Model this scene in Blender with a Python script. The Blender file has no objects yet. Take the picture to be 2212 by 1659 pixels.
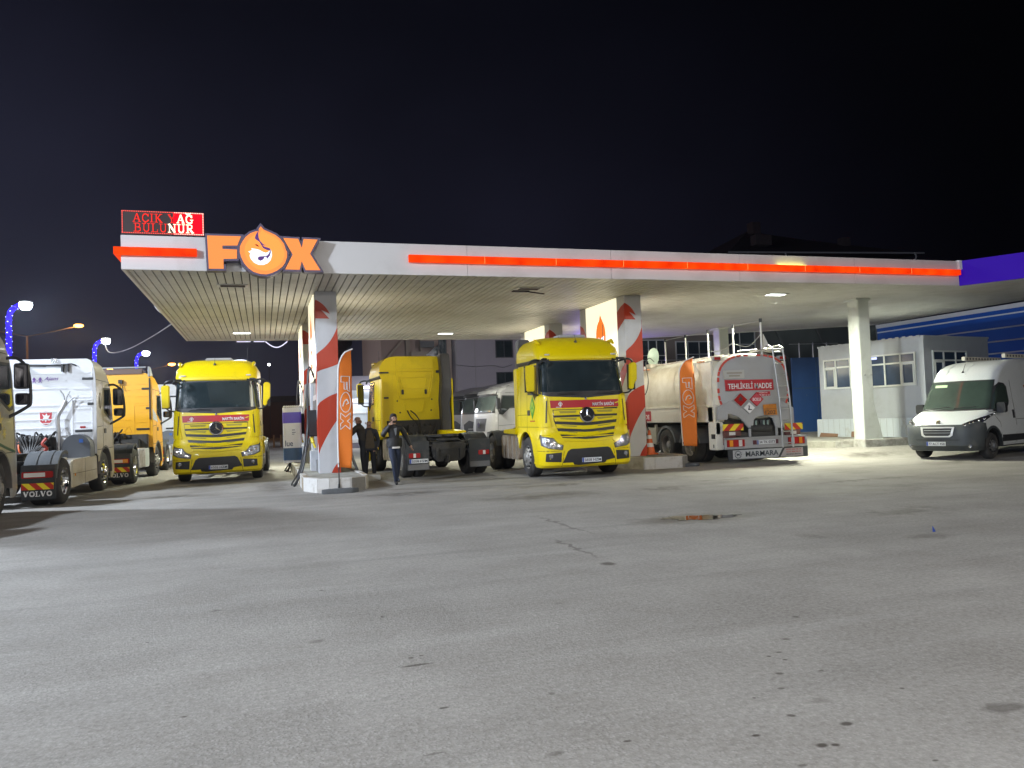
import bpy, bmesh, math, random
from mathutils import Vector, Matrix, geometry
random.seed(7)
PI=math.pi; R=math.radians
S=bpy.context.scene; COL=S.collection
# ------------------------------------------------------------------ camera
cam=bpy.data.cameras.new('camera'); co=bpy.data.objects.new('camera',cam); COL.objects.link(co)
F_=1702.; yaw,pit,rol=.3068,.0416,.0367
f=Vector((math.sin(yaw)*math.cos(pit),math.cos(yaw)*math.cos(pit),math.sin(pit)))
r0=Vector((math.cos(yaw),-math.sin(yaw),0)); u0=r0.cross(f)
rr=r0*math.cos(rol)-u0*math.sin(rol); uu=u0*math.cos(rol)+r0*math.sin(rol)
M=Matrix((rr,uu,-f)).transposed().to_4x4(); M.translation=Vector((0,0,1.5864)); co.matrix_world=M
cam.sensor_width=36; cam.lens=36*F_/2212; cam.clip_start=.1; cam.clip_end=2000
S.camera=co
# ------------------------------------------------------------------ night sky
W=bpy.data.worlds.new('World'); S.world=W; W.use_nodes=True
nt=W.node_tree; bg=nt.nodes['Background']
def wn(t,**k):
    n=nt.nodes.new(t)
    for a,b in k.items(): setattr(n,a,b)
    return n
tc=wn('ShaderNodeTexCoord'); sep=wn('ShaderNodeSeparateXYZ'); nt.links.new(tc.outputs['Generated'],sep.inputs[0])
cr=wn('ShaderNodeValToRGB'); nt.links.new(sep.outputs['Z'],cr.inputs[0])
e=cr.color_ramp.elements; e[0].position=0.0; e[0].color=(.018,.015,.024,1); e[1].position=.75; e[1].color=(.0014,.0014,.0024,1)
a_=e.new(.18); a_.color=(.0085,.0085,.0165,1); a_=e.new(.45); a_.color=(.0028,.0029,.0058,1)
mr=wn('ShaderNodeMapRange'); nt.links.new(sep.outputs['X'],mr.inputs[0]); mr.inputs[1].default_value=-.35; mr.inputs[2].default_value=.75; mr.inputs[3].default_value=2.1; mr.inputs[4].default_value=.07
nz=wn('ShaderNodeTexNoise'); nz.inputs['Scale'].default_value=2.2; nz.inputs['Detail'].default_value=4; nt.links.new(tc.outputs['Generated'],nz.inputs[0])
ml=wn('ShaderNodeMath',operation='MULTIPLY'); nt.links.new(mr.outputs[0],ml.inputs[0]); nt.links.new(nz.outputs[0],ml.inputs[1])
ml2=wn('ShaderNodeMath',operation='MULTIPLY'); nt.links.new(ml.outputs[0],ml2.inputs[0]); ml2.inputs[1].default_value=1.8
nt.links.new(cr.outputs[0],bg.inputs[0]); nt.links.new(ml2.outputs[0],bg.inputs[1])
S.view_settings.view_transform='Standard'; S.view_settings.look='None'; S.view_settings.exposure=0; S.view_settings.gamma=1
S.cycles.use_denoising=True; S.cycles.max_bounces=6; S.cycles.sample_clamp_indirect=6
# ------------------------------------------------------------------ lights of the place and added fills
def look(o,t):
    o.rotation_euler=(Vector(t)-o.location).to_track_quat('-Z','Y').to_euler()
def light(name,kind,loc,tgt,power,col,size=.4,ang=None,blend=.6,shape=None,sy=None):
    l=bpy.data.lights.new(name,kind); l.energy=power; l.color=col
    if kind=='AREA':
        l.shape=shape or 'DISK'; l.size=size
        if sy: l.size_y=sy
    if kind=='SPOT': l.spot_size=ang; l.spot_blend=blend; l.shadow_soft_size=size
    if kind=='POINT': l.shadow_soft_size=size
    o=bpy.data.objects.new(name,l); COL.objects.link(o); o.location=loc; look(o,tgt); return o
COOL=(.76,.86,1.0); WARM=(1.0,.93,.84); GRN=(.97,1.0,.80)
# floodlight behind the camera casting the flag's shadow on the pillar, then two fills
light('flood_behind_right','SPOT',(8.5,-24,6.2),(0,14,1),4800,WARM,.30,R(74),1.)
light('fill_near_high','SPOT',(1.5,-7,10),(3.0,7.0,0),5400,(1,.965,.925),.35,R(78),1.)  # added spot, unseen, fills the foreground asphalt
light('fill_right','SPOT',(24,-4,10),(10,11,0),4200,(1,.95,.86),.35,R(95),1.)  # added wide spot, unseen, lifts the middle ground
# row of forecourt posts on the left: the ones standing outside the picture
for y_ in (-8,7,22): light('post_flood_light','SPOT',(-12.5,y_,8.2),(-3,y_+2.5,0),(5500 if y_<0 else 12500 if y_<20 else 11500),COOL,.45,R(140),.7)

# ------------------------------------------------------------------ materials
MATS={}
def mat(name,col,rough=.6,metal=0,var=.12,vs=3.,bump=0,bs=40,coat=0,em=None,es=0,spec=.5,dirt=None,ds=1.2,dlo=.5,dhi=.75,trans=0):
    if name in MATS: return MATS[name]
    m=bpy.data.materials.new(name); m.use_nodes=True; n=m.node_tree.nodes; L=m.node_tree.links; b=n['Principled BSDF']
    b.inputs['Roughness'].default_value=rough; b.inputs['Metallic'].default_value=metal; b.inputs['Coat Weight'].default_value=coat
    b.inputs['Coat Roughness'].default_value=.06; b.inputs['Specular IOR Level'].default_value=spec
    t=n.new('ShaderNodeTexCoord')
    if trans: b.inputs['Transmission Weight'].default_value=trans
    c4=(*col,1)
    if var or dirt:
        nn=n.new('ShaderNodeTexNoise'); nn.inputs['Scale'].default_value=vs; nn.inputs['Detail'].default_value=6; nn.inputs['Roughness'].default_value=.65
        L.new(t.outputs['Object'],nn.inputs[0])
        mx=n.new('ShaderNodeMix'); mx.data_type='RGBA'; L.new(nn.outputs[0],mx.inputs[0])
        mx.inputs[6].default_value=(*[c*(1-var) for c in col],1); mx.inputs[7].default_value=(*[min(1,c*(1+var)) for c in col],1)
        out=mx.outputs[2]
        if dirt:
            n2=n.new('ShaderNodeTexNoise'); n2.inputs['Scale'].default_value=ds; n2.inputs['Detail'].default_value=8; n2.inputs['Roughness'].default_value=.7; L.new(t.outputs['Object'],n2.inputs[0])
            r=n.new('ShaderNodeMapRange'); r.inputs[1].default_value=dlo; r.inputs[2].default_value=dhi; L.new(n2.outputs[0],r.inputs[0])
            m2=n.new('ShaderNodeMix'); m2.data_type='RGBA'; L.new(r.outputs[0],m2.inputs[0]); L.new(out,m2.inputs[6]); m2.inputs[7].default_value=(*dirt,1); out=m2.outputs[2]
            r2=n.new('ShaderNodeMapRange'); r2.inputs[3].default_value=rough; r2.inputs[4].default_value=min(1,rough+.35); L.new(r.outputs[0],r2.inputs[0]); L.new(r2.outputs[0],b.inputs['Roughness'])
        L.new(out,b.inputs['Base Color'])
    else: b.inputs['Base Color'].default_value=c4
    if bump:
        bn=n.new('ShaderNodeTexNoise'); bn.inputs['Scale'].default_value=bs; bn.inputs['Detail'].default_value=4; L.new(t.outputs['Object'],bn.inputs[0])
        bp=n.new('ShaderNodeBump'); bp.inputs['Strength'].default_value=bump; bp.inputs['Distance'].default_value=.02; L.new(bn.outputs[0],bp.inputs['Height']); L.new(bp.outputs[0],b.inputs['Normal'])
    if em is not None:
        b.inputs['Emission Color'].default_value=(*em,1); b.inputs['Emission Strength'].default_value=es
    MATS[name]=m; return m
YEL=mat('yellow_paint',(.74,.57,.0),.38,0,.04,2,coat=.10,spec=.35,dirt=(.45,.35,.01),ds=1.6,dlo=.55,dhi=.95)
ORG=mat('amber_paint',(.80,.40,.02),.32,0,.04,2,coat=.5,dirt=(.4,.22,.05),ds=1.6,dlo=.6,dhi=.95)
WHT=mat('white_paint',(.74,.75,.77),.30,0,.03,2,coat=.4,dirt=(.45,.42,.36),ds=1.5,dlo=.55,dhi=1.)
BEI=mat('beige_sides',(.60,.53,.38),.30,0,.06,2,coat=.5,dirt=(.36,.29,.18),ds=1.5,dlo=.5,dhi=.95)
TKW=mat('tank_paint',(.66,.63,.55),.38,0,.06,1.5,coat=.25,dirt=(.42,.36,.26),ds=.9,dlo=.45,dhi=.8)
TKG=mat('tank_end_shaded',(.34,.34,.345),.45,0,.06,2,dirt=(.33,.31,.28),ds=1.3,dlo=.45,dhi=.85)  # white rear parts coloured darker to stand in for their shade
BLK=mat('black_plastic',(.022,.022,.024),.45,0,.3,6,bump=.1)
DRK=mat('dark_chassis',(.035,.034,.033),.6,.2,.4,7,bump=.3,bs=12,dirt=(.10,.085,.07),ds=4,dlo=.5,dhi=.8)
RUB=mat('tyre_rubber',(.028,.027,.027),.78,0,.25,9,bump=.25,bs=50,dirt=(.085,.075,.065),ds=5,dlo=.45,dhi=.8)
MUD=mat('mudguard_plastic',(.10,.11,.12),.55,0,.2,5,bump=.1,dirt=(.2,.19,.17),ds=3,dlo=.45,dhi=.9)
FLP=mat('mudflap_rubber',(.03,.033,.036),.6,0,.25,5,dirt=(.09,.08,.07),ds=4)
ALU=mat('aluminium',(.62,.60,.56),.38,.75,.15,5,bump=.08,dirt=(.30,.24,.17),ds=3,dlo=.42,dhi=.8)
RST=mat('dirty_tank_skin',(.42,.35,.27),.6,.2,.25,4,bump=.2,bs=14,dirt=(.24,.13,.07),ds=2.2,dlo=.45,dhi=.7)
CHR=mat('chrome',(.80,.79,.77),.16,1,.05,4)
RIM=mat('wheel_rim',(.36,.35,.33),.45,.5,.25,8,dirt=(.13,.11,.09),ds=6,dlo=.4,dhi=.8)
GLS=mat('dark_glass',(.020,.030,.034),.05,0,.7,1.1,coat=.8,spec=.8,dirt=(.030,.042,.044),ds=.7,dlo=.45,dhi=.75)
GLV=mat('van_glass',(.045,.065,.055),.05,0,.4,2,coat=.6,spec=.8)
LMP=mat('headlamp_lens',(.34,.34,.36),.12,.5,.95,26,bump=.5,bs=60,coat=1)
RED=mat('tail_red',(.34,.012,.010),.25,0,.1,6,coat=.5)
AMB=mat('tail_amber',(.75,.28,.02),.25,0,.1,6,coat=.5)
WLN=mat('tail_white',(.65,.62,.58),.25,0,.1,6,coat=.5)
BAN=mat('red_vinyl',(.42,.012,.02),.4,0,.06,4)
TXW=mat('white_lettering',(.78,.77,.76),.5,0,.06,9)
TXB=mat('black_lettering',(.03,.03,.035),.5,0,.1,9)
PLT=mat('plate_white',(.62,.63,.64),.4,0,.06,9)
PBL=mat('plate_blue',(.03,.07,.35),.4,0,.06,9)
RFR=mat('reflector_red',(.46,.03,.015),.4,0,.1,9)
RFY=mat('reflector_yellow',(.80,.62,.03),.35,0,.1,9)
MET=mat('galvanised_metal',(.42,.42,.42),.4,.7,.2,6,bump=.05)
GRY=mat('grey_paint',(.30,.31,.32),.5,0,.1,5)

# ------------------------------------------------------------------ mesh helpers
class MB:
    def __init__(s): s.V=[];s.F=[];s.I=[]
    def add(s,V,F,mi=0):
        b=len(s.V); s.V+= [tuple(v) for v in V]; s.F+=[tuple(b+i for i in q) for q in F]; s.I+=[mi]*len(F); return s
    def box(s,x0,x1,y0,y1,z0,z1,mi=0,m=None):
        V=[Vector((x,y,z)) for z in (z0,z1) for y in (y0,y1) for x in (x0,x1)]
        if m: V=[m@v for v in V]
        return s.add(V,[(0,2,3,1),(4,5,7,6),(0,1,5,4),(2,6,7,3),(0,4,6,2),(1,3,7,5)],mi)
    def bbox(s,c,sz,mi=0,m=None):
        return s.box(c[0]-sz[0]/2,c[0]+sz[0]/2,c[1]-sz[1]/2,c[1]+sz[1]/2,c[2]-sz[2]/2,c[2]+sz[2]/2,mi,m)
    def cyl(s,p0,p1,r,r2=None,n=14,mi=0,cap=True):
        p0=Vector(p0);p1=Vector(p1);d=(p1-p0).normalized(); a=d.orthogonal().normalized(); b=d.cross(a)
        r2=r if r2 is None else r2; V=[]
        for p,q in((p0,r),(p1,r2)):
            for i in range(n):
                t=2*PI*i/n; V.append(p+a*q*math.cos(t)+b*q*math.sin(t))
        F=[(i,(i+1)%n,n+(i+1)%n,n+i) for i in range(n)]
        if cap: F+=[tuple(range(n))[::-1],tuple(range(n,2*n))]
        return s.add(V,F,mi)
    def tube(s,pts,r,n=8,mi=0):
        pts=[Vector(p) for p in pts]; V=[];F=[]; m=len(pts); a=None
        for i,p in enumerate(pts):
            d=(pts[min(i+1,m-1)]-pts[max(i-1,0)]).normalized()
            a=d.orthogonal().normalized() if a is None else (a-d*a.dot(d)).normalized()
            b=d.cross(a); q=r[i] if isinstance(r,(list,tuple)) else r
            for k in range(n):
                t=2*PI*k/n; V.append(p+a*q*math.cos(t)+b*q*math.sin(t))
        for i in range(m-1):
            for k in range(n): F.append((i*n+k,i*n+(k+1)%n,(i+1)*n+(k+1)%n,(i+1)*n+k))
        F+=[tuple(range(n))[::-1],tuple(range((m-1)*n,m*n))]
        return s.add(V,F,mi)
    def prism(s,poly,a0,a1,ax='y',mi=0,m=None):
        # poly in the other two axes; ax='y': (x,z); ax='x': (y,z); ax='z': (x,y)
        def P(p,a): v=Vector({'y':(p[0],a,p[1]),'x':(a,p[0],p[1]),'z':(p[0],p[1],a)}[ax]); return m@v if m else v
        n=len(poly); tr=geometry.tessellate_polygon([[Vector((p[0],p[1],0)) for p in poly]])
        V=[P(p,a0) for p in poly]+[P(p,a1) for p in poly]
        F=[(i,(i+1)%n,n+(i+1)%n,n+i) for i in range(n)]+[tuple(t) for t in tr]+[tuple(n+i for i in t[::-1]) for t in tr]
        return s.add(V,F,mi)
    def lathe(s,prof,c,n=36,mi=0,axis='x',sgn=1):
        V=[];F=[];m=len(prof)
        for i in range(n):
            t=2*PI*i/n
            for r,h in prof:
                if axis=='x': V.append((c[0]+sgn*h,c[1]+r*math.cos(t),c[2]+r*math.sin(t)))
                elif axis=='z': V.append((c[0]+r*math.cos(t),c[1]+r*math.sin(t),c[2]+h))
                else: V.append((c[0]+r*math.cos(t),c[1]+sgn*h,c[2]+r*math.sin(t)))
        for i in range(n):
            j=(i+1)%n
            for k in range(m-1): F.append((i*m+k,j*m+k,j*m+k+1,i*m+k+1))
        return s.add(V,F,mi)
    def build(s,name,mats,parent=None,bev=0,ang=.6,fix=True,smooth=True):
        me=bpy.data.meshes.new(name); me.from_pydata(s.V,[],s.F)
        if not isinstance(mats,(list,tuple)): mats=[mats]
        for m in mats: me.materials.append(m)
        me.polygons.foreach_set('material_index',s.I)
        bm=bmesh.new(); bm.from_mesh(me)
        if fix: bmesh.ops.remove_doubles(bm,verts=bm.verts,dist=.0004); bmesh.ops.recalc_face_normals(bm,faces=bm.faces)
        if bev:
            ed=[e for e in bm.edges if len(e.link_faces)==2 and e.calc_face_angle(0)>.5]
            bmesh.ops.bevel(bm,geom=ed,offset=bev,segments=2,affect='EDGES',clamp_overlap=True)
        bm.to_mesh(me); bm.free()
        if smooth:
            me.polygons.foreach_set('use_smooth',[True]*len(me.polygons)); me.set_sharp_from_angle(angle=ang)
        o=bpy.data.objects.new(name,me); COL.objects.link(o)
        if parent: o.parent=parent
        return o
def tag(o,label=None,cat=None,group=None,kind=None):
    if label: o['label']=label
    if cat: o['category']=cat
    if group: o['group']=group
    if kind: o['kind']=kind
    return o
def thing(name,loc,rz,label,cat,group=None):
    o=bpy.data.objects.new(name,None); COL.objects.link(o); o.location=loc; o.rotation_euler=(0,0,rz); o.empty_display_size=.2
    return tag(o,label,cat,group)
def emat(name,col,st): return mat(name,(.005,.005,.005),.8,0,0,em=col,es=st,spec=.05)
def text(name,s,w,h,m,parent,M4,ext=.004,bold=0.,shear=0):
    c=bpy.data.curves.new('t','FONT'); c.body=s; c.offset=bold; c.shear=shear; c.resolution_u=3
    o=bpy.data.objects.new('t',c); COL.objects.link(o); bpy.context.view_layer.update()
    me=bpy.data.meshes.new_from_object(o.evaluated_get(bpy.context.evaluated_depsgraph_get()))
    bpy.data.objects.remove(o)
    xs=[v.co.x for v in me.vertices]; ys=[v.co.y for v in me.vertices]
    x0,x1,y0,y1=min(xs),max(xs),min(ys),max(ys)
    for v in me.vertices: v.co=Vector(((v.co.x-(x0+x1)/2)/(x1-x0)*w,0,(v.co.y-(y0+y1)/2)/(y1-y0)*h))
    bm=bmesh.new(); bm.from_mesh(me)
    if ext:
        r=bmesh.ops.extrude_face_region(bm,geom=bm.faces[:]); bmesh.ops.translate(bm,verts=[v for v in r['geom'] if isinstance(v,bmesh.types.BMVert)],vec=(0,ext,0))
    bmesh.ops.recalc_face_normals(bm,faces=bm.faces)
    bm.to_mesh(me); bm.free(); me.materials.clear(); me.materials.append(m); me.transform(M4); me.name=name
    o=bpy.data.objects.new(name,me); COL.objects.link(o); o.parent=parent; return o
def TM(x,y,z,rz=0,ry=0,rx=0): return Matrix.Translation((x,y,z))@Matrix.Rotation(rz,4,'Z')@Matrix.Rotation(ry,4,'Y')@Matrix.Rotation(rx,4,'X')
def circ(cx,cz,r,n=24,r2=None): return [(cx+r*math.cos(2*PI*i/n),cz+(r2 or r)*math.sin(2*PI*i/n)) for i in range(n)]
def rrect(x0,x1,z0,z1,r,n=4):
    P=[]
    for cx,cz,a in((x1-r,z1-r,0),(x0+r,z1-r,PI/2),(x0+r,z0+r,PI),(x1-r,z0+r,1.5*PI)):
        for i in range(n+1): t=a+PI/2*i/n; P.append((cx+r*math.cos(t),cz+r*math.sin(t)))
    return P
# serif stroke letters (unit height 1): (width, strokes as (pts, thickness))
T_=.16;t_=.08
SER={'A':(.92,[([(.12,.03),(.46,.97)],t_),([(.48,.97),(.80,.03)],T_),([(.26,.34),(.66,.34)],t_),([(0,.03),(.28,.03)],t_),([(.62,.03),(.94,.03)],t_)]),
'I':(.42,[([(.21,.03),(.21,.97)],T_),([(.02,.03),(.40,.03)],t_),([(.02,.97),(.40,.97)],t_)]),
'K':(.92,[([(.2,.03),(.2,.97)],T_),([(.2,.42),(.72,.97)],t_),([(.36,.56),(.78,.03)],T_),([(0,.03),(.38,.03)],t_),([(0,.97),(.38,.97)],t_),([(.58,.97),(.88,.97)],t_),([(.6,.03),(.94,.03)],t_)]),
'C':(.82,[([(.76,.70),(.62,.90),(.42,.97),(.22,.88),(.12,.68),(.10,.5),(.12,.3),(.22,.12),(.42,.03),(.62,.08),(.78,.26)],.12),([(.77,.68),(.77,.97)],t_)]),
'Y':(.88,[([(.10,.97),(.44,.46)],T_),([(.78,.97),(.46,.48)],t_),([(.44,.48),(.44,.03)],T_),([(0,.97),(.28,.97)],t_),([(.62,.97),(.9,.97)],t_),([(.26,.03),(.62,.03)],t_)]),
'G':(.90,[([(.74,.72),(.62,.90),(.42,.97),(.22,.88),(.12,.68),(.10,.5),(.12,.3),(.22,.12),(.42,.03),(.62,.06),(.74,.14)],.12),([(.76,.70),(.76,.97)],t_),([(.76,.06),(.76,.42)],.12),([(.56,.42),(.92,.42)],t_)]),
'B':(.84,[([(.2,.03),(.2,.97)],T_),([(0,.97),(.5,.97),(.68,.86),(.68,.64),(.5,.53),(.2,.53)],.09),([(.5,.53),(.74,.42),(.74,.14),(.54,.03),(0,.03)],.11)]),
'U':(.92,[([(.2,.97),(.2,.28),(.3,.08),(.48,.03),(.66,.08),(.74,.28),(.74,.97)],.12),([(0,.97),(.38,.97)],t_),([(.58,.97),(.9,.97)],t_)]),
'L':(.78,[([(.2,.03),(.2,.97)],T_),([(0,.97),(.4,.97)],t_),([(0,.03),(.72,.03)],t_),([(.72,.0),(.72,.3)],t_)]),
'N':(.94,[([(.16,.03),(.16,.97)],t_),([(.14,.97),(.76,.05)],T_),([(.78,.03),(.78,.97)],t_),([(0,.03),(.32,.03)],t_),([(.62,.97),(.94,.97)],t_),([(0,.97),(.2,.97)],t_)]),
'R':(.90,[([(.2,.03),(.2,.97)],T_),([(0,.97),(.5,.97),(.7,.86),(.7,.62),(.5,.50),(.2,.50)],.09),([(.42,.50),(.76,.03)],T_),([(0,.03),(.38,.03)],t_),([(.66,.03),(.92,.03)],t_)]),
'V':(.96,[([(.14,.97),(.46,.05)],.17),([(.80,.97),(.50,.05)],t_),([(0,.97),(.32,.97)],t_),([(.66,.97),(.96,.97)],t_)]),
'O':(1.0,[([(.5+.38*math.cos(i*PI/8),.5+.42*math.sin(i*PI/8)) for i in range(17)],.15)]),' ':(.4,[])}
def serif(mb,s,x0,w,z0,h,y,ext=.004,mi=0,m=None,bold=1.):
    tot=sum(SER[c][0] for c in s)+.12*(len(s)-1); sx=w/tot; x=x0
    for c in s:
        cw,st=SER[c]
        for pts,th in st:
            for i in range(len(pts)-1):
                a=Vector((x+pts[i][0]*sx,z0+pts[i][1]*h)); b=Vector((x+pts[i+1][0]*sx,z0+pts[i+1][1]*h)); d=(b-a)
                if d.length<1e-6: continue
                d.normalize(); nrm=Vector((-d.y,d.x)); k=th*bold*h*.5*(abs(nrm.y)+abs(nrm.x)*sx/h); e=d*k*.5
                mb.prism([a+nrm*k-e,a-nrm*k-e,b-nrm*k+e,b+nrm*k+e],y,y+ext+.0003*i,mi=mi,m=m)
        x+=(cw+.12)*sx
# ------------------------------------------------------------------ vehicle shells
class Shell:
    """stack of plan outlines (z,half width,front y,corner radius,bow), front at -Y, rear wall at y=D"""
    def __init__(s,lv,D): s.lv=lv; s.D=D
    def at(s,z):
        lv=s.lv
        if z<=lv[0][0]: return lv[0][1:]
        for a,b in zip(lv,lv[1:]):
            if z<=b[0]:
                t=(z-a[0])/(b[0]-a[0]); return tuple(p+(q-p)*t for p,q in zip(a[1:],b[1:]))
        return lv[-1][1:]
    def P(s,u,z):
        w,y0,rc,bow=s.at(z)[:4]; a=w-rc; k=1 if u>=0 else -1; u=abs(u)
        if u<=a: return Vector((k*u,y0+bow*(u/w)**2,z))
        yb=y0+bow*(a/w)**2; t=(u-a)/rc
        if t<=PI/2: return Vector((k*(a+rc*math.sin(t)),yb+rc*(1-math.cos(t)),z))
        return Vector((k*w,yb+rc+(u-a-rc*PI/2),z))
    def Q(s,k,y,z):
        w,y0,rc,bow=s.at(z)[:4]; a=w-rc; yb=y0+bow*(a/w)**2
        if y>=yb+rc: return Vector((k*w,y,z))
        t=math.acos(max(-1,min(1,1-(y-yb)/rc))); return Vector((k*(a+rc*math.sin(t)),max(y,yb),z))
    def body(s,mb,rows,zmin=None,mi=0,n1=12,n2=5,n3=30,cap=True,rear=True,Dz=None):
        G=[]
        for z in rows:
            w,y0,rc,bow=s.at(z)[:4]; a=w-rc; yb=y0+bow*(a/w)**2; D=Dz(z) if Dz else s.D; row=[]
            H=[Vector((a*i/n1,y0+bow*(a*i/n1/w)**2,z)) for i in range(n1)]
            H+=[Vector((a+rc*math.sin(PI/2*i/n2),yb+rc*(1-math.cos(PI/2*i/n2)),z)) for i in range(n2)]
            H+=[Vector((w,yb+rc+(D-yb-rc)*i/n3,z)) for i in range(n3+1)]
            if zmin: 
                for h in H: h.z=max(h.z,zmin(h.x,h.y))
            G.append([Vector((-h.x,h.y,h.z)) for h in H[:0:-1]]+H)
        m=len(G[0]); V=[v for r in G for v in r]; n=len(G)
        F=[(i*m+j,i*m+j+1,(i+1)*m+j+1,(i+1)*m+j) for i in range(n-1) for j in range(m-1)]
        if rear: F+=[(i*m+m-1,i*m,(i+1)*m,(i+1)*m+m-1) for i in range(n-1)]
        if cap:
            b=(n-1)*m; h=m//2
            for j in range(h): F.append((b+j,b+j+1,b+m-2-j,b+m-1-j) if j+1!=m-2-j else (b+j,b+j+1,b+m-1-j))
        mb.add(V,F,mi); return mb
    def patch(s,mb,poly,off=.006,th=.012,mi=0,side=0,step=.12):
        """polygon in (u,z) on the front wrap, or (y,z) on a side, laid on the surface as a thin raised panel"""
        f_=(lambda p:s.Q(side,p[0],p[1])) if side else (lambda p:s.P(p[0],p[1]))
        bm=bmesh.new(); vs=[bm.verts.new((p[0],p[1],0)) for p in poly]; 
        try: bm.faces.new(vs)
        except ValueError: bm.free(); return mb
        for ax in (0,1):
            lo=min(p[ax] for p in poly); hi=max(p[ax] for p in poly); k=math.ceil(lo/step+.001)
            while k*step<hi-.001:
                c=[0,0,0]; c[ax]=k*step; nn=[0,0,0]; nn[ax]=1
                bmesh.ops.bisect_plane(bm,geom=bm.verts[:]+bm.edges[:]+bm.faces[:],plane_co=c,plane_no=nn); k+=1
        bmesh.ops.triangulate(bm,faces=bm.faces[:])
        bm.verts.index_update(); n=len(bm.verts)
        def nrm(p):
            e=.004; a=f_((p[0]+e,p[1]))-f_((p[0]-e,p[1])); b=f_((p[0],p[1]+e))-f_((p[0],p[1]-e))
            v=a.cross(b); v=v.normalized() if v.length>1e-9 else Vector((0,-1,0))
            if side: 
                if v.x*side<0: v=-v
            elif v.y>0 and abs(v.y)>abs(v.x): v=-v
            return v
        top=[];bot=[]
        for v in bm.verts:
            p=f_(v.co); q=nrm(v.co); top.append(p+q*off); bot.append(p+q*(off-th))
        F=[tuple(x.index for x in fc.verts) for fc in bm.faces]
        for e_ in bm.edges:
            if len(e_.link_faces)==1: a,b=e_.verts[0].index,e_.verts[1].index; F.append((a,b,n+b,n+a))
        bm.free(); mb.add(top+bot,F,mi); return mb
def mirror(p): return [(-a,b) for a,b in p]
def line2(p,q,w):
    d=Vector((q[0]-p[0],q[1]-p[1])); d.normalize(); n=Vector((-d.y,d.x))*w/2
    return [(p[0]+n.x,p[1]+n.y),(p[0]-n.x,p[1]-n.y),(q[0]-n.x,q[1]-n.y),(q[0]+n.x,q[1]+n.y)]
def wheel(par,x,y,sd,Rr=.52,w=.29,dual=False,rim=RIM,steer=0,name='wheel'):
    """tyre (part) and rim (sub-part); sd=+1 outer face towards +x"""
    o=bpy.data.objects.new(name,None)
    t=MB(); W=.30 if not dual else .62
    def tyre(off):
        k=Rr
        t.lathe([(k*.60,.0),(k*.66,.0),(k*.80,.012),(k*.93,.0),(k*.985,-.03),(k,-.05),(k,-w+.05),(k*.985,-w+.03),(k*.93,-w),(k*.7,-w),(k*.60,-w)],(off,0,0),40,sgn=sd)
        for a in (-.055,-.11,-.165,-.22): 
            if abs(a)<w-.03: t.lathe([(k*1.0015,a),(k*.982,a-.004),(k*.982,a-.012),(k*1.0015,a-.016)],(off,0,0),40,sgn=sd)
    tyre(0)
    if dual: tyre(-sd*.33)
    to=t.build(name,[RUB],par,ang=.8); to.location=(x,y,Rr)
    if steer: to.rotation_euler=(0,0,steer)
    r=MB(); k=Rr
    if dual: pr=[(k*.62,.0),(k*.60,-.015),(k*.57,-.05),(k*.55,-.16),(k*.50,-.18),(k*.30,-.175),(k*.27,-.10),(k*.20,-.06),(k*.0,-.05)]
    else: pr=[(k*.62,.0),(k*.60,-.012),(k*.57,-.03),(k*.53,-.04),(k*.44,.015),(k*.32,.03),(k*.28,.035),(k*.24,.05),(k*.20,.085),(k*.0,.095)]
    r.lathe(pr,(0,0,0),36,sgn=sd)
    hz=.005 if not dual else -.172
    for i in range(10):
        a=2*PI*i/10; rr_=k*(.475 if not dual else .44); r.cyl((sd*(hz-.02),rr_*math.cos(a),rr_*math.sin(a)),(sd*(hz+(.012 if not dual else .006)),rr_*math.cos(a),rr_*math.sin(a)),.030*k/.52,n=10,mi=1)
        a+=.31; rr_=k*(.335 if not dual else .33); r.cyl((sd*(hz-.0),rr_*math.cos(a),rr_*math.sin(a)),(sd*(hz+.045),rr_*math.cos(a),rr_*math.sin(a)),.017*k/.52,n=6,mi=0)
    r.build('rim',[rim,BLK],to,ang=.7)
    return to
def plate(par,x,y,z,s,w=.52,h=.11,rz=0,ry=0,flip=False):
    m=TM(x,y,z,rz,ry); mb=MB(); mb.box(-w/2,w/2,-.012,0,-h/2,h/2,0,m); mb.box(-w/2+.002,-w/2+.045,-.0145,-.011,-h/2+.002,h/2-.002,1,m)
    o=mb.build('number_plate',[PLT,PBL],par); text('plate_characters',s,w*.84,h*.62,TXB,o,m@TM(.02,-.0155,0),.003,.012); return o
def chevron(par,x0,x1,y,z0,z1,name='chevron_board',dir=1,m=None):
    """red and yellow diagonal striped board facing -y (or via matrix)"""
    mb=MB(); mb.box(x0,x1,y,y+.012,z0,z1,1,m); h=z1-z0; st=h*1.0; k=x0-h*2
    def clip(P):
        for ax,lim,sg in((0,x0,1),(0,x1,-1)):
            Q=[]
            for i in range(len(P)):
                a,b=P[i],P[(i+1)%len(P)]; ia=(a[ax]-lim)*sg>=0; ib=(b[ax]-lim)*sg>=0
                if ia: Q.append(a)
                if ia!=ib: t=(lim-a[ax])/(b[ax]-a[ax]); Q.append((a[0]+(b[0]-a[0])*t,a[1]+(b[1]-a[1])*t))
            P=Q
            if len(P)<3: return None
        return P
    while k<x1+h*2:
        P=clip([(k,z0),(k+st,z0),(k+st+dir*h*-1.,z1),(k+dir*h*-1.,z1)])
        if P: mb.prism(P,y-.003,y+.001,mi=0,m=m)
        k+=st*2
    return mb.build(name,[RFR,RFY],par)
def arc(cx,cz,r,a0,a1,n=14): return [(cx+r*math.cos(a0+(a1-a0)*i/n),cz+r*math.sin(a0+(a1-a0)*i/n)) for i in range(n+1)]
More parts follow.
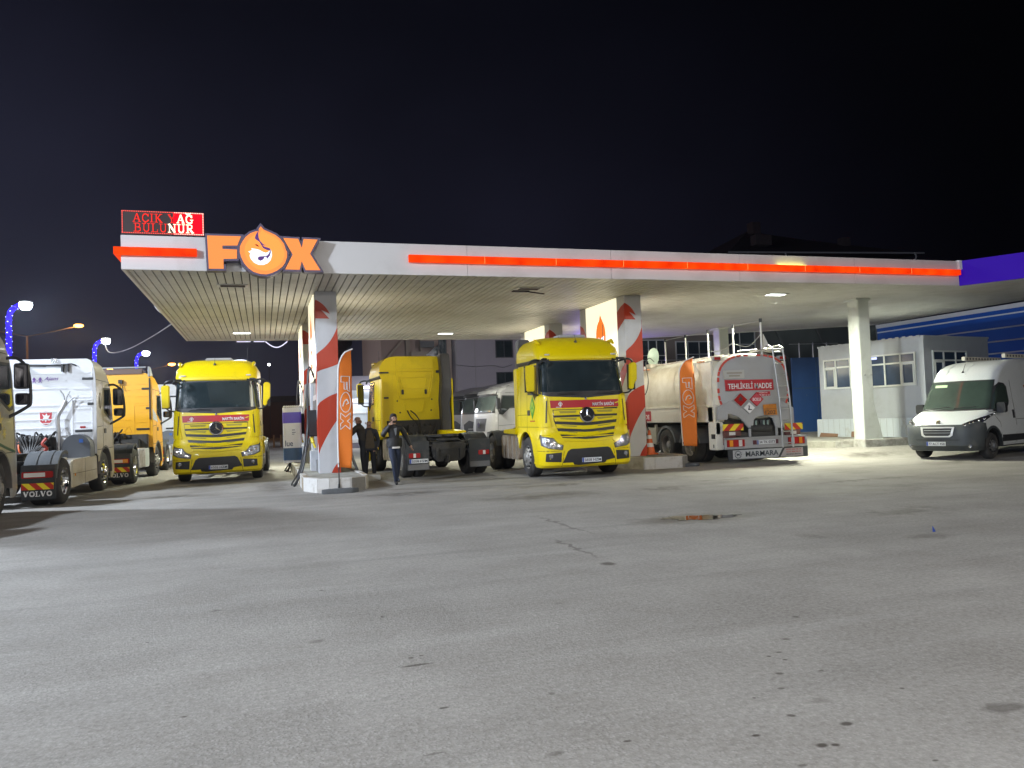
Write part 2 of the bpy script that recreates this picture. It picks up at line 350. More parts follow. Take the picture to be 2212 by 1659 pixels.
def mudguard(par,x0,x1,yc,zc,r,a0,a1,th=.03,m_=MUD,name='mudguard',ribs=True):
    mb=MB(); o=arc(yc,zc,r,a0,a1,18); i=arc(yc,zc,r-th,a1,a0,18); mb.prism(o+i,x0,x1,'x')
    lip=arc(yc,zc,r+.004,a0,a1,18)+arc(yc,zc,r-.07,a1,a0,18)
    mb.prism(lip,x1-.012 if x1>0 else x0-.002,x1+.002 if x1>0 else x0+.012,'x')
    if ribs:
        for k in (.3,.7):
            xx=x0+(x1-x0)*k; mb.prism(arc(yc,zc,r+.012,a0+.1,a1-.1,18)+arc(yc,zc,r-.002,a1-.1,a0+.1,18),xx-.045,xx+.045,'x')
    return mb.build(name,m_,par,ang=.5)
def chassis(par,y0,y1,wy,extra=True):
    mb=MB()
    for s in (-1,1):
        mb.box(s*.43-.04,s*.43+.04,y0,y1,.72,.98); mb.box(s*.43-.09,s*.43+.09,y0,y1,.965,.985); mb.box(s*.43-.09,s*.43+.09,y0,y1,.715,.735)
    for y in (y0+.6,y0+1.7,y1-.05): mb.box(-.40,.40,y-.06,y+.06,.75,.95)
    mb.cyl((-.95,wy,.52),(.95,wy,.52),.10); mb.lathe([(0,-.22),(.16,-.18),(.24,0),(.16,.18),(0,.22)],(0,wy,.52),16); mb.cyl((0,wy,.55),(0,y0+1.2,.75),.06)
    for s in (-1,1):
        mb.cyl((s*.48,wy+.28,.55),(s*.48,wy+.28,.80),.12); mb.cyl((s*.48,wy-.28,.55),(s*.48,wy-.28,.80),.12); mb.box(s*.48-.05,s*.48+.05,wy-.55,wy+.45,.50,.57)
    ob=mb.build('chassis_frame',DRK,par,ang=.5)
    fw=MB(); pts=arc(0,wy+.02,.46,.15*PI,.85*PI,8)
    P=[(-.47,wy-.35),(-.40,wy-.48),(.40,wy-.48),(.47,wy-.35),(.47,wy+.12),(.30,wy+.48),(.16,wy+.52),(.05,wy+.2),(-.05,wy+.2),(-.16,wy+.52),(-.30,wy+.48),(-.47,wy+.12)]
    fw.prism(P,1.10,1.16,'z'); fw.box(-.45,.45,wy-.12,wy+.12,1.0,1.10)
    fw.build('fifth_wheel',DRK,par,bev=.008)
def hose(par,pts,r,m_=BLK,name='hose'): return MB().tube(pts,r,6).build(name,m_,par)
def smooth_path(P,n=6):
    P=[Vector(p) for p in P]; out=[]
    for i in range(len(P)-1):
        p0=P[max(i-1,0)];p1=P[i];p2=P[i+1];p3=P[min(i+2,len(P)-1)]
        for k in range(n):
            t=k/n; out.append(.5*((2*p1)+(p2-p0)*t+(2*p0-5*p1+4*p2-p3)*t*t+(3*p1-p0-3*p2+p3)*t**3))
    return out+[P[-1]]
def frange(a,b,n): return [a+(b-a)*i/n for i in range(n+1)]
# ------------------------------------------------------------------ yellow tractor units
OLV=mat('grille_mesh',(.36,.30,.04),.7,0,.5,90,bump=.4,bs=120)
MSL=Shell([(.28,1.19,.12,.28,.06),(.34,1.22,.03,.30,.07),(.55,1.24,0,.32,.09),(.80,1.24,.0,.32,.10),(1.05,1.21,.05,.30,.10),(1.15,1.18,.10,.28,.10),(2.0,1.16,.14,.26,.10),(2.98,1.11,.33,.26,.12),(3.0,1.14,.30,.28,.12),(3.1,1.15,.31,.29,.13),(3.3,1.14,.42,.32,.14),(3.46,1.05,.58,.36,.14),(3.56,.95,.78,.4,.12),(3.615,.82,1.0,.4,.1),(3.64,.66,1.25,.36,.08)],2.28)
def arch(yc,zc,r,x_in=.75,zb=1.02,yb=0):
    def g(x,y):
        if abs(x)<x_in: return 0 if y<yb+.6 else 1.0
        if abs(y-yc)<r: return zc+math.sqrt(r*r-(y-yc)**2)
        return zb if y>yc else 0
    return g
def mb_tractor(loc,a,label,platechars,front_logo=True,door_logo=False,rearplate=None,z=0,persp=True):
    T=thing('tractor_truck',(*loc,z),a,label,'truck','yellow tractor trucks at the fuel station'); sh=MSL
    rows=[.28,.31,.34,.40,.48,.55,.68,.80,.93,1.0,1.05,1.1,1.15,1.3,1.6,2.0,2.5,2.98,3.0,3.05,3.1,3.2,3.3,3.38,3.46,3.52,3.56,3.59,3.615,3.64]
    cab=sh.body(MB(),rows,arch(1.40,.52,.66)).build('cab',YEL,T,ang=.5)
    # dark inner liner so the arches and underside are closed
    l=MB(); l.box(-.82,.82,.35,2.2,.42,1.02); 
    for s in(-1,1): l.prism(arc(1.40,.52,.655,0,PI,14)+arc(1.40,.52,.60,PI,0,14),s*.80,s*1.135,'x')
    l.build('wheel_housing',BLK,T)
    # windscreen with black surround
    m=MB(); sh.patch(m,[(-1.25,2.14),(-.95,2.06),(0,2.0),(.95,2.06),(1.25,2.14),(1.23,2.97),(-1.23,2.97)],.006,.02); m.build('windscreen_surround',BLK,T)
    m=MB(); sh.patch(m,rrect(-1.17,1.17,2.17,2.93,.07),.010,.006,step=.1); m.build('windscreen',GLS,T)
    m=MB()
    for x0 in(-.75,.25):
        p=[sh.P(x0,2.09)+Vector((0,-.03,0)),sh.P(x0+.3,2.14)+Vector((0,-.04,0)),sh.P(x0+.62,2.13)+Vector((0,-.035,0))]; m.tube(p,.009,6); m.box(x0+.05,x0+.60,p[1].y-.02,p[1].y+.0,2.10,2.12); m.build('wiper',BLK,T); m=MB()
    # red banner, lettering
    m=MB(); sh.patch(m,[(-.93,1.955),(.91,1.945),(.90,1.755),(-.92,1.765)],.008,.006); bn=m.build('red_banner',BAN,T)
    if front_logo:
        text('banner_lettering','MART\u00ccN BAR\u00d3N',.60,.105,TXW,bn,TM(.47,sh.P(.45,1.85).y-.014,1.845,R(5)),.003,.02)
        m=MB(); y=sh.P(-.67,1.86).y-.012; q=[(-.67,1.915),(-.615,1.86),(-.67,1.80),(-.725,1.86)]; 
        for i in range(4): m.prism(line2(q[i],q[(i+1)%4],.014),y-.002,y,m=None)
        m.prism([(-.682,1.82),(-.658,1.82),(-.658,1.86),(-.64,1.86),(-.67,1.89),(-.70,1.86),(-.682,1.86)],y-.002,y); m.prism(line2((-.79,1.783),(-.55,1.783),.012),y-.002,y)
        m.build('banner_emblem',TXW,bn)
        m=MB(); m.prism([(.80,1.86),(.89,1.885),(.90,1.865),(.81,1.84)],sh.P(.85,1.85).y-.02,sh.P(.85,1.85).y-.01); m.build('banner_flag',RFY,bn)
        m=MB(); m.prism(line2((.48,1.735),(.86,1.735),.018),sh.P(.7,1.72).y-.03,sh.P(.7,1.72).y,'y'); m.build('model_lettering',CHR,T)
    # grille
    m=MB(); sh.patch(m,[(-.87,1.725),(.87,1.725),(.84,1.45),(.68,.985),(.35,.955),(0,.925),(-.35,.955),(-.68,.985),(-.86,1.45)],.005,.01); g=m.build('grille',BLK,T)
    b=MB(); o_=MB()
    for zt,zb,w1,w2,dt,db in((1.705,1.58,.855,.85,0,0),(1.525,1.435,.85,.83,0,.05),(1.36,1.265,.815,.79,.055,.055),(1.185,1.10,.77,.745,.055,.055),(1.015,.945,.73,.70,.055,.05)):
        sh.patch(b,[(-w1,zt),(-.1,zt-dt),(.1,zt-dt),(w1,zt),(w2,zb),(.1,zb-db),(-.1,zb-db),(-w2,zb)],.030,.03)
        for k in(-1,1):
            q=[(k*.26,zt-.02-dt*.75),(k*(w1-.13),zt-.02-dt*.12),(k*(w1-.17),zb+.045),(k*.30,zb+.045-db*.7)]; sh.patch(o_,q,.033,.004)
    b.build('grille_bar',YEL,g); o_.build('grille_mesh',OLV,g)
    # star badge: ring, dark disc, three spokes
    y=sh.P(0,1.57).y-.035; m=MB(); m.lathe([(.195,.0),(.195,.05),(.165,.06),(.160,.04),(.160,.0)],(0,y+.02,1.57),36,0,'y',-1); 
    m.lathe([(.205,0),(.20,.03),(.19,.0)],(0,y+.02,1.57),36,0,'y',-1)
    bd=m.build('badge_ring',CHR,T); m=MB(); m.lathe([(.162,.0),(.162,.042),(0,.046)],(0,y+.02,1.57),30,0,'y',-1); m.build('badge_disc',mat('badge_dark',(.02,.02,.023),.25,coat=.5),bd)
    m=MB()
    for i in range(3):
        t=PI/2+i*2*PI/3; c=Vector((0,y-.045,1.57)); tip=Vector((.15*math.cos(t),y-.028,1.57+.15*math.sin(t)))
        l_=Vector((.026*math.cos(t+PI/3),y-.026,1.57+.026*math.sin(t+PI/3))); r_=Vector((.026*math.cos(t-PI/3),y-.026,1.57+.026*math.sin(t-PI/3))); m.add([c,tip,l_,r_],[(0,1,2),(0,3,1),(1,3,2)])
    m.build('badge_star',CHR,bd,smooth=False)
    m=MB(); m.lathe([(.035,0),(.03,.02),(0,.025)],(0,sh.P(0,2.0).y,2.0-.02),16,0,'y',-1); m.build('hood_emblem',CHR,T)
    for s in(-1,1):
        fl=(lambda P:P) if s>0 else mirror
        m=MB(); sh.patch(m,fl([(.93,1.30),(1.16,1.29),(1.42,1.33),(1.42,2.02),(1.22,2.10),(.99,2.04),(1.0,1.7)]),.035,.04); sh.patch(m,fl([(.80,1.235),(.90,1.25),(1.45,1.27),(1.45,1.0),(1.30,1.0),(1.26,1.10),(1.0,1.085),(.91,1.02),(.84,.92),(.70,.87),(.64,.92)]),.028,.03)
        m.build('corner_panel',YEL,T)
        m=MB(); sh.patch(m,fl([(1.03,1.40),(1.06,1.40),(1.02,1.95),(.995,1.95)]),.040,.006); m.build('panel_slot',BLK,T)
        m=MB(); sh.patch(m,fl([(1.30,1.17),(1.20,1.07),(.90,1.02),(.82,.89),(.67,.835),(.70,.715),(1.04,.76),(1.25,.84)]),.008,.012); h=m.build('headlight_housing',BLK,T)
        m=MB(); sh.patch(m,fl([(1.20,1.04),(.90,.995),(.84,.87),(.70,.82),(.72,.735),(1.02,.775),(1.19,.86)]),.016,.01,step=.06); hl=m.build('headlight',LMP,h)
        for uu,zz in((.80,.79),(.93,.86),(1.06,.92)):
            q=sh.P(s*uu,zz); m=MB(); m.lathe([(.058,-.012),(.050,.0),(.030,.006),(0,.012)],(q.x,q.y-.018,q.z),16,0,'y',-1); m.build('lamp_reflector',CHR,hl)
        m=MB(); sh.patch(m,fl([(.72,.66),(1.12,.64),(1.14,.44),(.74,.42)]),.006,.012); fg=m.build('fog_recess',BLK,T)
        q=sh.P(s*1.0,.55); m=MB(); m.lathe([(.055,0),(.05,.02),(0,.03)],(q.x,q.y-.005,q.z+.02),18,0,'y',-1); m.build('fog_light',LMP,fg)
        # side: window, seams, handle, strip
        m=MB(); sh.patch(m,[(.50,1.98),(.66,1.96),(.90,2.12),(1.34,2.14),(1.34,2.88),(.56,2.88)],.006,.012,side=s); w=m.build('window_surround',BLK,T)
        m=MB(); sh.patch(m,[(.54,2.04),(.66,2.02),(.92,2.17),(1.30,2.18),(1.30,2.84),(.60,2.84)],.010,.006,side=s); m.build('side_window',GLS,w)
        m=MB(); sh.patch(m,[(.30,2.93),(2.28,2.93),(2.28,3.03),(.32,3.01)],.012,.02,side=s); m.build('gutter_strip',BLK,T)
        m=MB()
        for q in(((1.40,1.12),(1.40,2.92)),((.40,1.3),(.44,2.05)),((1.40,1.62),(2.27,1.62)),((.42,1.30),(2.27,1.30)),((1.98,1.32),(1.98,2.92))): sh.patch(m,line2(*q,.012),.0025,.003,side=s,step=.3)
        m.build('door_seam',mat('seam_shadow',(.12,.09,.01),.7),T)
        m=MB(); sh.patch(m,rrect(1.14,1.34,1.60,1.74,.03),.014,.016,side=s); m.build('door_handle',BLK,T)
        m=MB(); m.box(min(s*1.10,s*1.16),max(s*1.10,s*1.16),2.28,2.62,1.08,2.90); m.build('cab_side_fairing',YEL,T,bev=.02)
        # mirror
        m=MB(); m.tube(smooth_path([(s*1.05,.42,2.93),(s*1.22,.26,2.98),(s*1.38,.30,2.93),(s*1.42,.36,2.80)]),.028,8); m.tube(smooth_path([(s*1.12,.42,2.10),(s*1.28,.34,2.12),(s*1.40,.38,2.22)]),.022,8); m.box(min(s*1.30,s*1.50),max(s*1.30,s*1.50),.40,.46,2.18,2.84); m_=m.build('mirror_arm',BLK,T)
        m=MB(); P=[(1.30,2.20),(1.33,2.86),(1.37,2.89),(1.49,2.88),(1.515,2.82),(1.505,2.42),(1.42,2.34),(1.41,2.20)] if s>0 else [(-1.29,2.20),(-1.27,2.83),(-1.30,2.86),(-1.47,2.85),(-1.50,2.81),(-1.48,2.20)]
        m.prism(P,.27,.40,'y'); m.build('mirror_cover',YEL,m_,bev=.025)
        m=MB(); m.box(min(s*1.32,s*1.48),max(s*1.32,s*1.48),.455,.466,2.24,2.80); m.build('mirror_glass',mat('mirror_face',(.1,.1,.11),.05,1),m_)
        m=MB(); m.tube(smooth_path([(s*.95,.30,3.0),(s*1.10,.16,2.98),(s*1.16,.20,2.88)]),.03,8); m.build('front_mirror',BLK,T)
        wheel(T,s*1.19,1.40,s,rim=RIM,steer=.0); wheel(T,s*1.22,5.1,s,dual=True)
        mudguard(T,*((.56,1.21) if s>0 else (-1.21,-.56)),5.1,.52,.66,.06*PI,.90*PI,m_=FLP)
        m=MB(); m.box(*sorted((s*.58,s*1.2)),5.76,5.79,.22,.78); m.box(*sorted((s*.58,s*1.2)),5.70,5.80,.74,1.0); rf=m.build('mudflap',FLP,T)
        m=MB(); m.box(*sorted((s*.60,s*1.18)),5.79,5.793,.23,.38); m.build('flap_band',mat('flap_grey',(.14,.135,.13),.7),rf)
        m=MB(); m.box(*sorted((s*.84,s*1.16)),5.80,5.85,.56,.69); tl=m.build('tail_light',RED,T,bev=.012)
        m=MB(); m.box(*sorted((s*.97,s*1.04)),5.848,5.856,.57,.68); m.build('reversing_lens',WLN,tl)
        # step plate, tank / battery box
        m=MB(); m.prism([(2.45,1.10),(3.62,1.12),(3.66,1.16),(3.60,1.22),(2.48,1.26),(2.42,1.22)],*sorted((s*.62,s*1.22)),'x'); m.build('deck_plate',YEL,T,bev=.012)
        m=MB(); m.prism(rrect(2.42,4.22,.40,1.05,.12),*sorted((s*.55,s*1.14)),'x'); tk=m.build('fuel_tank',RST if s<0 else ALU,T,bev=.02)
        for y_ in(2.62,3.04,3.5,3.95): m=MB(); m.prism(rrect(y_-.03,y_+.03,.39,1.06,.02),*sorted((s*.55,s*1.16)),'x'); m.build('tank_strap',ALU,tk,bev=.01)
        m=MB(); m.box(*sorted((s*1.02,s*1.17)),.62,.98,.36,.42); m.build('entry_step',YEL,T)
    # bumper intake, split lines
    m=MB(); sh.patch(m,[(-.70,.40),(-.57,.68),(-.48,.735),(.50,.755),(.57,.72),(.70,.46),(.46,.42),(.42,.36),(-.40,.33),(-.44,.40)],.006,.012); m.build('bumper_intake',BLK,T)
    m=MB(); sh.patch(m,[(-1.45,.70),(-.75,.69),(-.75,.702),(-1.45,.712)],.003,.004); sh.patch(m,[(1.45,.70),(.75,.69),(.75,.702),(1.45,.712)],.003,.004); sh.patch(m,line2((-.66,.70),(-.72,.30),.012),.003,.004); sh.patch(m,line2((.66,.70),(.72,.30),.012),.003,.004); m.build('bumper_seam',MATS['seam_shadow'],T)
    plate(T,0.05,sh.P(0,.45).y-.02,.45,platechars)
    # roof bits
    m=MB(); m.box(-.36,.40,.98,1.5,3.60,3.69); m.build('roof_hatch',mat('hatch_grey',(.35,.35,.36),.4),T,bev=.03)
    m=MB(); q=sh.P(-.05,3.45); m.cyl(q,q+Vector((0,-.02,.05)),.045,.02); m.cyl(q+Vector((0,-.02,.04)),q+Vector((.0,.05,.20)),.006); m.cyl((.85,.9,3.5),(.86,.9,3.95),.006); m.build('antenna',BLK,T)
    m=MB()
    for s in(-1,1): q=sh.P(s*.90,3.12); m.bbox((q.x,q.y-.01,q.z),(.14,.06,.035)); m.build('roof_marker',WLN,T,bev=.01); m=MB()
    for s in(-1,1):
        m=MB(); m.tube([(s*1.02,.62,3.42),(s*1.04,.80,3.50),(s*1.03,1.1,3.50)],[.03,.055,.03],8); m.build('air_horn',YEL,T)
    if door_logo:
        for k in (-1,):
            m=MB(); sh.patch(m,[(.92,1.50),(1.14,1.80),(.92,2.10),(.70,1.80)],.008,.006,side=k,step=.06); dl=m.build('door_emblem',mat('logo_green',(.05,.30,.03),.4),T)
            m=MB(); sh.patch(m,[(.92,1.62),(1.06,1.80),(.92,1.99),(.78,1.80)],.011,.005,side=k,step=.06); m.build('emblem_centre',mat('logo_lime',(.50,.60,.02),.4),dl)
            m=MB(); sh.patch(m,[(.90,1.56),(.94,1.56),(.94,1.76),(1.0,1.76),(.92,1.90),(.84,1.76),(.90,1.76)],.014,.005,side=k,step=.06); m.build('emblem_arrow',MATS['logo_green'],dl)
            m=MB(); sh.patch(m,[(.72,1.44),(1.12,1.44),(1.12,1.47),(.72,1.47)],.008,.005,side=k,step=.2); m.build('emblem_caption',BAN,dl)
    # rear wall: relief frames, hinges, handles, black duct, engine clutter
    m=MB(); D=2.28
    def frame(P,t,th=.018):
        for i in range(len(P)): m.prism(line2(P[i],P[(i+1)%len(P)],t),D-.002,D+th+.002*i)
    frame([(-.60,3.18),(.62,3.18),(.50,2.30),(-.46,2.30)],.05,.04); frame([(-.42,2.98),(.48,2.98),(.40,2.62),(-.34,2.62)],.045,.03); frame([(-.30,2.22),(.38,2.22),(.30,1.85),(-.22,1.85)],.035,.025)
    m.box(-1.10,1.10,D-.002,D+.012,3.19,3.215); m.box(.72,.745,D-.002,D+.014,1.7,3.18); m.box(-.62,.62,D-.002,D+.03,3.24,3.58)
    m.build('rear_panel_relief',YEL,T,bev=.006)
    m=MB(); m.box(.86,1.16,D,D+.035,3.10,3.15); m.box(.88,1.14,D,D+.035,2.30,2.35); m.box(-.80,-.70,D,D+.05,3.10,3.18); m.build('hinge',BLK,T)
    m=MB()
    for x_ in(.42,-.34): m.prism(rrect(x_-.035,x_+.035,2.42,2.58,.03),D,D+.03)
    for x_,z_ in((.6,2.22),(-.53,2.25),(.52,1.85),(-.5,1.9)): m.cyl((x_,D,z_),(x_,D+.02,z_),.025)
    m.build('grab_recess',BLK,T)
    m=MB(); 
    V=[(-.74,3.70),(-1.06,3.70),(-1.09,3.1),(-1.10,2.4),(-1.02,2.1),(-1.06,1.75),(-1.06,1.2),(-.76,1.2),(-.76,1.75),(-.74,2.2),(-.80,2.9),(-.78,3.3)]
    m.prism(V,D+.02,D+.38,'y'); m.build('air_intake_duct',mat('duct_plastic',(.06,.06,.065),.5),T,bev=.03)
    m=MB(); m.box(-.95,.95,D-.05,D+.10,1.0,1.60); m.cyl((-.6,D+.3,1.0),(.6,D+.3,1.0),.12); m.box(-.40,.35,D+.1,D+.42,1.0,1.40); m.box(.5,.9,D+.08,D+.3,1.05,1.5)
    for i in range(7): m.tube(smooth_path([(-.6+.18*i,D+.12,1.45),(-.5+.16*i,D+.4,1.30-.04*(i%3)),(-.3+.1*i,D+.6,1.1)]),.022,6)
    m.build('engine_rear',DRK,T,ang=.6)
    m=MB(); m.tube(smooth_path([(.2,D+.1,1.9),(.1,D+.35,1.75),(.0,D+.5,1.5),(.05,D+.7,1.2)]),.02,6); m.tube(smooth_path([(.3,D+.1,1.9),(.28,D+.4,1.7),(.1,D+.55,1.45),(.1,D+.75,1.2)]),.02,6); m.build('air_line',BLK,T)
    chassis(T,2.2,5.78,5.1)
    m=MB(); m.prism([(-.50,.84),(.50,.84),(.46,.55),(.32,.42),(-.32,.42),(-.46,.55)],5.62,5.76)
    for q in(-1,1): m.prism([(4.6,1.12),(5.80,.90),(5.80,.82),(4.6,1.0)],*sorted((q*.36,q*.50)),'x'); m.box(*sorted((q*.50,q*.60)),5.2,5.8,.86,.90)
    m.box(-.36,.36,5.70,5.80,.86,.92); m.box(-.40,-.30,5.76,5.82,.50,.80); m.box(.30,.40,5.76,5.82,.50,.80); m.cyl((-.55,5.5,.66),(.55,5.5,.66),.06); m.cyl((.1,5.84,.48),(.1,6.0,.46),.075); m.cyl((.1,5.98,.40),(.1,5.98,.60),.05); m.box(-.30,.30,5.55,5.75,1.0,1.06); m.build('rear_crossmember',DRK,T,bev=.015)
    if rearplate: plate(T,.88,5.812,.47,rearplate,.52,.11,PI)
    return T
mb_tractor((-1.315,24.32),-.0488,'yellow tractor truck facing forward on the left lane, left of the first pillar','6502 HZM')
mb_tractor((7.75,18.25),-.03,'yellow tractor truck facing forward beside the big striped pillar, green diamond on its door','5858 HZM',door_logo=True)
mb_tractor((4.50,27.25),PI+.07,'yellow tractor truck seen from behind with a tall black air duct on its cab back','5058 HZM',rearplate='5058 HZM')

# ------------------------------------------------------------------ tall european tractors parked on the left, seen from behind
VSL=Shell([(.30,1.22,.10,.30,.08),(.45,1.25,.0,.34,.1),(1.1,1.25,.02,.34,.12),(2.0,1.25,.12,.32,.12),(2.6,1.25,.26,.32,.12),(2.95,1.24,.42,.34,.12),(3.2,1.22,.66,.38,.12),(3.38,1.18,.95,.42,.1),(3.47,1.13,1.25,.42,.08),(3.52,1.04,1.55,.4,.06)],2.25)
def vo_tractor(loc,a,label,paint,side_mat=None,skirt=True,decor='white',z=0,flapz=0):
    T=thing('tractor_truck',(*loc,z),a,label,'truck','tall tractor trucks parked in a row on the left'); sh=VSL; D=2.25
    rows=[.30,.37,.45,.6,.8,1.0,1.1,1.3,1.6,2.0,2.3,2.6,2.8,2.95,3.1,3.2,3.3,3.38,3.43,3.47,3.5,3.52]
    sp=side_mat or paint
    sh.body(MB(),rows,arch(1.38,.52,.68,zb=.98),rear=False).build('cab',sp,T,ang=.5)
    # rear wall with rounded corners and ribs
    m=MB(); P=[(sh.at(z_)[0]-.005,z_) for z_ in (1.02,1.5,2.6,2.95,3.2,3.38,3.47,3.52)]; P=P+[(-x,z_) for x,z_ in P[::-1]]
    m.prism(P,D-.03,D+.004); rw=m.build('rear_wall',paint,T)
    m=MB()
    def rib(x0,x1,z0,h=.03,th=.016): m.prism(rrect(min(x0,x1),max(x0,x1),z0,z0+h,h*.45,2),D,D+th)
    for z_ in(3.12,2.94,2.74,2.30,2.14,1.94,1.72,1.52): rib(.75,-.55,z_)
    for z_ in(3.14,2.96,2.72,2.50,2.28): rib(-.70,-1.12,z_,.028)
    for x_ in(-.68,-1.14): m.box(x_-.012,x_+.012,D,D+.016,1.52,2.42)
    rib(-.68,-1.14,2.42,.03,.02); rib(-.72,-1.10,2.2); rib(-.72,-1.10,1.85); rib(-.72,-1.10,1.66)
    for x_ in(.80,-.48): m.tube(arc_pts:=[(x_+(.12 if x_>0 else -.12)*math.cos(t)*1,D+.004,1.4+.3*math.sin(t)) for t in [i*PI/10 for i in range(11)]],.012,6)
    m.box(-1.17,-1.155,D,D+.02,1.1,3.3); m.build('wall_rib',paint,rw,bev=.004)
    m=MB()
    for z_,w in((2.96,.26),(2.30,.14),(1.60,.44)): m.box(-1.18 if w<.4 else -1.15,-1.18+w,D,D+.035,z_,z_+.065)
    m.build('hinge',BLK,rw,bev=.008)
    if decor=='amber':
        m=MB(); m.box(-1.19,-1.15,D,D+.04,2.3,3.35); m.box(-1.19,-1.15,D,D+.04,1.95,2.35); m.build('side_rubber',BLK,rw)
        m=MB(); m.prism([(1.05,3.40),(-1.02,3.42),(-1.02,3.68),(1.05,3.66)],D-.15,D+.05); m.build('rolled_spoiler',mat('brown_roller',(.12,.07,.05),.35,coat=.4),T,bev=.08)
        m=MB(); m.cyl((1.08,D-.05,3.70),(-1.05,D-.05,3.72),.03); m.prism([(1.7,3.45),(2.3,3.40),(2.3,3.74),(2.05,3.72)],-1.18,-1.12,'x'); m.build('spoiler_edge',GRY,T,bev=.01)
        m=MB(); m.box(-.34,-.22,D,D+.12,3.18,3.30); m.cyl((-.26,D+.06,3.15),(-.30,D+.08,2.9),.012); m.cyl((-.32,D+.06,3.15),(-.36,D+.08,2.95),.012); m.build('work_lamp',BLK,T)
    if decor=='white':
        m=MB(); m.cyl((.50,D+.10,3.36),(-.50,D+.10,3.34),.028); m.box(.42,.54,D,D+.14,3.24,3.40); m.box(-.50,-.46,D,D+.14,3.18,3.38); m.box(-.62,-.58,D,D+.14,3.18,3.38); m.tube([(-.45,D+.1,3.36),(-.7,D+.12,3.38),(-.82,D+.12,3.33)],.02,6)
        m.tube([(.5,D+.12,3.42),(.3,D+.13,3.34),(-.1,D+.1,3.33)],.02,6); m.build('lamp_rail',BLK,T)
        m=MB(); m.bbox((-.30,D+.1,3.46),(.15,.12,.12)); m.build('work_lamp',CHR,T,bev=.02)
        # red crest
        sx,sz=-.06,2.0; m=MB(); P=[(sx-.16,sz+.17),(sx,sz+.20),(sx+.16,sz+.17),(sx+.15,sz-.10),(sx+.08,sz-.18),(sx,sz-.21),(sx-.08,sz-.18),(sx-.15,sz-.10)]; m.prism(P,D+.004,D+.010); c=m.build('crest_sticker',TXW,T)
        m=MB(); q=[(sx+(x-sx)*.88,sz+(z_-sz)*.88) for x,z_ in P]; m.prism(q,D+.009,D+.013); m.build('crest_field',mat('crest_red',(.50,.03,.04),.4),c)
        m=MB(); m.prism([(sx+.09,sz-.08),(sx+.05,sz+.02),(sx+.09,sz+.10),(sx+.02,sz+.06),(sx-.02,sz+.12),(sx-.04,sz+.05),(sx-.10,sz+.07),(sx-.06,sz-.01),(sx-.09,sz-.08),(sx-.02,sz-.05),(sx,sz-.12),(sx+.03,sz-.05)],D+.012,D+.016); m.box(sx-.09,sx+.09,D+.012,D+.016,sz-.155,sz-.135); m.box(sx-.12,sx+.12,D+.012,D+.016,sz+.135,sz+.155); m.build('crest_figure',TXW,c)
        # violet sticker and script
        m=MB()
        for cx in(.20,.06): 
            for k in range(6):
                t=k*PI/3; m.prism(line2((cx,2.96),(cx+.07*math.cos(t),2.96+.06*math.sin(t)),.016),D+.018,D+.021)
            m.prism([(cx-.045,2.99),(cx,3.06),(cx+.04,2.99)],D+.018,D+.021)
        VIO=mat('violet_sticker',(.20,.08,.38),.5); m.build('flower_sticker',VIO,T)
        text('script_lettering','Ajans',.34,.12,VIO,T,TM(-.20,D+.022,3.0,PI,0,0),.002,0,.4)
    # chassis and clutter behind the cab
    chassis(T,2.2,5.70,5.1)
    m=MB(); m.box(-.40,.60,D-.1,D+.25,.95,1.50); m.cyl((-.25,D+.3,1.42),(.45,D+.3,1.42),.13); m.box(-.3,.5,D+.2,D+.5,1.0,1.25); m.cyl((.5,D+.25,1.2),(.5,D+.55,1.2),.22)
    for i in range(9): m.tube(smooth_path([(.45-.09*i,D+.1,1.55),(.5-.11*i,D+.42+.02*(i%3),1.62-.05*(i%4)),(.3-.05*i,D+.55,1.25),(.1,D+.8,1.02)]),.022,6)
    m.build('hose_cluster',DRK,T,ang=.6)
    hose(T,smooth_path([(.42,D+.5,1.40),(.38,D+.6,1.2),(.30,D+.62,1.05),(.22,D+.75,1.0)]),.022,mat('orange_hose',(.65,.12,.02),.5),'suzi_hose')
    if decor=='white':
        m=MB(); m.box(-.25,.30,D+.50,D+.56,1.08,1.24); m.build('valve_block',mat('white_part',(.5,.5,.5),.5),T); 
        hose(T,smooth_path([(-.22,D+.55,1.48),(-.14,D+.6,1.34),(-.24,D+.6,1.22),(-.12,D+.6,1.08)]),.035,mat('red_coil',(.45,.05,.03),.5),'coiled_hose')
        m=MB(); m.tube(smooth_path([(-0.44,D+.35,.98),(-0.44,D+.35,1.6),(-0.42,D+.33,2.0),(-0.54,D+.32,2.25),(-0.60,D+.3,2.42)]),.055,8); m.tube(smooth_path([(-0.58,D+.3,2.38),(-0.56,D+.3,2.55),(-0.48,D+.3,2.68)]),.018,6); m.tube(smooth_path([(-0.60,D+.3,2.38),(-0.64,D+.3,2.54),(-0.70,D+.3,2.66)]),.018,6); m.tube(smooth_path([(-0.61,D+.3,2.30),(-0.74,D+.3,2.46),(-0.82,D+.3,2.50)]),.018,6); m.build('hose_post',MET,T)
    if decor!='amber':
     m=MB(); m.prism(arc(-.88,1.22,.33,0,PI,12)+[(-1.21,.95),(-.55,.95)],D+.05,D+.50); m.build('battery_cover',mat('cover_grey',(.13,.145,.17),.5),T,bev=.03)
     m=MB(); m.bbox((-1.0,D+.51,1.38),(.09,.02,.09)); m.build('cover_badge',mat('badge_blue',(.05,.15,.5),.4),T)
    else:
     m=MB(); m.box(-1.12,-.1,D+.005,D+.25,.95,1.46); m.box(-.9,-.4,D+.1,D+.5,.95,1.3); m.cyl((-.35,D+.3,1.0),(-.35,D+.3,1.45),.12); m.build('equipment_box',DRK,T,bev=.02)
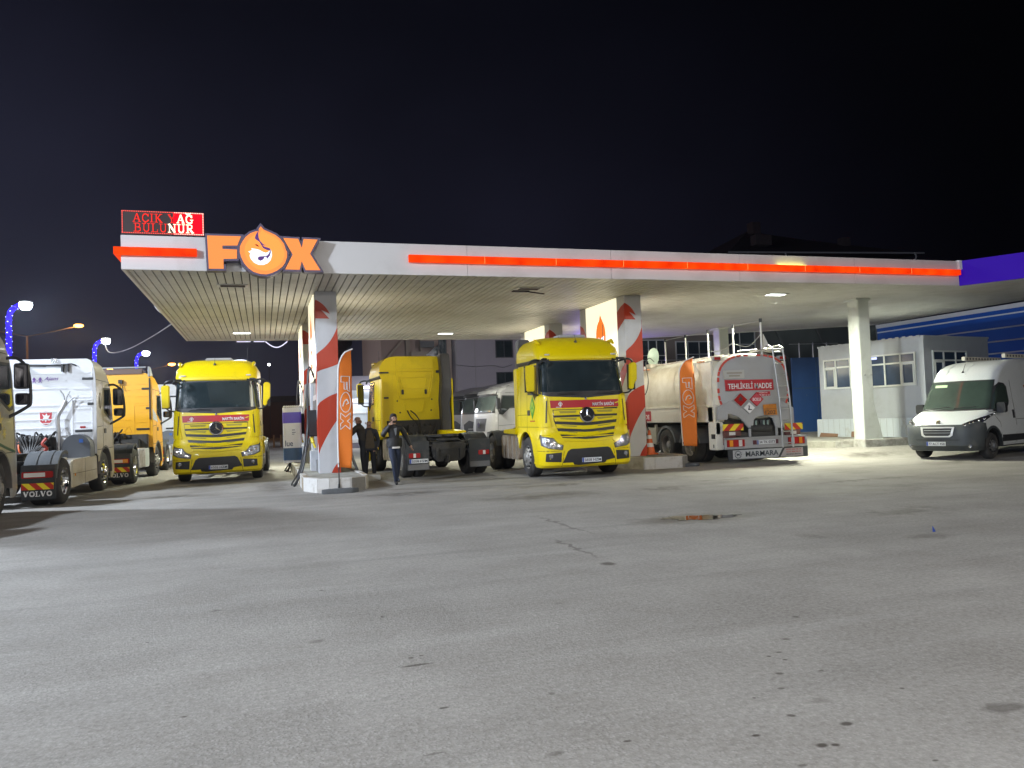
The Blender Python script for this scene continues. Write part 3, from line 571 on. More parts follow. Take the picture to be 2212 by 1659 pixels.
    m=MB(); m.box(-1.16,1.16,3.35,3.55,.92,.97); m.box(-.9,.9,3.6,4.1,.93,1.0); m.build('catwalk',ALU if decor=='white' else DRK,T,bev=.01)
    for s in(-1,1):
        m=MB(); sh.patch(m,[(.55,1.95),(.80,1.90),(1.25,2.05),(1.50,2.12),(1.50,2.78),(.75,2.80)],.006,.012,side=s); w=m.build('window_surround',BLK,T)
        m=MB(); sh.patch(m,[(.62,2.02),(.82,1.97),(1.25,2.11),(1.45,2.17),(1.45,2.73),(.80,2.75)],.010,.006,side=s); m.build('side_window',GLS,w)
        m=MB()
        for q in(((1.58,1.1),(1.60,2.95)),((.50,1.2),(.55,2.0)),((.45,1.15),(2.22,1.12)),((.7,2.95),(2.24,2.97)),((1.6,1.75),(2.22,1.72))): sh.patch(m,line2(*q,.014),.003,.004,side=s,step=.3)
        m.build('door_seam',mat('dark_seam',(.06,.055,.045),.7),T)
        m=MB(); sh.patch(m,rrect(1.28,1.48,1.55,1.68,.03),.014,.016,side=s); m.build('door_handle',BLK,T)
        if decor=='white' or decor=='beige':
            m=MB()
            for k in range(16):
                t=2*PI*k/16; t2=t+2*PI/16; sh.patch(m,line2((1.88+.13*math.cos(t),2.42+.20*math.sin(t)),(1.88+.13*math.cos(t2),2.42+.20*math.sin(t2)),.03),.006,.004,side=s,step=.3)
            sh.patch(m,line2((1.80,2.30),(1.96,2.54),.03),.006,.004,side=s); sh.patch(m,line2((1.85,2.25),(1.99,2.45),.02),.006,.004,side=s)
            m.build('round_door_emblem',mat('emblem_brown',(.12,.09,.06),.5),T)
        if decor=='beige':
            m=MB(); sh.patch(m,[(.5,1.18),(1.0,1.26),(1.6,1.38),(2.25,1.55),(2.25,1.50),(1.6,1.33),(1.0,1.21),(.5,1.13)],.006,.004,side=s); m.build('green_stripe',mat('stripe_green',(.01,.09,.06),.4),T)
            m=MB()
            for cx,cz,r_ in((1.75,2.0,.16),(1.35,1.70,.20),(1.95,1.62,.14),(1.1,1.5,.12),(2.05,2.35,.12)):
                P=[(cx+r_*(1.0 if k%2 else .45)*math.cos(k*PI/7+cx),cz+r_*(1. if k%2 else .45)*math.sin(k*PI/7+cx)) for k in range(14)]; sh.patch(m,P,.006,.004,side=s)
            m.build('yellow_flower_print',mat('flower_yellow',(.62,.50,.12),.4),T)
        if decor=='amber':
            m=MB(); sh.patch(m,[(1.3,1.85),(2.25,1.95),(2.25,2.32),(1.6,2.1)],.006,.006,side=s); m.build('grey_side_panel',GRY,T)
        # mirror on its dark arm
        m=MB(); m.tube(smooth_path([(s*1.20,.95,2.86),(s*1.34,.72,2.90),(s*1.48,.62,2.78),(s*1.56,.60,2.55),(s*1.58,.60,2.1),(s*1.52,.62,1.98),(s*1.25,.80,1.80)]),.032,8); m_=m.build('mirror_arm',BLK,T)
        m=MB(); m.prism(rrect(min(s*1.30,s*1.56),max(s*1.30,s*1.56),2.32,2.80,.05),.56,.68); m.prism(rrect(min(s*1.32,s*1.57),max(s*1.32,s*1.57),2.02,2.24,.05),.56,.68); m.build('mirror_housing',BLK,m_,bev=.02)
        m=MB(); m.prism(rrect(min(s*1.33,s*1.53),max(s*1.33,s*1.53),2.35,2.76,.03),.679,.684); m.prism(rrect(min(s*1.35,s*1.54),max(s*1.35,s*1.54),2.05,2.21,.03),.679,.684); m.build('mirror_glass',mat('mirror_face',(.1,.1,.11),.05,1),m_)
        m=MB(); m.prism(arc(1.38,.52,.70,-.05,PI+.05,16)+arc(1.38,.52,.655,PI+.05,-.05,16),*sorted((s*1.14,s*1.262)),'x'); m.prism(arc(1.38,.52,.675,0,PI,16)+arc(1.38,.52,.65,PI,0,16),*sorted((s*.8,s*1.14)),'x'); m.build('arch_trim',mat('trim_grey',(.12,.11,.10),.5),T)
        wheel(T,s*1.21,1.38,s,rim=CHR if decor=='white' else RIM); wheel(T,s*1.24,5.1,s,dual=True,rim=CHR if decor!='none' else RIM)
        x0,x1=sorted((s*.58,s*1.25)); mudguard(T,x0,x1,5.1,.52,.68,.05*PI,.62*PI,m_=MUD if decor!='amber' else FLP)
        if decor=='amber':
            m=MB()
            for xx in((.60,.88),(.94,1.22)): m.prism(arc(5.1,.52,.66,.15*PI,.85*PI,12)+arc(5.1,.52,.63,.85*PI,.15*PI,12),*sorted((s*xx[0],s*xx[1])),'x')
            m.build('mudguard_top',MUD,T)
        m=MB(); m.prism([(5.70,.80),(5.86,.80),(5.84,.22),(5.80,.16),(5.78,.16),(5.76,.7)],x0,x1,'x'); m.box(x0,x1,5.55,5.84,.80,.92); mf=m.build('mudflap',FLP,T,bev=.01)
        mm=TM(0,0,0); y_=5.872; fm=Matrix.Translation(((x0+x1)/2,y_,0))@Matrix.Rotation(PI,4,'Z')
        m=MB(); serif(m,'VOLVO',-.28,.56,.245,.11,-.002,.006,m=fm,bold=1.25); m.build('flap_lettering',TXW,mf)
        chevron(T,-.31,.31,-.004,.39,.53,'chevron_board',1,fm)
        m=MB(); m.box(x0+.03,x1-.03,5.84,5.90,.64,.78); tl=m.build('tail_light',RED,T,bev=.015)
        m=MB(); xa,xb=(x0+.08,x1-.18) if s<0 else (x0+.18,x1-.08); m.box(*((xa+.10,xb+.10) if s<0 else (xa-.1,xb-.1)),5.897,5.904,.665,.755); m.build('lens_strip',WLN,tl)
        if decor=='amber': m=MB(); m.box(x0+.06,x0+.2,5.897,5.905,.66,.76); m.build('indicator_lens',AMB,tl)
        if skirt:
            m=MB(); m.prism([(2.18,.98),(4.28,.96),(4.34,.92),(4.44,.30),(2.10,.38)],*sorted((s*1.16,s*1.22)),'x'); sk=m.build('side_skirt',sp,T,bev=.012)
            m=MB(); m.box(*sorted((s*1.219,s*1.223)),2.2,4.35,.62,.63); m.box(*sorted((s*1.219,s*1.223)),3.3,3.31,.32,.96); m.build('skirt_seam',MATS['dark_seam'],sk)
            m=MB(); m.bbox((s*1.225,4.2,.6),(.02,.06,.06)); m.build('side_marker',AMB,T)
            m=MB(); m.prism(rrect(2.3,4.2,.42,.94,.12),*sorted((s*.55,s*1.12)),'x'); m.build('fuel_tank',ALU,T)
        else:
            m=MB(); m.prism(rrect(2.35,3.05,.38,1.0,.12),*sorted((s*.55,s*1.14)),'x'); tk=m.build('fuel_tank',mat('pale_tank',(.48,.52,.48),.45,.3),T,bev=.03)
            m=MB()
            for k in range(5): m.prism(rrect(3.12+.20*k,3.27+.20*k,.40,1.02,.06),*sorted((s*.6,s*1.16)),'x')
            m.build('air_tank',ALU,T,bev=.03)
    if decor=='white': m=MB(); m.bbox((-.92,D+.01,1.73),(.13,.02,.05)); m.build('red_marker',RED,T)
    return T
vo_tractor((-6.07,18.9),PI-.03,'beige tractor truck with green stripe and yellow flower prints at the left picture edge',mat('beige_dull',(.36,.345,.31),.30,0,.06,2,coat=.5,dirt=(.25,.20,.12),ds=1.5,dlo=.5,dhi=.95),decor='beige').scale=(1,1,1.085)
vo_tractor((-5.30,25.3),PI-.05,'white tractor truck with red crest on its cab back, second from the left edge',WHT,BEI,decor='white')  # cab sides and skirts beige, back wall white
vo_tractor((-4.70,31.4),PI-.05,'amber orange tractor truck with brown roller above its cab back, parked in the left row',ORG,skirt=False,decor='amber')
vo_tractor((-4.6,38.9),PI-.05,'white tractor truck mostly hidden behind the left yellow truck',WHT,decor='plain')
# ------------------------------------------------------------------ ground
def ss(x,a,b): t=max(0,min(1,(x-a)/(b-a))); return t*t*(3-2*t)
def gz(x,y): return .2*ss(y,18.9,20.5)*ss(x,15.8,18.2)
def ground_material():
    m=bpy.data.materials.new('worn_asphalt'); m.use_nodes=True; n=m.node_tree.nodes; L=m.node_tree.links; b=n['Principled BSDF']
    tc=n.new('ShaderNodeTexCoord'); P=tc.outputs['Object']
    def noise(sc,det=6,ro=.6,vec=None):
        k=n.new('ShaderNodeTexNoise'); k.inputs['Scale'].default_value=sc; k.inputs['Detail'].default_value=det; k.inputs['Roughness'].default_value=ro; L.new(vec or P,k.inputs[0]); return k.outputs[0]
    def mrange(v,a,c,d=0,e=1):
        k=n.new('ShaderNodeMapRange'); k.inputs[1].default_value=a; k.inputs[2].default_value=c; k.inputs[3].default_value=d; k.inputs[4].default_value=e; L.new(v,k.inputs[0]); return k.outputs[0]
    def math_(op,a,c):
        k=n.new('ShaderNodeMath'); k.operation=op
        for i,v in enumerate((a,c)):
            if isinstance(v,(int,float)): k.inputs[i].default_value=v
            else: L.new(v,k.inputs[i])
        return k.outputs[0]
    def mix(f_,a,c):
        k=n.new('ShaderNodeMix'); k.data_type='RGBA'; 
        if isinstance(f_,(int,float)): k.inputs[0].default_value=f_
        else: L.new(f_,k.inputs[0])
        for i,v in((6,a),(7,c)):
            if isinstance(v,tuple): k.inputs[i].default_value=(*v,1)
            else: L.new(v,k.inputs[i])
        return k.outputs[2]
    big=noise(.30,6,.7); mid=noise(.85,8,.68); fine=noise(26,5,.75); agg=n.new('ShaderNodeTexVoronoi'); agg.inputs['Scale'].default_value=42; L.new(P,agg.inputs[0])
    # streaks swept along the driving direction
    mp=n.new('ShaderNodeMapping'); mp.inputs['Rotation'].default_value=(0,0,.35); mp.inputs['Scale'].default_value=(.10,1.1,1); L.new(P,mp.inputs[0]); streak=noise(1.6,7,.65,mp.outputs[0])
    c=mix(mrange(big,.35,.68),(.246,.228,.204),(.372,.350,.318)); c=mix(mrange(mid,.44,.68,0,.60),c,(.19,.170,.145)); c=mix(mrange(streak,.52,.72,0,.60),c,(.155,.145,.13)); c=mix(mrange(streak,.45,.28,0,.5),c,(.43,.41,.38))
    c=mix(mrange(fine,.30,.72),mix(.46,c,(.07,.064,.055)),mix(.30,c,(.50,.48,.45)))
    c=mix(mrange(agg.outputs[0],.0,.38,.34,0),c,(.44,.43,.41))
    # stains at their own places (x,y,rx,ry)
    warp=n.new('ShaderNodeTexNoise'); warp.inputs['Scale'].default_value=5; warp.inputs['Detail'].default_value=4; L.new(P,warp.inputs[0])
    sb=n.new('ShaderNodeVectorMath'); sb.operation='SUBTRACT'; L.new(warp.outputs[1],sb.inputs[0]); sb.inputs[1].default_value=(.5,.5,.5)
    def spot(x,y,rx,ry,w=.18,soft=.5):
        k=n.new('ShaderNodeVectorMath'); k.operation='MULTIPLY_ADD'; L.new(sb.outputs[0],k.inputs[0]); k.inputs[1].default_value=(w,w,0); L.new(P,k.inputs[2])
        q=n.new('ShaderNodeMapping'); q.vector_type='TEXTURE'; q.inputs['Location'].default_value=(x,y,0); q.inputs['Scale'].default_value=(rx,ry,1); L.new(k.outputs[0],q.inputs[0])
        ln=n.new('ShaderNodeVectorMath'); ln.operation='LENGTH'; L.new(q.outputs[0],ln.inputs[0]); return mrange(ln.outputs['Value'],1,soft)
    dark=None
    for s_ in STAINS:
        k=spot(*s_[:4],w=s_[4] if len(s_)>4 else .10); k=math_('MULTIPLY',k,s_[5] if len(s_)>5 else .75); dark=k if dark is None else math_('MAXIMUM',dark,k)
    c=mix(dark,c,(.045,.034,.026))
    oil=None
    for s_ in OILY:
        k=math_('MULTIPLY',spot(*s_,w=1.6,soft=.1),mrange(mid,.38,.62,.25,1)); oil=k if oil is None else math_('MAXIMUM',oil,k)
    c=mix(math_('MULTIPLY',oil,.80),c,(.055,.046,.036)); wet=spot(*PUD[:2],PUD[2]*1.45,PUD[3]*1.5,w=.7,soft=.45); c=mix(math_('MULTIPLY',math_('MULTIPLY',wet,mrange(fine,.35,.6,.6,1)),.85),c,(.05,.043,.036))
    L.new(c,b.inputs['Base Color'])
    ro=mrange(mid,.3,.7,.78,.95); ro=math_('SUBTRACT',ro,math_('MULTIPLY',oil,.28)); ro=math_('SUBTRACT',ro,math_('MULTIPLY',wet,.30)); L.new(ro,b.inputs['Roughness']); b.inputs['Specular IOR Level'].default_value=.45
    bp=n.new('ShaderNodeBump'); bp.inputs['Strength'].default_value=.42; bp.inputs['Distance'].default_value=.012
    rough_area=mrange(noise(.22,4),.40,.62,.30,1.)
    h=math_('MULTIPLY',math_('ADD',math_('MULTIPLY',noise(48,4,.7),1.),math_('MULTIPLY',mrange(agg.outputs[0],0,.5,1,0),.8)),rough_area); h=math_('ADD',h,math_('MULTIPLY',noise(3,3),.9)); L.new(h,bp.inputs['Height']); L.new(bp.outputs[0],b.inputs['Normal'])
    return m
PUD=(6.0,10.35,.84,.38)
OILY=[(6.2,16.9,1.8,.35),(0.2,21.5,.5,2.4),(7.9,14.6,.9,.4),(11.5,15.2,3.0,.5),(16.5,16.0,3.0,.45),(3.0,17.2,2.6,.5),(-2.,20.2,2.4,.6),(4.8,20.6,3.4,1.3),(8.6,18.4,3.2,1.5),(13.6,18.6,2.4,.9),(5.2,14.8,1.6,1.0),(10.5,12.2,2.4,.9),(-1.4,23.2,2.,1.2),(9.0,9.3,1.0,.35),(17.5,19.5,1.5,.6)]
STAINS=[(0.91,5.15,0.13,0.030,.04),(0.91,5.32,0.025,0.018,.03),(0.98,5.34,0.02,0.014,.03),(0.91,4.34,0.04,0.019,.04),(-0.45,4.78,0.018,0.017,.03),(-0.43,7.39,0.06,0.036,.05,.5),(-0.86,6.53,0.018,0.02,.04),(0.89,6.52,0.018,0.03,.04),(0.49,7.8,0.03,0.03,.04,.6),(0.74,3.77,0.07,0.014,.05,.5),(0.34,6.02,0.08,0.05,.15,.4),(3.43,7.71,0.10,0.12,.08),(3.5,8.83,0.04,.9,.3,.5),(4.1,10.8,0.05,1.3,.4,.45),(3.8,5.11,0.034,0.04,.04,.6),(3.37,4.65,0.04,0.028,.04,.6),(3.15,4.43,0.026,0.02,.03,.7),(3.09,4.29,0.02,0.02,.03),(3.04,4.39,0.018,0.02,.03),(2.9,4.08,0.032,0.028,.03,.7),(2.75,3.87,0.03,0.018,.03,.6),(2.55,3.51,0.028,0.026,.03),(2.73,3.32,0.042,0.028,.04,.85),(2.24,3.37,0.03,0.018,.03,.9),(2.45,3.16,0.036,0.028,.04,.9),(2.51,3.14,0.028,0.02,.03,.9),(3.35,3.61,0.02,0.016,.03),(2.53,3.8,0.014,0.012,.02),(3.15,4.03,0.026,0.014,.03,.6),(1.64,3.55,0.026,0.017,.03,.8),(1.27,3.56,0.055,0.03,.06,.5),(2.24,3.02,0.028,0.016,.03,.6),(2.8,2.84,0.02,0.012,.02,.7),(1.54,4.31,0.024,0.026,.03,.5),(2.82,3.63,0.08,0.05,.08,.25),(3.6,3.18,0.14,0.08,.14,.55),(2.34,6.31,0.07,0.04,.1,.3),(7.44,7.47,0.34,0.22,.35,.35),(6.33,8.14,0.20,0.25,.3,.25),(12.,13.6,1.6,.12,.9,.5),(10.2,15.6,1.8,.10,.9,.4)]
mb=MB(); xs=[-160,-60,-20]+[-10+i*1. for i in range(50)]+[50,90,170]; ys=[-90,-30]+[-4+i*.8 for i in range(60)]+[60,90,140,260]
V=[(x,y,gz(x,y)) for y in ys for x in xs]; nx=len(xs); mb.add(V,[(j*nx+i,j*nx+i+1,(j+1)*nx+i+1,(j+1)*nx+i) for j in range(len(ys)-1) for i in range(nx-1)])
gr=mb.build('ground',ground_material(),fix=False); tag(gr,kind='structure')
# puddle: thin sheet of water with a ragged outline
random.seed(3); P=[]
for i in range(64):
    t=2*PI*i/64; r_=1+.14*math.sin(3*t+1)+.10*math.sin(7*t)+.08*math.sin(13*t)+random.uniform(-.10,.10); P.append((PUD[0]+.12+PUD[2]*.62*r_*math.cos(t),PUD[1]+PUD[3]*.62*r_*math.sin(t)-.10*math.cos(t)))
wm=mat('puddle_water',(.025,.022,.018),.03,0,.3,2,spec=.8,bump=.02,bs=5)
tag(MB().prism(P,.0,.005,'z').build('puddle',wm,smooth=False),kind='structure')
# raised concrete platform on the right with kerb
CON=mat('pale_concrete',(.34,.33,.29),.85,0,.15,1.5,bump=.25,bs=18,dirt=(.17,.155,.125),ds=1.8,dlo=.45,dhi=.75)
KRB=mat('kerb_concrete',(.40,.39,.36),.85,0,.15,3,bump=.3,bs=14,dirt=(.16,.14,.12),ds=2.5,dlo=.42,dhi=.7)
KDK=mat('kerb_black_paint',(.07,.065,.055),.8,0,.3,4,bump=.3,bs=14)
pl=[(17.5,23.2),(17.9,21.6),(19.5,20.9),(26,23.6),(60,30),(60,60),(17.5,60)]
mb=MB().prism(pl,.0,.38,'z'); tag(mb.build('platform',CON,smooth=False),kind='structure')
mb=MB()
for i in range(5):
    a=Vector((17.55,23.2+i*1.0,0)); mb.box(a.x-.12,a.x+.01,a.y+.01,a.y+.98,.12,.385,0)
tag(mb.build('kerb',[KRB,KDK],bev=.01),kind='structure')
mb=MB(); d=Vector((1.62,-.7,0)).normalized()
def seg(p,q,z0,z1,mi,w=.13,m_=mb):
    p=Vector(p);q=Vector(q);d=(q-p).normalized();n_=Vector((-d.y,d.x))*w; e_=d*.012; m_.prism([p+e_,q-e_,q-e_-n_,p+e_-n_],z0,z1,'z',mi)
for i in range(7): 
    a=Vector((19.5,20.9)); b_=Vector((26,23.6)); seg(a.lerp(b_,i/7),a.lerp(b_,(i+1)/7),.10,.386,1 if i%2==0 else 0)
seg((17.9,21.6),(19.5,20.9),.10,.386,0)
tag(mb.build('kerb',[KRB,KDK],bev=.01),kind='structure')
# ------------------------------------------------------------------ pump islands
def island(x0,x1,y0,y1,label):
    c=.42; P=[(x0,y0+.9),(x0+.28,y0+.12),(x0+.55,y0),(x1-.50,y0),(x1-.12,y0+.35),(x1,y0+.85),(x1,y1),(x0,y1)]
    T=thing('pump_island',((x0+x1)/2,y0,0),0,label,'island','concrete pump islands'); o=(Vector(((x0+x1)/2,y0)))
    Q=[(p[0]-o.x,p[1]-o.y) for p in P]; cx=0
    inn=[(q[0]*.84,.14+(q[1]-.0)*.985) for q in Q]; MB().prism(inn,0,.30,'z').build('island_deck',CON,T,smooth=False)
    m=MB(); n_=len(Q)
    for i in range(n_):
        a=Vector(Q[i]); b_=Vector(Q[(i+1)%n_]); L_=(b_-a).length; k=max(1,round(L_/.9))
        for j in range(k):
            p=a.lerp(b_,j/k); q=a.lerp(b_,(j+1)/k); d=(q-p).normalized(); nn=Vector((-d.y,d.x))*.14; e_=d*.005; mi=1 if (i+j)%2 and i>3 else 0
            if i==3: mi=2
            m.prism([p+e_,q-e_,q-e_+nn*1.0,p+e_+nn],-.02,.325,'z',mi)
    m.build('kerb_stone',[mat('white_kerb_paint',(.56,.54,.51),.8,0,.1,3,bump=.35,bs=14,dirt=(.27,.22,.17),ds=2.4,dlo=.50,dhi=.75),mat('tan_kerb',(.30,.25,.18),.85,0,.2,3,bump=.3),mat('grey_kerb',(.26,.25,.23),.85,0,.2,3,bump=.3,bs=14,dirt=(.14,.12,.10),ds=2.5)],T,bev=.015)
    return T
island(.87,2.40,18.55,33,'concrete pump island with white painted kerb nose on the left')
island(9.7,11.6,19.6,33,'concrete pump island under the big striped pillar beside the tanker')
# ------------------------------------------------------------------ canopy
SOF=5.05
CAN=thing('station_canopy',(0,18.4,0),0,'wide white fuel station canopy with slatted soffit and orange light strip','canopy')
def cp(o): o.parent=CAN; o.matrix_parent_inverse=Matrix.Translation((0,-18.4,0)); return o
SLA=mat('soffit_slat',(.53,.515,.475),.5,0,.10,.7,bump=.05,bs=8,dirt=(.36,.34,.29),ds=.5,dlo=.45,dhi=.8)
SLD=mat('soffit_gap',(.03,.025,.02),.8)
FAS=mat('fascia_panel',(.60,.58,.57),.45,0,.04,.8,dirt=(.42,.39,.36),ds=.7,dlo=.5,dhi=.9)
mb=MB(); x=-2.78; i=0
holes=[(-.64,20.3,.34,.10),(6.95,20.3,.33,.10)]
while x<25.6:
    x1=x+.183; yb=33.15 if x<16.9 else 33.15-(x-16.9)*(33.15-27.9)/(25.6-16.9); yf=18.42 if x<19.95 else 18.42-(x-19.95)*1.55
    mb.box(x,x1-.026,yf,yb,SOF-.0,SOF+.035); x=x1
while x<40: 
    x1=x+.183; yf=8.5; yb=27.9-(x-25.6)*.1-22*ss(x,25.6,26.0); 
    if yb>yf: mb.box(x,x1-.014,yf,max(yf+.2,yb),SOF,SOF+.03)
    x=x1
    if x>26.3: break
cp(mb.build('soffit_slats',SLA,smooth=False))
cp(MB().prism([(-2.75,18.45),(20.1,18.45),(26.2,8.7),(26.3,8.6),(26.3,20.9),(25.65,27.85),(16.9,33.1),(-2.75,33.1)],SOF+.045,SOF+.06,'z').build('soffit_backing',SLD,smooth=False))
cp(MB().prism([(-2.75,18.45),(20.15,18.45),(26.2,8.7),(26.3,8.6),(26.3,20.9),(25.65,27.85),(16.9,33.1),(-2.75,33.1)],5.60,5.66,'z').build('roof_deck',GRY,smooth=False))
mb=MB()
for i in range(6):
    a=-2.81+i*(22.77/6); mb.box(a+.003,a+22.77/6-.003,18.30,18.37,SOF-.03,5.76)
cp(mb.build('front_fascia',FAS,bev=.006))
cp(MB().box(-2.81,-2.74,18.372,33.2,SOF-.03,5.76).build('side_fascia',FAS,bev=.006))
cp(MB().box(-2.738,16.9,33.13,33.2,SOF-.03,5.76).prism([(16.9,33.13),(25.7,27.85),(25.75,27.92),(16.93,33.2)],SOF-.03,5.76,'z').build('rear_fascia',FAS,bev=.006))
cp(MB().box(-2.74,19.9,18.375,18.42,SOF-.02,SOF+.012).box(-2.735,-2.70,18.42,33.1,SOF-.02,SOF+.012).build('soffit_trim',mat('trim_dark_line',(.30,.27,.24),.6)))
PUR=mat('violet_fascia',(.010,.002,.06),.6,0,.15,.6,em=(.024,.0,.30),es=.9,spec=.15)
d=Vector((6.05,-9.9)).normalized(); nn=Vector((d.y,-d.x))*-.07
mb=MB(); a=Vector((19.99,18.33)); b_=Vector((26.1,8.4)); mb.prism([a,b_,b_+nn,a+nn],SOF-.03,5.76,'z'); pf=cp(mb.build('violet_lit_fascia',PUR))
mb=MB(); mb.box(19.93,20.06,18.24,18.40,5.50,5.775); cp(mb.build('corner_cap',TXW,bev=.01))
# orange light strip, box section on the fascia
ORL=mat('orange_light_strip',(.10,.006,.0),.8,0,0,spec=.05); 
def strip_mat():
    m=ORL; n=m.node_tree.nodes; L=m.node_tree.links; b=n['Principled BSDF']; t=n.new('ShaderNodeTexCoord'); k=n.new('ShaderNodeTexNoise'); k.inputs['Scale'].default_value=2.2; k.inputs['Detail'].default_value=6; L.new(t.outputs['Object'],k.inputs[0])
    r=n.new('ShaderNodeValToRGB'); L.new(k.outputs[0],r.inputs[0]); e=r.color_ramp.elements; e[0].position=.3; e[0].color=(.66,.018,.0,1); e[1].position=.72; e[1].color=(1,.075,.003,1); L.new(r.outputs[0],b.inputs['Emission Color']); b.inputs['Emission Strength'].default_value=1.25
strip_mat()
mb=MB(); mb.box(-2.93,-1.30,18.16,18.295,5.32,5.475); mb.box(-2.93,-2.815,18.30,19.4,5.32,5.475); s1=cp(mb.build('orange_light_strip',ORL)); 
n_=9; xs_=[3.34+(19.90-3.34)*i/n_ for i in range(n_+1)]
for i in range(n_): s2=cp(MB().box(xs_[i]+.004,xs_[i+1]-.004,18.16,18.295,5.315,5.475).build('orange_light_strip',ORL))
mb=MB()
for x_ in xs_[1:-1]: mb.box(x_-.004,x_+.004,18.158,18.295,5.315,5.475)
cp(mb.build('strip_joint',emat('strip_joint_glow',(1,.45,.12),1.4)))
cp(MB().box(13.55,14.45,18.20,18.297,5.476,5.486).build('lamp_leak',emat('leak_glow',(1,.85,.15),6)))
# recessed square lamps
def lamp(x,y,on=True,p=300,col=GRN,lab=''):
    T=thing('canopy_lamp',(x,y,SOF),0,lab,'ceiling lamp','recessed lamps in the canopy soffit')
    m=MB(); 
    for b in ((-.36,.36,-.20,-.15),(-.36,.36,.15,.20),(-.36,-.29,-.15,.15),(.29,.36,-.15,.15)): m.box(*b,-.022,-.002)
    m.build('lamp_frame',FAS if not on else SLA,T)
    if on:
        MB().box(-.29,.29,-.15,.15,-.016,-.008).build('lamp_lens',emat('lamp_glow',(.93,1,.95),14),T)
        l=light('canopy_lamp_light','AREA',(x,y,SOF-.03),(x,y,0),p,col,.5); l.parent=T; l.matrix_parent_inverse=Matrix.Translation((-x,-y,-SOF)); l.data.spread=R(165)
    else:
        MB().box(-.28,.28,-.14,.14,-.026,-.004).build('lamp_opening',mat('opening_dark',(.02,.008,.012),.9),T)
        if x>3: MB().box(-.30,.30,-.012,.012,-.03,-.0,m=TM(.30,.34,-.05,R(12),R(4),R(70))).box(-.34,.10,.24,.50,-.028,-.004).build('loose_panel',mat('opening_dark',(.02,.008,.012),.9),T)
lamp(-.69,30.6,True,520,lab='lit square soffit lamp above the left yellow truck')
lamp(7.08,31.0,True,480,lab='lit square soffit lamp above the yellow truck seen from behind')
lamp(15.09,20.5,True,1050,lab='brightest lit soffit lamp over the tanker')
lamp(-.64,20.3,False,lab='unlit dark soffit lamp opening near the front below the big letters')
lamp(6.95,20.1,False,lab='unlit broken soffit lamp opening with hanging panel near the middle')
# ones hidden behind pillars or beyond the frame still light the place
for q in ((15.0,29.5,380),(22.5,24.5,450)): 
    l=light('canopy_lamp_light','AREA',(q[0],q[1],SOF-.03),(q[0],q[1],0),q[2],GRN,.5); l.data.spread=R(165)
light('violet_sign_light','AREA',(15.2,34.6,4.0),(15.2,30.5,5.2),170,(.25,.15,1),1.5)
# bright tube garland under the rear edge
mb=MB()
for x0,x1 in((-.95,-.42),(-.30,.12),(1.5,1.95)): mb.tube([(x0,33.24,4.99),(x1,33.24,4.99)],.018,6)
mb.tube([(.15+.85*i/10,33.24,4.99-.24*math.sin(PI*i/10)) for i in range(11)],.022,6)
gl_=mb.build('light_garland',emat('garland_white',(.8,.78,1),1.3)); tag(gl_,'thin white light garland pieces hanging under the rear canopy edge over the left yellow truck','garland')
# ------------------------------------------------------------------ FOX sign
SG=thing('illuminated_brand_sign',(0,18.0,4.9),0,'large glowing orange letters with a round flame emblem between them on the canopy fascia','sign')
def sgx(px,py): return ((px-563)/2.36e0*0,0)
def k1(x,y): # crop (900,860)-(1300,1110) scale .18083 -> metres relative to sign base
    u=(900+.18083*x)/1.8228; v=(860+.18083*y)/1.8228; return (-1.07+(u-447)*(2.36/243), 5.74+.0*(u-447)-(v-(510+(u-447)*.018))*(.755/73.5)-4.9)
def k2(x,y): # crop (400,800)-(1400,1400) scale .45208
    u=(400+.45208*x)/1.8228; v=(800+.45208*y)/1.8228; return (-1.07+(u-447)*(2.36/243), 5.74-(v-(510+(u-447)*.018))*(.755/73.5)-4.9)
FR=mat('sign_frame',(.09,.075,.13),.45,.2,.1,4)
OGL=mat('sign_orange_glow',(.05,.01,.0),.8,0,0,em=(1,.31,.085),es=1.15,spec=.05); OGI=mat('sign_inner_glow',(.05,.01,.0),.8,0,0,em=(1,.36,.08),es=1.25,spec=.05); WGL=emat('sign_white_glow',(.86,.90,1),1.5); VGL=emat('sign_violet',(.16,.07,.32),.8); RGL=emat('sign_red_edge',(.45,.03,.02),.8)
Fp=[(918,290),(1205,293),(1172,372),(1045,374),(1045,404),(1168,408),(1166,486),(1052,488),(1052,572),(928,572)]; Fp=[k2(*p) for p in Fp]
Xp=[(1170,425),(1500,438),(1577,640),(1620,440),(1935,450),(1757,765),(1980,1128),(1648,1125),(1567,925),(1515,1118),(1195,1110),(1370,785)]; Xp=[k1(*p) for p in Xp]
def outset(P,w):
    n=len(P); A=sum(P[i][0]*P[(i+1)%n][1]-P[(i+1)%n][0]*P[i][1] for i in range(n)); sg=1 if A>0 else -1; out=[]
    for i in range(n):
        a=Vector(P[i-1]);b=Vector(P[i]);c=Vector(P[(i+1)%n]); d1=(b-a).normalized(); d2=(c-b).normalized(); n1=Vector((d1.y,-d1.x))*sg; n2=Vector((d2.y,-d2.x))*sg; q=(n1+n2); 
        q=q/max(.45,q.length_squared)*2 if q.length>1e-4 else n1; out.append((b.x+q.x*w,b.y+q.y*w))
    return out
def letter(name,P):
    f_=MB().prism(outset(P,.045),-.0,.26).build(name,FR,SG,bev=.006)
    MB().prism(P,-.012,.01).build('letter_face',OGL,f_,smooth=False)
letter('letter_box',Fp); letter('letter_box',Xp)
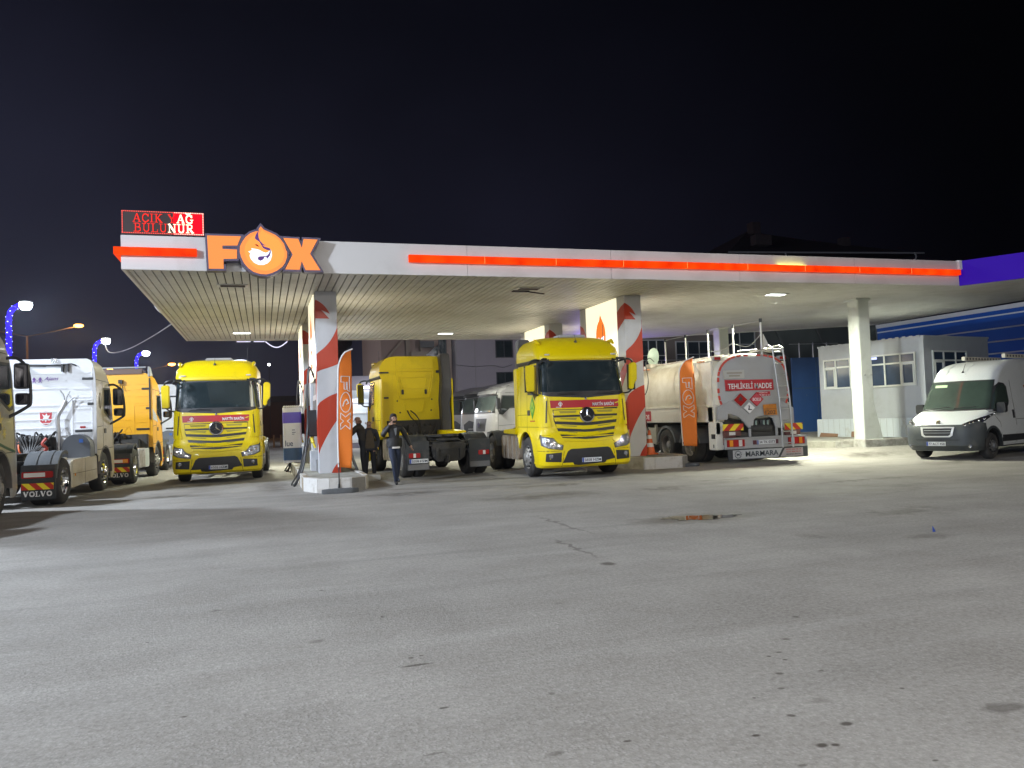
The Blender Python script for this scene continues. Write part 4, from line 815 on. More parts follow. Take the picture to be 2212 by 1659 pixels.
# round flame emblem
fl=[(680,185),(740,255),(880,315),(1000,370),(1100,450),(1180,560),(1215,680),(1245,740),(1240,850),(1190,980),(1130,1060),(1020,1140),(900,1195),(780,1225),(640,1215),(500,1170),(390,1090),(300,980),(240,850),(215,740),(225,620),(270,530),(350,420),(450,340),(560,298),(625,290),(645,230)]
fl=[k1(*p) for p in fl]
fb=MB().prism(outset(fl,.05),-.03,.26).build('emblem_box',FR,SG,bev=.006)
MB().prism(fl,-.045,-.02).build('emblem_face',OGL,fb,smooth=False)
cx,cy=k1(740,740); ins=[(cx+(p[0]-cx)*.84+.02,cy+(p[1]-cy)*.86+.01) for p in fl]; MB().prism(ins,-.049,-.044).build('emblem_inner',OGI,fb,smooth=False)
def sm(P,m_,y0,y1,nm): MB().prism([k1(*p) for p in P],y0,y1).build(nm,m_,fb,smooth=False)
sm([(395,740),(480,705),(465,665),(560,680),(640,700),(720,745),(780,762),(830,740),(868,705),(885,690),(905,740),(910,820),(880,920),(810,990),(720,1025),(620,1025),(520,980),(450,900),(425,830),(440,770)],WGL,-.054,-.048,'emblem_white')
sm([(640,262),(622,330),(628,430),(660,510),(730,580),(790,600),(740,602),(700,590),(750,630),(860,660),(885,700),(885,760),(860,830),(800,898),(785,850),(750,850),(720,905),(660,938),(610,915),(598,870),(640,842),(740,835),(810,820),(850,770),(868,710),(800,700),(720,660),(680,590),(640,520),(560,470),(548,440),(570,370),(612,310)],VGL,-.059,-.053,'emblem_stroke')
sm([(540,585),(590,580),(640,628),(600,625)],RGL,-.056,-.048,'emblem_eye')
# ------------------------------------------------------------------ LED message board
LB=thing('led_message_board',(-1.97,18.37,5.77),0,'red scrolling LED board with two lines of serif letters on the canopy roof corner','sign')
MB().box(-.83,.83,-.04,.06,.02,.54).build('board_case',mat('led_case',(.03,.015,.015),.5),LB,bev=.008)
mb=MB(); mb.box(.20,.815,-.046,-.041,.035,.525); mb.build('lit_red_zone',emat('led_red_field',(1,.0,.016),1.15),LB)
m1=MB();m2=MB()
LR=emat('led_red_letters',(1,.03,.02),1.3); LW=emat('led_white_letters',(1,.72,.50),2.6)
def word(s,x0,w,z0,h,split):
    tot=sum(SER[c][0] for c in s)+.12*(len(s)-1); x=x0
    for c in s:
        cw=SER[c][0]*w/tot; (serif(m2 if x+cw*.4>split else m1,c,x,cw,z0,h,-.056,.006,bold=1.05 if x+cw*.4>split else .75)); x+=cw+.12*w/tot
word('ACIK YAG',-.60,1.20,.285,.185,.19); word('BULUNUR',-.58,1.19,.075,.185,.15)
m1.prism([(-.36,.285),(-.33,.285),(-.35,.245),(-.38,.235)],-.056,-.05); m2.tube([(.44,-.053,.515),(.475,-.053,.49),(.53,-.053,.49),(.565,-.053,.515)],.012,5)
m1.build('red_letters',LR,LB); m2.build('bright_letters',LW,LB)
mb=MB(); mw=MB()
for i in range(46):
    x=-.805+i*1.61/45; t=mw if x>.2 else mb; t.box(x-.011,x+.011,-.056,-.05,.505,.522); t.box(x-.011,x+.011,-.056,-.05,.038,.055)
for i in range(13):
    z=.06+i*.44/12; mb.box(-.812,-.795,-.056,-.05,z-.011,z+.011); mw.box(.795,.812,-.056,-.05,z-.011,z+.011)
mb.build('border_dots',emat('led_dots',(1,.10,.08),1.6),LB); mw.build('border_dots_bright',emat('led_dots_hot',(1,.5,.4),2.4),LB)
light('led_red_glow','AREA',(-1.5,18.25,6.05),(-1.5,16,6.0),6,(1,.03,.03),.5)
# ------------------------------------------------------------------ pillars with fuel pumps
PW=mat('pillar_white',(.56,.57,.60),.42,0,.05,1.2,dirt=(.40,.39,.38),ds=.9,dlo=.5,dhi=.9)
PO=mat('pillar_red_print',(.47,.035,.008),.40,0,.06,1.2,dirt=(.32,.04,.015),ds=.9,dlo=.5,dhi=.9)
LPN=mat('light_panel',(.7,.68,.6),.4,0,0,em=(1,.93,.66),es=.98)
def pillar(x0,y0,label,lit=True,mirror_=False,plain=False):
    T=thing('striped_pillar',(x0,y0,.30),0,label,'pillar','striped pillars holding the canopy'); H=SOF-.30-.002; w=.55; L_=3.4
    m=MB(); m.box(0,w,0,.50,0,H); m.box(0,w,L_-.50,L_,0,H); m.box(.02,w-.02,.5,L_-.5,2.62,H); m.build('pillar_casing',PW,T,bev=.01)
    m=MB(); m.box(.07,w-.07,.50,L_-.50,.0,2.62); m.box(0.0,w,.50,L_-.5,0,.30); m.build('pump_body',mat('pump_grey',(.20,.20,.21),.45,0,.2,4,dirt=(.3,.28,.25),ds=3),T,bev=.01)
    c=MB()
    def fs(P,yy=-.004):  # P in crop-4 px: face 262..418 wide, y 180..1495
        Q=[]
        for px,py in P:
            t=(py-180)/1315; xl=250+27*t; xr=410+17*t; Q.append((max(.001,min(w-.001,(px-xl)/(xr-xl)*w)),H-(py-183+(px-xl)*0.02)/1312*H))
        c.prism(Q,yy,yy+.006)
    def curve(p,q,b,n=10):
        p=Vector(p);q=Vector(q);b=Vector(b); return [tuple(p*(1-t)**2+b*2*t*(1-t)+q*t*t) for t in [i/n for i in range(n+1)]]
    fs([(250,245)]+curve((262,248),(360,345),(325,275))+[(298,318),(356,380),(250,380)])
    fs(curve((430,380),(250,640),(390,560))+[(250,768)]+curve((290,752),(440,698),(360,735)))
    fs([(250,1010)]+curve((283,985),(440,910),(350,930))+curve((440,1075),(250,1400),(350,1160)))
    fs(curve((440,1380),(362,1492),(380,1440))+[(440,1492)])
    # left and right casing sides carry the bands on
    for sx in(0,w):
        q=-.004 if sx==0 else w-.002
        c.prism([(.002,H-.25),(.25,H-.32),(.50,H-.45),(.50,H-1.0),(.25,H-.85),(.002,H-.72)] if sx==0 else [(.002,H-.75),(.5,H-.3),(.5,H-1.3),(.002,H-1.85)],q,q+.006,'x')
        c.prism([(.002,H-1.95),(.25,H-2.1),(.50,H-2.3),(.50,H-2.9),(.002,H-2.25)],q,q+.006,'x'); c.prism([(.002,1.75),(.5,1.3),(.5,.6),(.002,.80)],q,q+.006,'x')
        c.prism([(L_-.5,H-.9),(L_-.25,H-.6),(L_-.002,H-.5),(L_-.002,H-2.0),(L_-.5,H-2.2)],q,q+.006,'x')
    c.build('red_print',PO,T,smooth=False)
    if lit:
        for sx,e_ in((-.02,1),(w-.03,-1)):
            P_=MB().box(sx,sx+.05,.56,L_-.56,2.50,H-.01).build('light_panel',LPN,T,bev=.004)
            xx=sx-.004 if e_>0 else sx+.05
            yc=L_/2; zc=H-1.05; m=MB(); Q=[(yc+.36*math.cos(t),zc+.52*math.sin(t)) for t in [i*PI/12 for i in range(24)]]; Q=[(a,b+(.22*max(0,1-abs(a-yc+.02)/.10) if b>zc else 0)) for a,b in Q]
            m.prism(Q,xx,xx+.004,'x'); fo=m.build('flame_emblem',emat('panel_flame',(1,.22,.03),1.1),T)
            m=MB(); x2=xx-.003 if e_>0 else xx+.004; m.prism([(yc-.25,zc+.0),(yc-.1,zc-.02),(yc+.05,zc-.1),(yc+.16,zc),(yc+.15,zc-.25),(yc+.02,zc-.38),(yc-.14,zc-.36),(yc-.22,zc-.2)],x2,x2+.003,'x'); m.build('emblem_white',WGL,fo)
            for zz in(1.0,.25): 
                m=MB(); q=[(yc-.38,2.60+zz*.22),(yc+.38,2.60+zz*.22),(yc+.30,2.63+zz*.34),(yc-.30,2.63+zz*.34)]; m.prism(q,xx,xx+.004,'x'); m.build('panel_graphic',MATS['panel_flame'],T)
            l=light('panel_glow','AREA',(x0+(-.06 if e_>0 else w+.06),y0+L_/2,.3+3.6),(x0+(-3 if e_>0 else 3.5),y0+L_/2,4.4),52,(1,.95,.70),1.9,shape='RECTANGLE',sy=2.1); l.parent=T; l.matrix_parent_inverse=Matrix.Translation((-x0,-y0,-.3))
    # pump fronts, nozzle boots, hoses on both sides
    for e_ in(-1,1):
        xs=.07 if e_<0 else w-.07
        m=MB(); m.box(*sorted((xs,xs+e_*.03)),.75,L_-.75,1.35,2.1); pf=m.build('pump_display',mat('pump_panel',(.45,.45,.46),.35,0,.1,5),T,bev=.006)
        m=MB(); m.box(*sorted((xs+e_*.03,xs+e_*.036)),.9,1.6,1.55,1.95); m.box(*sorted((xs+e_*.03,xs+e_*.036)),1.9,2.5,1.55,1.95); m.build('display_screen',BLK,pf)
        for k,yy in enumerate((.62,1.02)):
            m=MB(); m.prism([(yy-.16,.96+.04*k),(yy+.14,.96+.04*k),(yy+.12,1.58),(yy+.06,1.66),(yy-.08,1.66),(yy-.13,1.58)],*sorted((xs+e_*.02,xs+e_*.30)),'x'); m.build('nozzle_cover',mat('nozzle_black',(.018,.018,.02),.75,0,.3,8,bump=.3),T,bev=.03)
            m=MB(); m.tube(smooth_path([(xs+e_*.18,yy,.98),(xs+e_*.20,yy-.02,.90),(xs+e_*.17,yy-.06,.78),(xs+e_*.12,yy-.08,.66)]),[.045]*6+[.05]*6+[.03]*7,8); m.build('nozzle',mat('nozzle_yellow',(.70,.60,.02),.4) if k==0 else MET,T)
            top=2.75+.1*k
            m=MB(); m.tube(smooth_path([(xs+e_*.04,yy+.1,2.4),(xs+e_*.20,yy+.05,top),(xs+e_*.28,yy,2.2),(xs+e_*.30,yy-.1,1.2),(xs+e_*(.46+.06*k),yy-.35,.15),(xs+e_*(.70+.05*k),yy-.55,-.26),(xs+e_*(.62),yy-.35,-.20),(xs+e_*.42,yy-.15,.4),(xs+e_*.24,yy,.92)],8),.022,7); m.build('pump_hose',BLK,T)
    m=MB(); m.box(-.13,.06,1.4,1.9,.0,.55); m.build('pump_plinth',PW,T,bev=.01)
    return T
pillar(1.35,21.0,'nearest striped pillar on the left island, flag in front of it')
pillar(1.35,27.8,'striped pillar on the left island standing behind the nearest one')
pillar(10.20,21.0,'big striped pillar between the yellow truck and the tanker')
pillar(10.35,27.8,'far striped pillar whose top shows above the middle yellow truck')
def plain_pillar(x,y,z0,label,w=.43,dp=.50,flare=True):
    T=thing('plain_pillar',(x,y,z0),0,label,'pillar','plain pillars at the right side of the canopy'); H=SOF-z0-.002
    PC=mat('pillar_cream',(.58,.60,.56),.5,0,.05,1.5,dirt=(.36,.36,.30),ds=1.6,dlo=.5,dhi=.85)
    m=MB(); fl_=.30 if flare else 0
    for z_a,z_b,ea,eb in((0,1.2,fl_,0),(1.2,H,0,0)):
        V=[(0,0,z_a),(w+ea,0,z_a),(w+ea,dp,z_a),(0,dp,z_a),(0,0,z_b),(w+eb,0,z_b),(w+eb,dp,z_b),(0,dp,z_b)]; m.add(V,[(0,1,5,4),(1,2,6,5),(2,3,7,6),(3,0,4,7)])
    m.build('pillar_casing',PC,T,bev=.008)
    m=MB()
    for yy in(.03,.44): m.box(-.012,0,yy,yy+.03,0,H)
    m.build('edge_strip',PC,T)
    m=MB(); m.box(-.10,w+.04,-.04,dp+.05,H-.07,H-.0); m.build('pillar_cap',PC,T,bev=.01)
    if flare: m=MB(); m.cyl((w*.85,-.002,2.1),(w*.85,-.03,2.1),.02); m.cyl((w*.3,-.002,2.1),(w*.3,-.02,2.1),.03); m.build('hook',MET,T)
    return T
sb=MB().box(18.35,20.1,20.72,21.9,.08,.43).build('concrete_slab',KRB,bev=.02); tag(sb,kind='structure')
plain_pillar(18.6,21.0,.432,'plain white pillar with flared foot beside the white van')
plain_pillar(18.6,29.2,.382,'plain pillar at the back behind the tanker',flare=False)
# ------------------------------------------------------------------ feather flags
FLG=mat('flag_orange',(.80,.20,.02),.7,0,.06,3,bump=.1,bs=5); FLW=mat('flag_white',(.75,.74,.72),.7,0,.05,3)
def flag(x,y,z,h,w,rz,label,lean=0,zbase=0):
    T=thing('feather_flag',(x,y,z),rz,label,'flag','orange feather flags'); T.rotation_euler=(0,lean,rz)
    n=34; z0=.52
    def xr(t): # right edge of cloth
        return w*(.80 if t<.1 else .92) if False else w*(.86+.10*math.sin(t*2.2))
    def xl(t): return 0 if t<.80 else w*.98*(1-math.sqrt(max(0,1-((t-.80)/.20)**2)))
    def wav(xx,t): return .035*math.sin(xx/w*3.2+t*5)+.02*math.sin(t*17+xx*9)*(xx/w)
    m=MB(); e=MB(); cols=8; V=[];F=[]
    for i in range(n+1):
        t=i/n; a=xl(t); b=max(a+.004,xr(t)); 
        for j in range(cols+1):
            xx=a+(b-a)*j/cols; V.append((xx,wav(xx,t),z0+(h-z0)*t+ (-.05*(xx/w) if t<.03 else 0)))
    F=[(i*(cols+1)+j,i*(cols+1)+j+1,(i+1)*(cols+1)+j+1,(i+1)*(cols+1)+j) for i in range(n) for j in range(cols)]
    m.add(V,F); o=m.build('flag_cloth',FLG,T); md=o.modifiers.new('s','SOLIDIFY'); md.thickness=.004
    pts=[(xl(i/n)-.008,wav(0,i/n),z0+(h-z0)*i/n) for i in range(n+1)]; MB().tube(pts,[.016]*(n+1),6).build('white_sleeve',FLW,T)
    MB().tube([(0,0,.02),(0,0,z0+.1)],.014,8).build('pole',BLK,T)
    m=MB(); m.cyl((0,0,-.0),(0,0,.14),.035,.02,12); m.build('pole_socket',BLK,T)
    # letters run down the cloth, tops to the right
    m=MB(); cx=w*.46; ww=w*.60
    def put(P,zc,hh,close=True,tk=.020):
        n_=len(P)
        for i in range(n_ if close else n_-1):
            a,b=P[i],P[(i+1)%n_]
            A=(cx+(a[1]-.5)*ww,zc-(a[0]-.5)*hh); B=(cx+(b[1]-.5)*ww,zc-(b[0]-.5)*hh)
            k=max(1,int((Vector(A)-Vector(B)).length/.06)+1)
            for s_ in range(k):
                p=(A[0]+(B[0]-A[0])*s_/k,A[1]+(B[1]-A[1])*s_/k); q=(A[0]+(B[0]-A[0])*(s_+1)/k,A[1]+(B[1]-A[1])*(s_+1)/k)
                f_=lambda p:Vector((p[0],wav(p[0],(p[1]-z0)/(h-z0))-.010,p[1])); m.tube([f_(p),f_(q)],tk*.5,4)
    zt=z0+(h-z0)*.70; u=(h-z0)
    put([(0,0),(0,1),(1,1),(.9,.72),(.38,.72),(.38,.60),(.85,.60),(.85,.34),(.38,.34),(.38,0)],zt,u*.13)
    put([(.5+.5*math.cos(t),.5+.55*math.sin(t)) for t in [i*PI/8 for i in range(16)]],zt-u*.155,u*.17)
    put([(0,1),(.35,1),(.5,.68),(.65,1),(1,1),(.75,.5),(1,0),(.65,0),(.5,.32),(.35,0),(0,0),(.25,.5)],zt-u*.315,u*.14)
    put([(.7,.2),(.45,.35),(.35,.6),(.55,.8),(.6,.55)],zt-u*.155,u*.17,False,.03)
    m.build('flag_lettering',FLW,T)
    return T
flag(1.62,18.52,.06,3.25,.36,R(16),'orange feather flag standing in front of the nearest striped pillar',R(1.0))
flag(11.48,20.15,.06,3.05,.50,R(-4),'orange feather flag standing in front of the tanker',R(-1))
m=MB(); random.seed(2)
def rock(x,y,w,d_,h,label):
    m=MB(); P=[(w*math.cos(t)*random.uniform(.8,1.1),d_*math.sin(t)*random.uniform(.8,1.1)) for t in [i*PI/7 for i in range(14)]]; m.prism(P,0,h,'z'); o=m.build('flag_foot',mat('dark_stone',(.10,.105,.11),.85,0,.35,6,bump=.6,bs=10),bev=.03); o.location=(x,y,0); tag(o,label,'flag foot','weighted feet of the feather flags')
rock(1.62,18.36,.40,.17,.10,'dark grey water bag weighing down the flag at the left island nose'); rock(11.52,20.0,.36,.30,.09,'dark weight on the ground under the flag by the tanker')
# traffic cone
T=thing('traffic_cone',(10.92,21.15,.325),0,'orange traffic cone with two white bands at the foot of the big striped pillar','cone')
OC=mat('cone_orange',(.72,.14,.03),.5,0,.1,4)
m=MB(); m.prism(rrect(-.19,.19,-.19,.19,.04),0,.04,'z'); m.lathe([(.15,.04),(.028,.72),(.0,.72)],(0,0,0),24,axis='z'); c=m.build('cone_body',OC,T)
m=MB()
for a,b in((.22,.34),(.46,.57)): m.lathe([(.15-.122*(a-.04)/.68+.003,a),(.15-.122*(b-.04)/.68+.003,b)],(0,0,0),24,axis='z')
m.build('reflective_band',TXW,c)
# AdBlue dispenser tank
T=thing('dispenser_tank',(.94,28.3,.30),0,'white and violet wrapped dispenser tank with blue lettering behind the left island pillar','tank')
m=MB(); m.prism(rrect(-.30,.30,-.30,.30,.08),0,1.88,'z'); m.build('tank_body',mat('wrap_white',(.74,.75,.80),.35,em=(.36,.37,.45),es=.25),T,bev=.03)  # emission added to brighten the wrap, the tank is no lamp
m=MB(); m.prism(rrect(-.305,.305,-.305,.305,.08),1.35,1.72,'z'); m.build('violet_band',mat('wrap_violet_glow',(.12,.09,.50),.35,0,.1,3,em=(.14,.10,.6),es=.15),T)  # band brightened by the same added emission
m=MB(); m.prism(rrect(-.304,.304,-.304,.304,.08),.08,.50,'z'); m.build('blue_band',mat('wrap_blue',(.08,.16,.38),.35,0,.2,5),T)
m=MB()
for i in range(9): m.tube([(-.28+.07*i,-.26,1.88),(-.25+.07*i,-.2,1.93),(-.22+.07*i,-.1,1.88)],.03,6)
m.build('crumpled_cover',mat('wrap_clear',(.60,.60,.60),.3,0,.1,9,bump=.4),T)
text('tank_lettering','lue',.25,.20,mat('letter_blue',(.06,.09,.22),.5),T,TM(-.12,-.307,.66),.003,.01)
m=MB()
for zz,ww in((1.10,.10),(1.02,.12),(.96,.08)): m.box(-.02,-.02+ww,-.307,-.301,zz,zz+.022)
m.build('small_print',MATS['letter_blue'],T)
# cable from pillar 3 to tanker manhole
# ------------------------------------------------------------------ fuel tanker
def tanker():
    T=thing('fuel_tanker',(13.55,19.7,0),0,'white fuel tanker truck seen from its rear, red hazard signs on the round tank end','tanker truck')
    def X(cx): return (cx-1239)*.00365
    def Z(cx,cy): return .12+(1438-(cy+.045*(cx-1239)))*.0031
    def sec(hw=1.26,zc=2.22,hh=.97,n=40,e_=2.9):
        P=[]
        for i in range(n):
            t=2*PI*i/n; c,s=math.cos(t),math.sin(t); P.append((hw*math.copysign(abs(c)**(2/e_),c),zc+hh*math.copysign(abs(s)**(2/e_),s)))
        return P
    m=MB(); V=[];F=[]; n=40
    ST=[(-.16,.02,.02),(-.155,.35,.35),(-.13,.65,.65),(-.08,.86,.86),(-.02,.95,.95),(.06,.985,.985),(.10,1,1),(1.2,1,1),(2.9,1,1),(4.6,1,1),(6.4,1,1),(6.5,.985,.985),(6.62,.9,.9),(6.7,.5,.5)]
    B=sec()
    for y,sx,sz in ST: V+=[(p[0]*sx,y,2.22+(p[1]-2.22)*sz) for p in B]
    for k in range(len(ST)-1): F+=[(k*n+i,k*n+(i+1)%n,(k+1)*n+(i+1)%n,(k+1)*n+i) for i in range(n)]
    F+=[tuple(range(n))]
    m.add(V,F); m.build('tank_shell',TKW,T,ang=.45)
    # end plate lying in the dished end, colour darkened for its shade
    m=MB(); V=[];F=[]
    for y,s in((-.162,.02),(-.158,.35),(-.133,.65),(-.085,.855),(-.035,.935)): V+=[(p[0]*s,y-.006,2.22+(p[1]-2.22)*s) for p in B]
    for k in range(4): F+=[(k*n+i,k*n+(i+1)%n,(k+1)*n+(i+1)%n,(k+1)*n+i) for i in range(n)]
    F+=[tuple(range(n))]; m.add(V,F); m.build('tank_end_plate',TKG,T,ang=.5)
    # bulging rim and side box with ledge
    m=MB(); 
    for y0,y1,s in((.10,.20,1.025),(2.3,2.36,1.012),(4.5,4.56,1.012)): 
        a=[(p[0]*s,2.22+(p[1]-2.22)*s) for p in B]; V=[(p[0],y,p[1]) for y in(y0,y1) for p in a]; m.add(V,[(i,(i+1)%n,n+(i+1)%n,n+i) for i in range(n)])
    m.build('tank_band',TKW,T)
    for s in(-1,1):
        m=MB(); m.prism([(.12,1.22),(6.5,1.22),(6.5,1.66),(.12,1.66)],*sorted((s*.9,s*1.27)),'x'); m.prism([(.05,1.66),(6.5,1.66),(6.5,1.72),(.05,1.72)],*sorted((s*.9,s*1.30)),'x'); m.build('side_box',TKW,T,bev=.012)
        # flared corner wing at the rear
        m=MB(); m.prism([(.10,2.95),(.95,2.95),(.78,2.6),(.60,2.0),(.42,1.66),(.10,1.66)],*sorted((s*1.20,s*1.275)),'x'); m.prism([(.02,1.70),(.42,1.70),(.34,.86),(.02,.86)],*sorted((s*1.10,s*1.27)),'x'); m.build('rear_wing',TKW,T,bev=.015)
        m=MB(); m.box(*sorted((s*1.0,s*1.26)),.02,.42,.42,1.215); sp=m.build('corner_locker',TKW,T,bev=.02)
        m=MB(); m.box(*sorted((s*1.258,s*1.268)),.06,.26,.74,.90); m.box(*sorted((s*1.258,s*1.268)),.20,.24,1.02,1.12); m.box(*sorted((s*1.258,s*1.268)),.14,.18,.48,.58); m.build('locker_latch',BLK,sp)
        for y_ in(1.55,3.0):
            wheel(T,s*1.24,y_,s,Rr=.50,dual=True)
            x0,x1=sorted((s*.6,s*1.24)); mudguard(T,x0,x1,y_,.50,.62,.05*PI,.95*PI,m_=MUD,ribs=False)
        wheel(T,s*1.20,8.2,s,Rr=.50)
        m=MB(); m.box(*sorted((s*.7,s*1.2)),3.75,4.9,.55,1.05); m.box(*sorted((s*1.15,s*1.22)),3.7,6.3,.52,.60); m.box(*sorted((s*1.15,s*1.22)),3.7,6.3,.86,.94); m.box(*sorted((s*1.15,s*1.22)),3.68,3.78,.5,1.15); m.build('side_rail',mat('rail_tan',(.36,.34,.28),.6),T,bev=.008)
        m=MB(); m.prism(rrect(4.95,6.2,.5,1.1,.1),*sorted((s*.6,s*1.14)),'x'); m.build('fuel_tank',ALU,T,bev=.02)
    # reflective dashes round the end
    m=MB()
    for i in range(26):
        t=-.18*PI+(1.36*PI)*i/25; 
        def pt(tt): c,s=math.cos(tt),math.sin(tt); return Vector((1.26*.925*math.copysign(abs(c)**(2/2.9),c),2.22+.97*.925*math.copysign(abs(s)**(2/2.9),s)))
        L0=(pt(t+.01)-pt(t-.01)).length/.02; dt=.062/L0; p,q=pt(t-dt),pt(t+dt)
        MB().prism(line2(p,q,.055),-.075,-.045).build('reflective_mark',mat('mark_red',(.55,.05,.03),.4),T)
    yb=-.168
    m=MB(); m.prism([(X(968),Z(968,712)),(X(1400),Z(1400,695)),(X(1404),Z(1404,795)),(X(972),Z(972,812))],yb-.006,yb+.05); s_=m.build('hazard_banner',BAN,T)
    text('hazard_lettering','TEHL\u0130KEL\u0130 MADDE',1.46,.205,TXW,s_,TM((X(968)+X(1400))/2+.01,yb-.012,(Z(968,762)+Z(1400,745))/2,0,0),.003,.022)
    m=MB(); m.prism([(X(960),Z(960,625)),(X(1140),Z(1140,612)),(X(1140),Z(1140,690)),(X(960),Z(960,702))],yb-.004,yb+.05); q=m.build('faded_notice',mat('notice_grey',(.44,.43,.40),.6),T)
    m=MB()
    for k,(w_) in enumerate((.50,.36)): m.box(X(1050)-w_/2,X(1050)+w_/2,yb-.008,yb-.004,Z(1050,645+26*k)-.022,Z(1050,645+26*k)+.022)
    m.build('notice_print',mat('notice_print',(.30,.27,.22),.6),q)
    m=MB(); m.prism([(X(1240),Z(1240,820)),(X(1368),Z(1368,808)),(X(1370),Z(1370,850)),(X(1242),Z(1242,860))],yb-.004,yb+.05); q=m.build('small_red_sign',BAN,T); 
    text('small_sign_lettering','0.539 907 12 10',.42,.045,TXW,q,TM(X(1304),yb-.008,Z(1304,845)),.002,.01); text('small_sign_title','TA\u015eIMACILIK',.30,.035,TXW,q,TM(X(1304),yb-.008,Z(1304,824)),.002,.01)
    def diamond(cx,cy,r,m_,m2,nm):
        x,z=X(cx),Z(cx,cy); rx=r*.0036; rz=r*.0031; m=MB(); P=lambda k:[(x-rx*k,z),(x,z+rz*k),(x+rx*k,z),(x,z-rz*k)]; m.prism(P(1.08),yb-.012,yb+.04); a=m.build(nm,m2,T); m=MB(); m.prism(P(.96),yb-.016,yb-.010); m.build('placard_face',m_,a); return a,x,z
    a,x,z=diamond(1093,892,64,RED,MET,'flammable_placard'); m=MB(); m.prism([(x-.05,z+.0),(x-.06,z+.06),(x-.02,z+.04),(x,z+.12),(x+.03,z+.05),(x+.06,z+.07),(x+.05,z)],yb-.02,yb-.015); m.box(x-.07,x+.07,yb-.02,yb-.015,z-.03,z-.015); m.build('flame_symbol',TXB,a)
    a,x,z=diamond(1170,965,52,TXW,MET,'environment_placard'); m=MB(); m.prism([(x-.05,z-.06),(x-.02,z+.03),(x-.05,z+.08),(x-.01,z+.05),(x+.01,z+.09),(x+.01,z+.03),(x,z-.03),(x+.09,z-.05),(x+.08,z-.07)],yb-.02,yb-.015); m.build('dead_tree_symbol',TXB,a)
    a,x,z=diamond(1240,885,60,mat('placard_pinkred',(.50,.05,.07),.4),RED,'round_city_placard'); text('placard_lettering','BOLU',.27,.09,TXW,a,TM(x,yb-.02,z),.003,.02)
    m=MB(); m.prism([(X(1293),Z(1293,935)),(X(1415),Z(1415,925)),(X(1420),Z(1420,1028)),(X(1300),Z(1300,1030))],yb-.03,yb-.015); a=m.build('orange_number_board',mat('board_orange',(.50,.17,.01),.5,0,.3,5,dirt=(.2,.08,.02),ds=4,dlo=.5,dhi=.7),T)
    text('board_number','1202',.34,.11,TXB,a,TM(X(1357),yb-.036,Z(1357,1005)),.003,.005); m=MB(); m.box(X(1297),X(1417),yb-.034,yb-.029,Z(1357,975),Z(1357,972)); m.build('board_line',TXB,a)
    # lower white apron with two openings
    ap=[(893,960),(1000,905),(1480,890),(1590,960),(1590,1150),(1420,1150),(1395,1060),(1330,1035),(1250,1045),(1215,1075),(1205,1150),(1165,1150),(1130,1100),(1080,1050),(1010,1022),(985,1020),(978,1075),(893,1080)]
    m=MB(); m.prism([(X(p[0]),Z(*p)) for p in ap],-.13,-.06); m.build('rear_apron',TKG,T,bev=.008)
    m=MB(); m.box(-1.0,1.0,.15,.3,.75,1.4); m.box(-.7,.6,-.1,.3,.62,.90); m.cyl((-.2,-.05,1.0),(.5,-.05,1.0),.12)
    for k in range(5): m.cyl((-.05+.13*k,-.05,.85),(-.05+.13*k,-.05,1.25),.035)
    m.build('valve_bay',DRK,T,bev=.01)
    m=MB(); 
    for k in(0,2,3): m.cyl((.0+.13*k,-.10,.95),(.0+.13*k,-.10,1.22),.03)
    m.build('valve_handle',mat('valve_green',(.18,.24,.20),.5),T)
    m=MB(); m.box(-.90,-.85,-.12,-.06,1.55,1.80); m.box(-1.02,-.86,-.12,-.06,1.50,1.58); m.build('red_hook',RED,T)
    # chevrons, lamps frame, plate, skirt board
    for x0,x1,c0,c1 in((-1.14,-.47,1115,1170),(.92,1.54,1105,1160)):
        cxm=1239+(x0+x1)/2/.00365; z1=Z(cxm,c0); chevron(T,x0,x1,-.16,z1-.19,z1,'chevron_board',-1 if x0<0 else 1)
        m=MB(); m.box(x0+.05,x1-.05,-.12,-.04,z1-.34,z1-.20); m.box(x0+.1,x1-.1,-.10,.1,z1-.60,z1-.34); m.build('lamp_bracket',mat('bracket_maroon',(.12,.04,.035),.6),T,bev=.01)
        m=MB(); m.box(x0+.22,x0+.42,-.125,-.12,z1-.32,z1-.23); m.build('reversing_lens',WLN,T)
    z0,z1=.44,.76; m=MB(); m.box(-1.12,1.62,-.22,-.14,z1-.05,z1); m.box(-1.12,1.62,-.22,-.14,z0,z0+.05); m.box(-1.12,-1.07,-.22,-.14,z0,z1); m.box(1.57,1.62,-.22,-.14,z0,z1); m.box(-.30,-.24,-.2,-.14,z1,1.0); m.box(.60,.66,-.2,-.14,z1,1.0); m.box(-1.07,1.57,-.16,-.14,z0,z1); m.build('rear_bumper',TKG,T,bev=.008)
    for x0,x1,sg in((-1.05,-.47,1),(1.0,1.56,-1)):
        m=MB(); m.box(x0,x1,-.20,-.165,z0+.06,z1-.06); tl=m.build('tail_light',RED,T,bev=.008); W=x1-x0
        m=MB(); a=x0+.08 if sg>0 else x1-.20; m.box(a,a+.11,-.205,-.198,z0+.07,z1-.07); m.build('amber_lens',AMB,tl)
        m=MB(); a=x1-.20 if sg>0 else x0+.09; m.box(a,a+.11,-.205,-.198,z0+.07,z1-.07); m.build('white_lens',WLN,tl)
    plate(T,.24,-.20,.60,'34 TK 0373',.62,.12); m=MB(); m.box(-.18,-.08,-.2,-.165,.54,.66); m.build('plate_lamp',mat('lamp_maroon',(.10,.02,.03),.4),T); MB().box(.57,.65,-.2,-.165,.54,.66).build('plate_lamp',MATS['lamp_maroon'],T)
    m=MB(); m.box(-1.02,1.68,-.17,-.14,.12,.43); bd=m.build('mud_board',FLP,T,bev=.01)
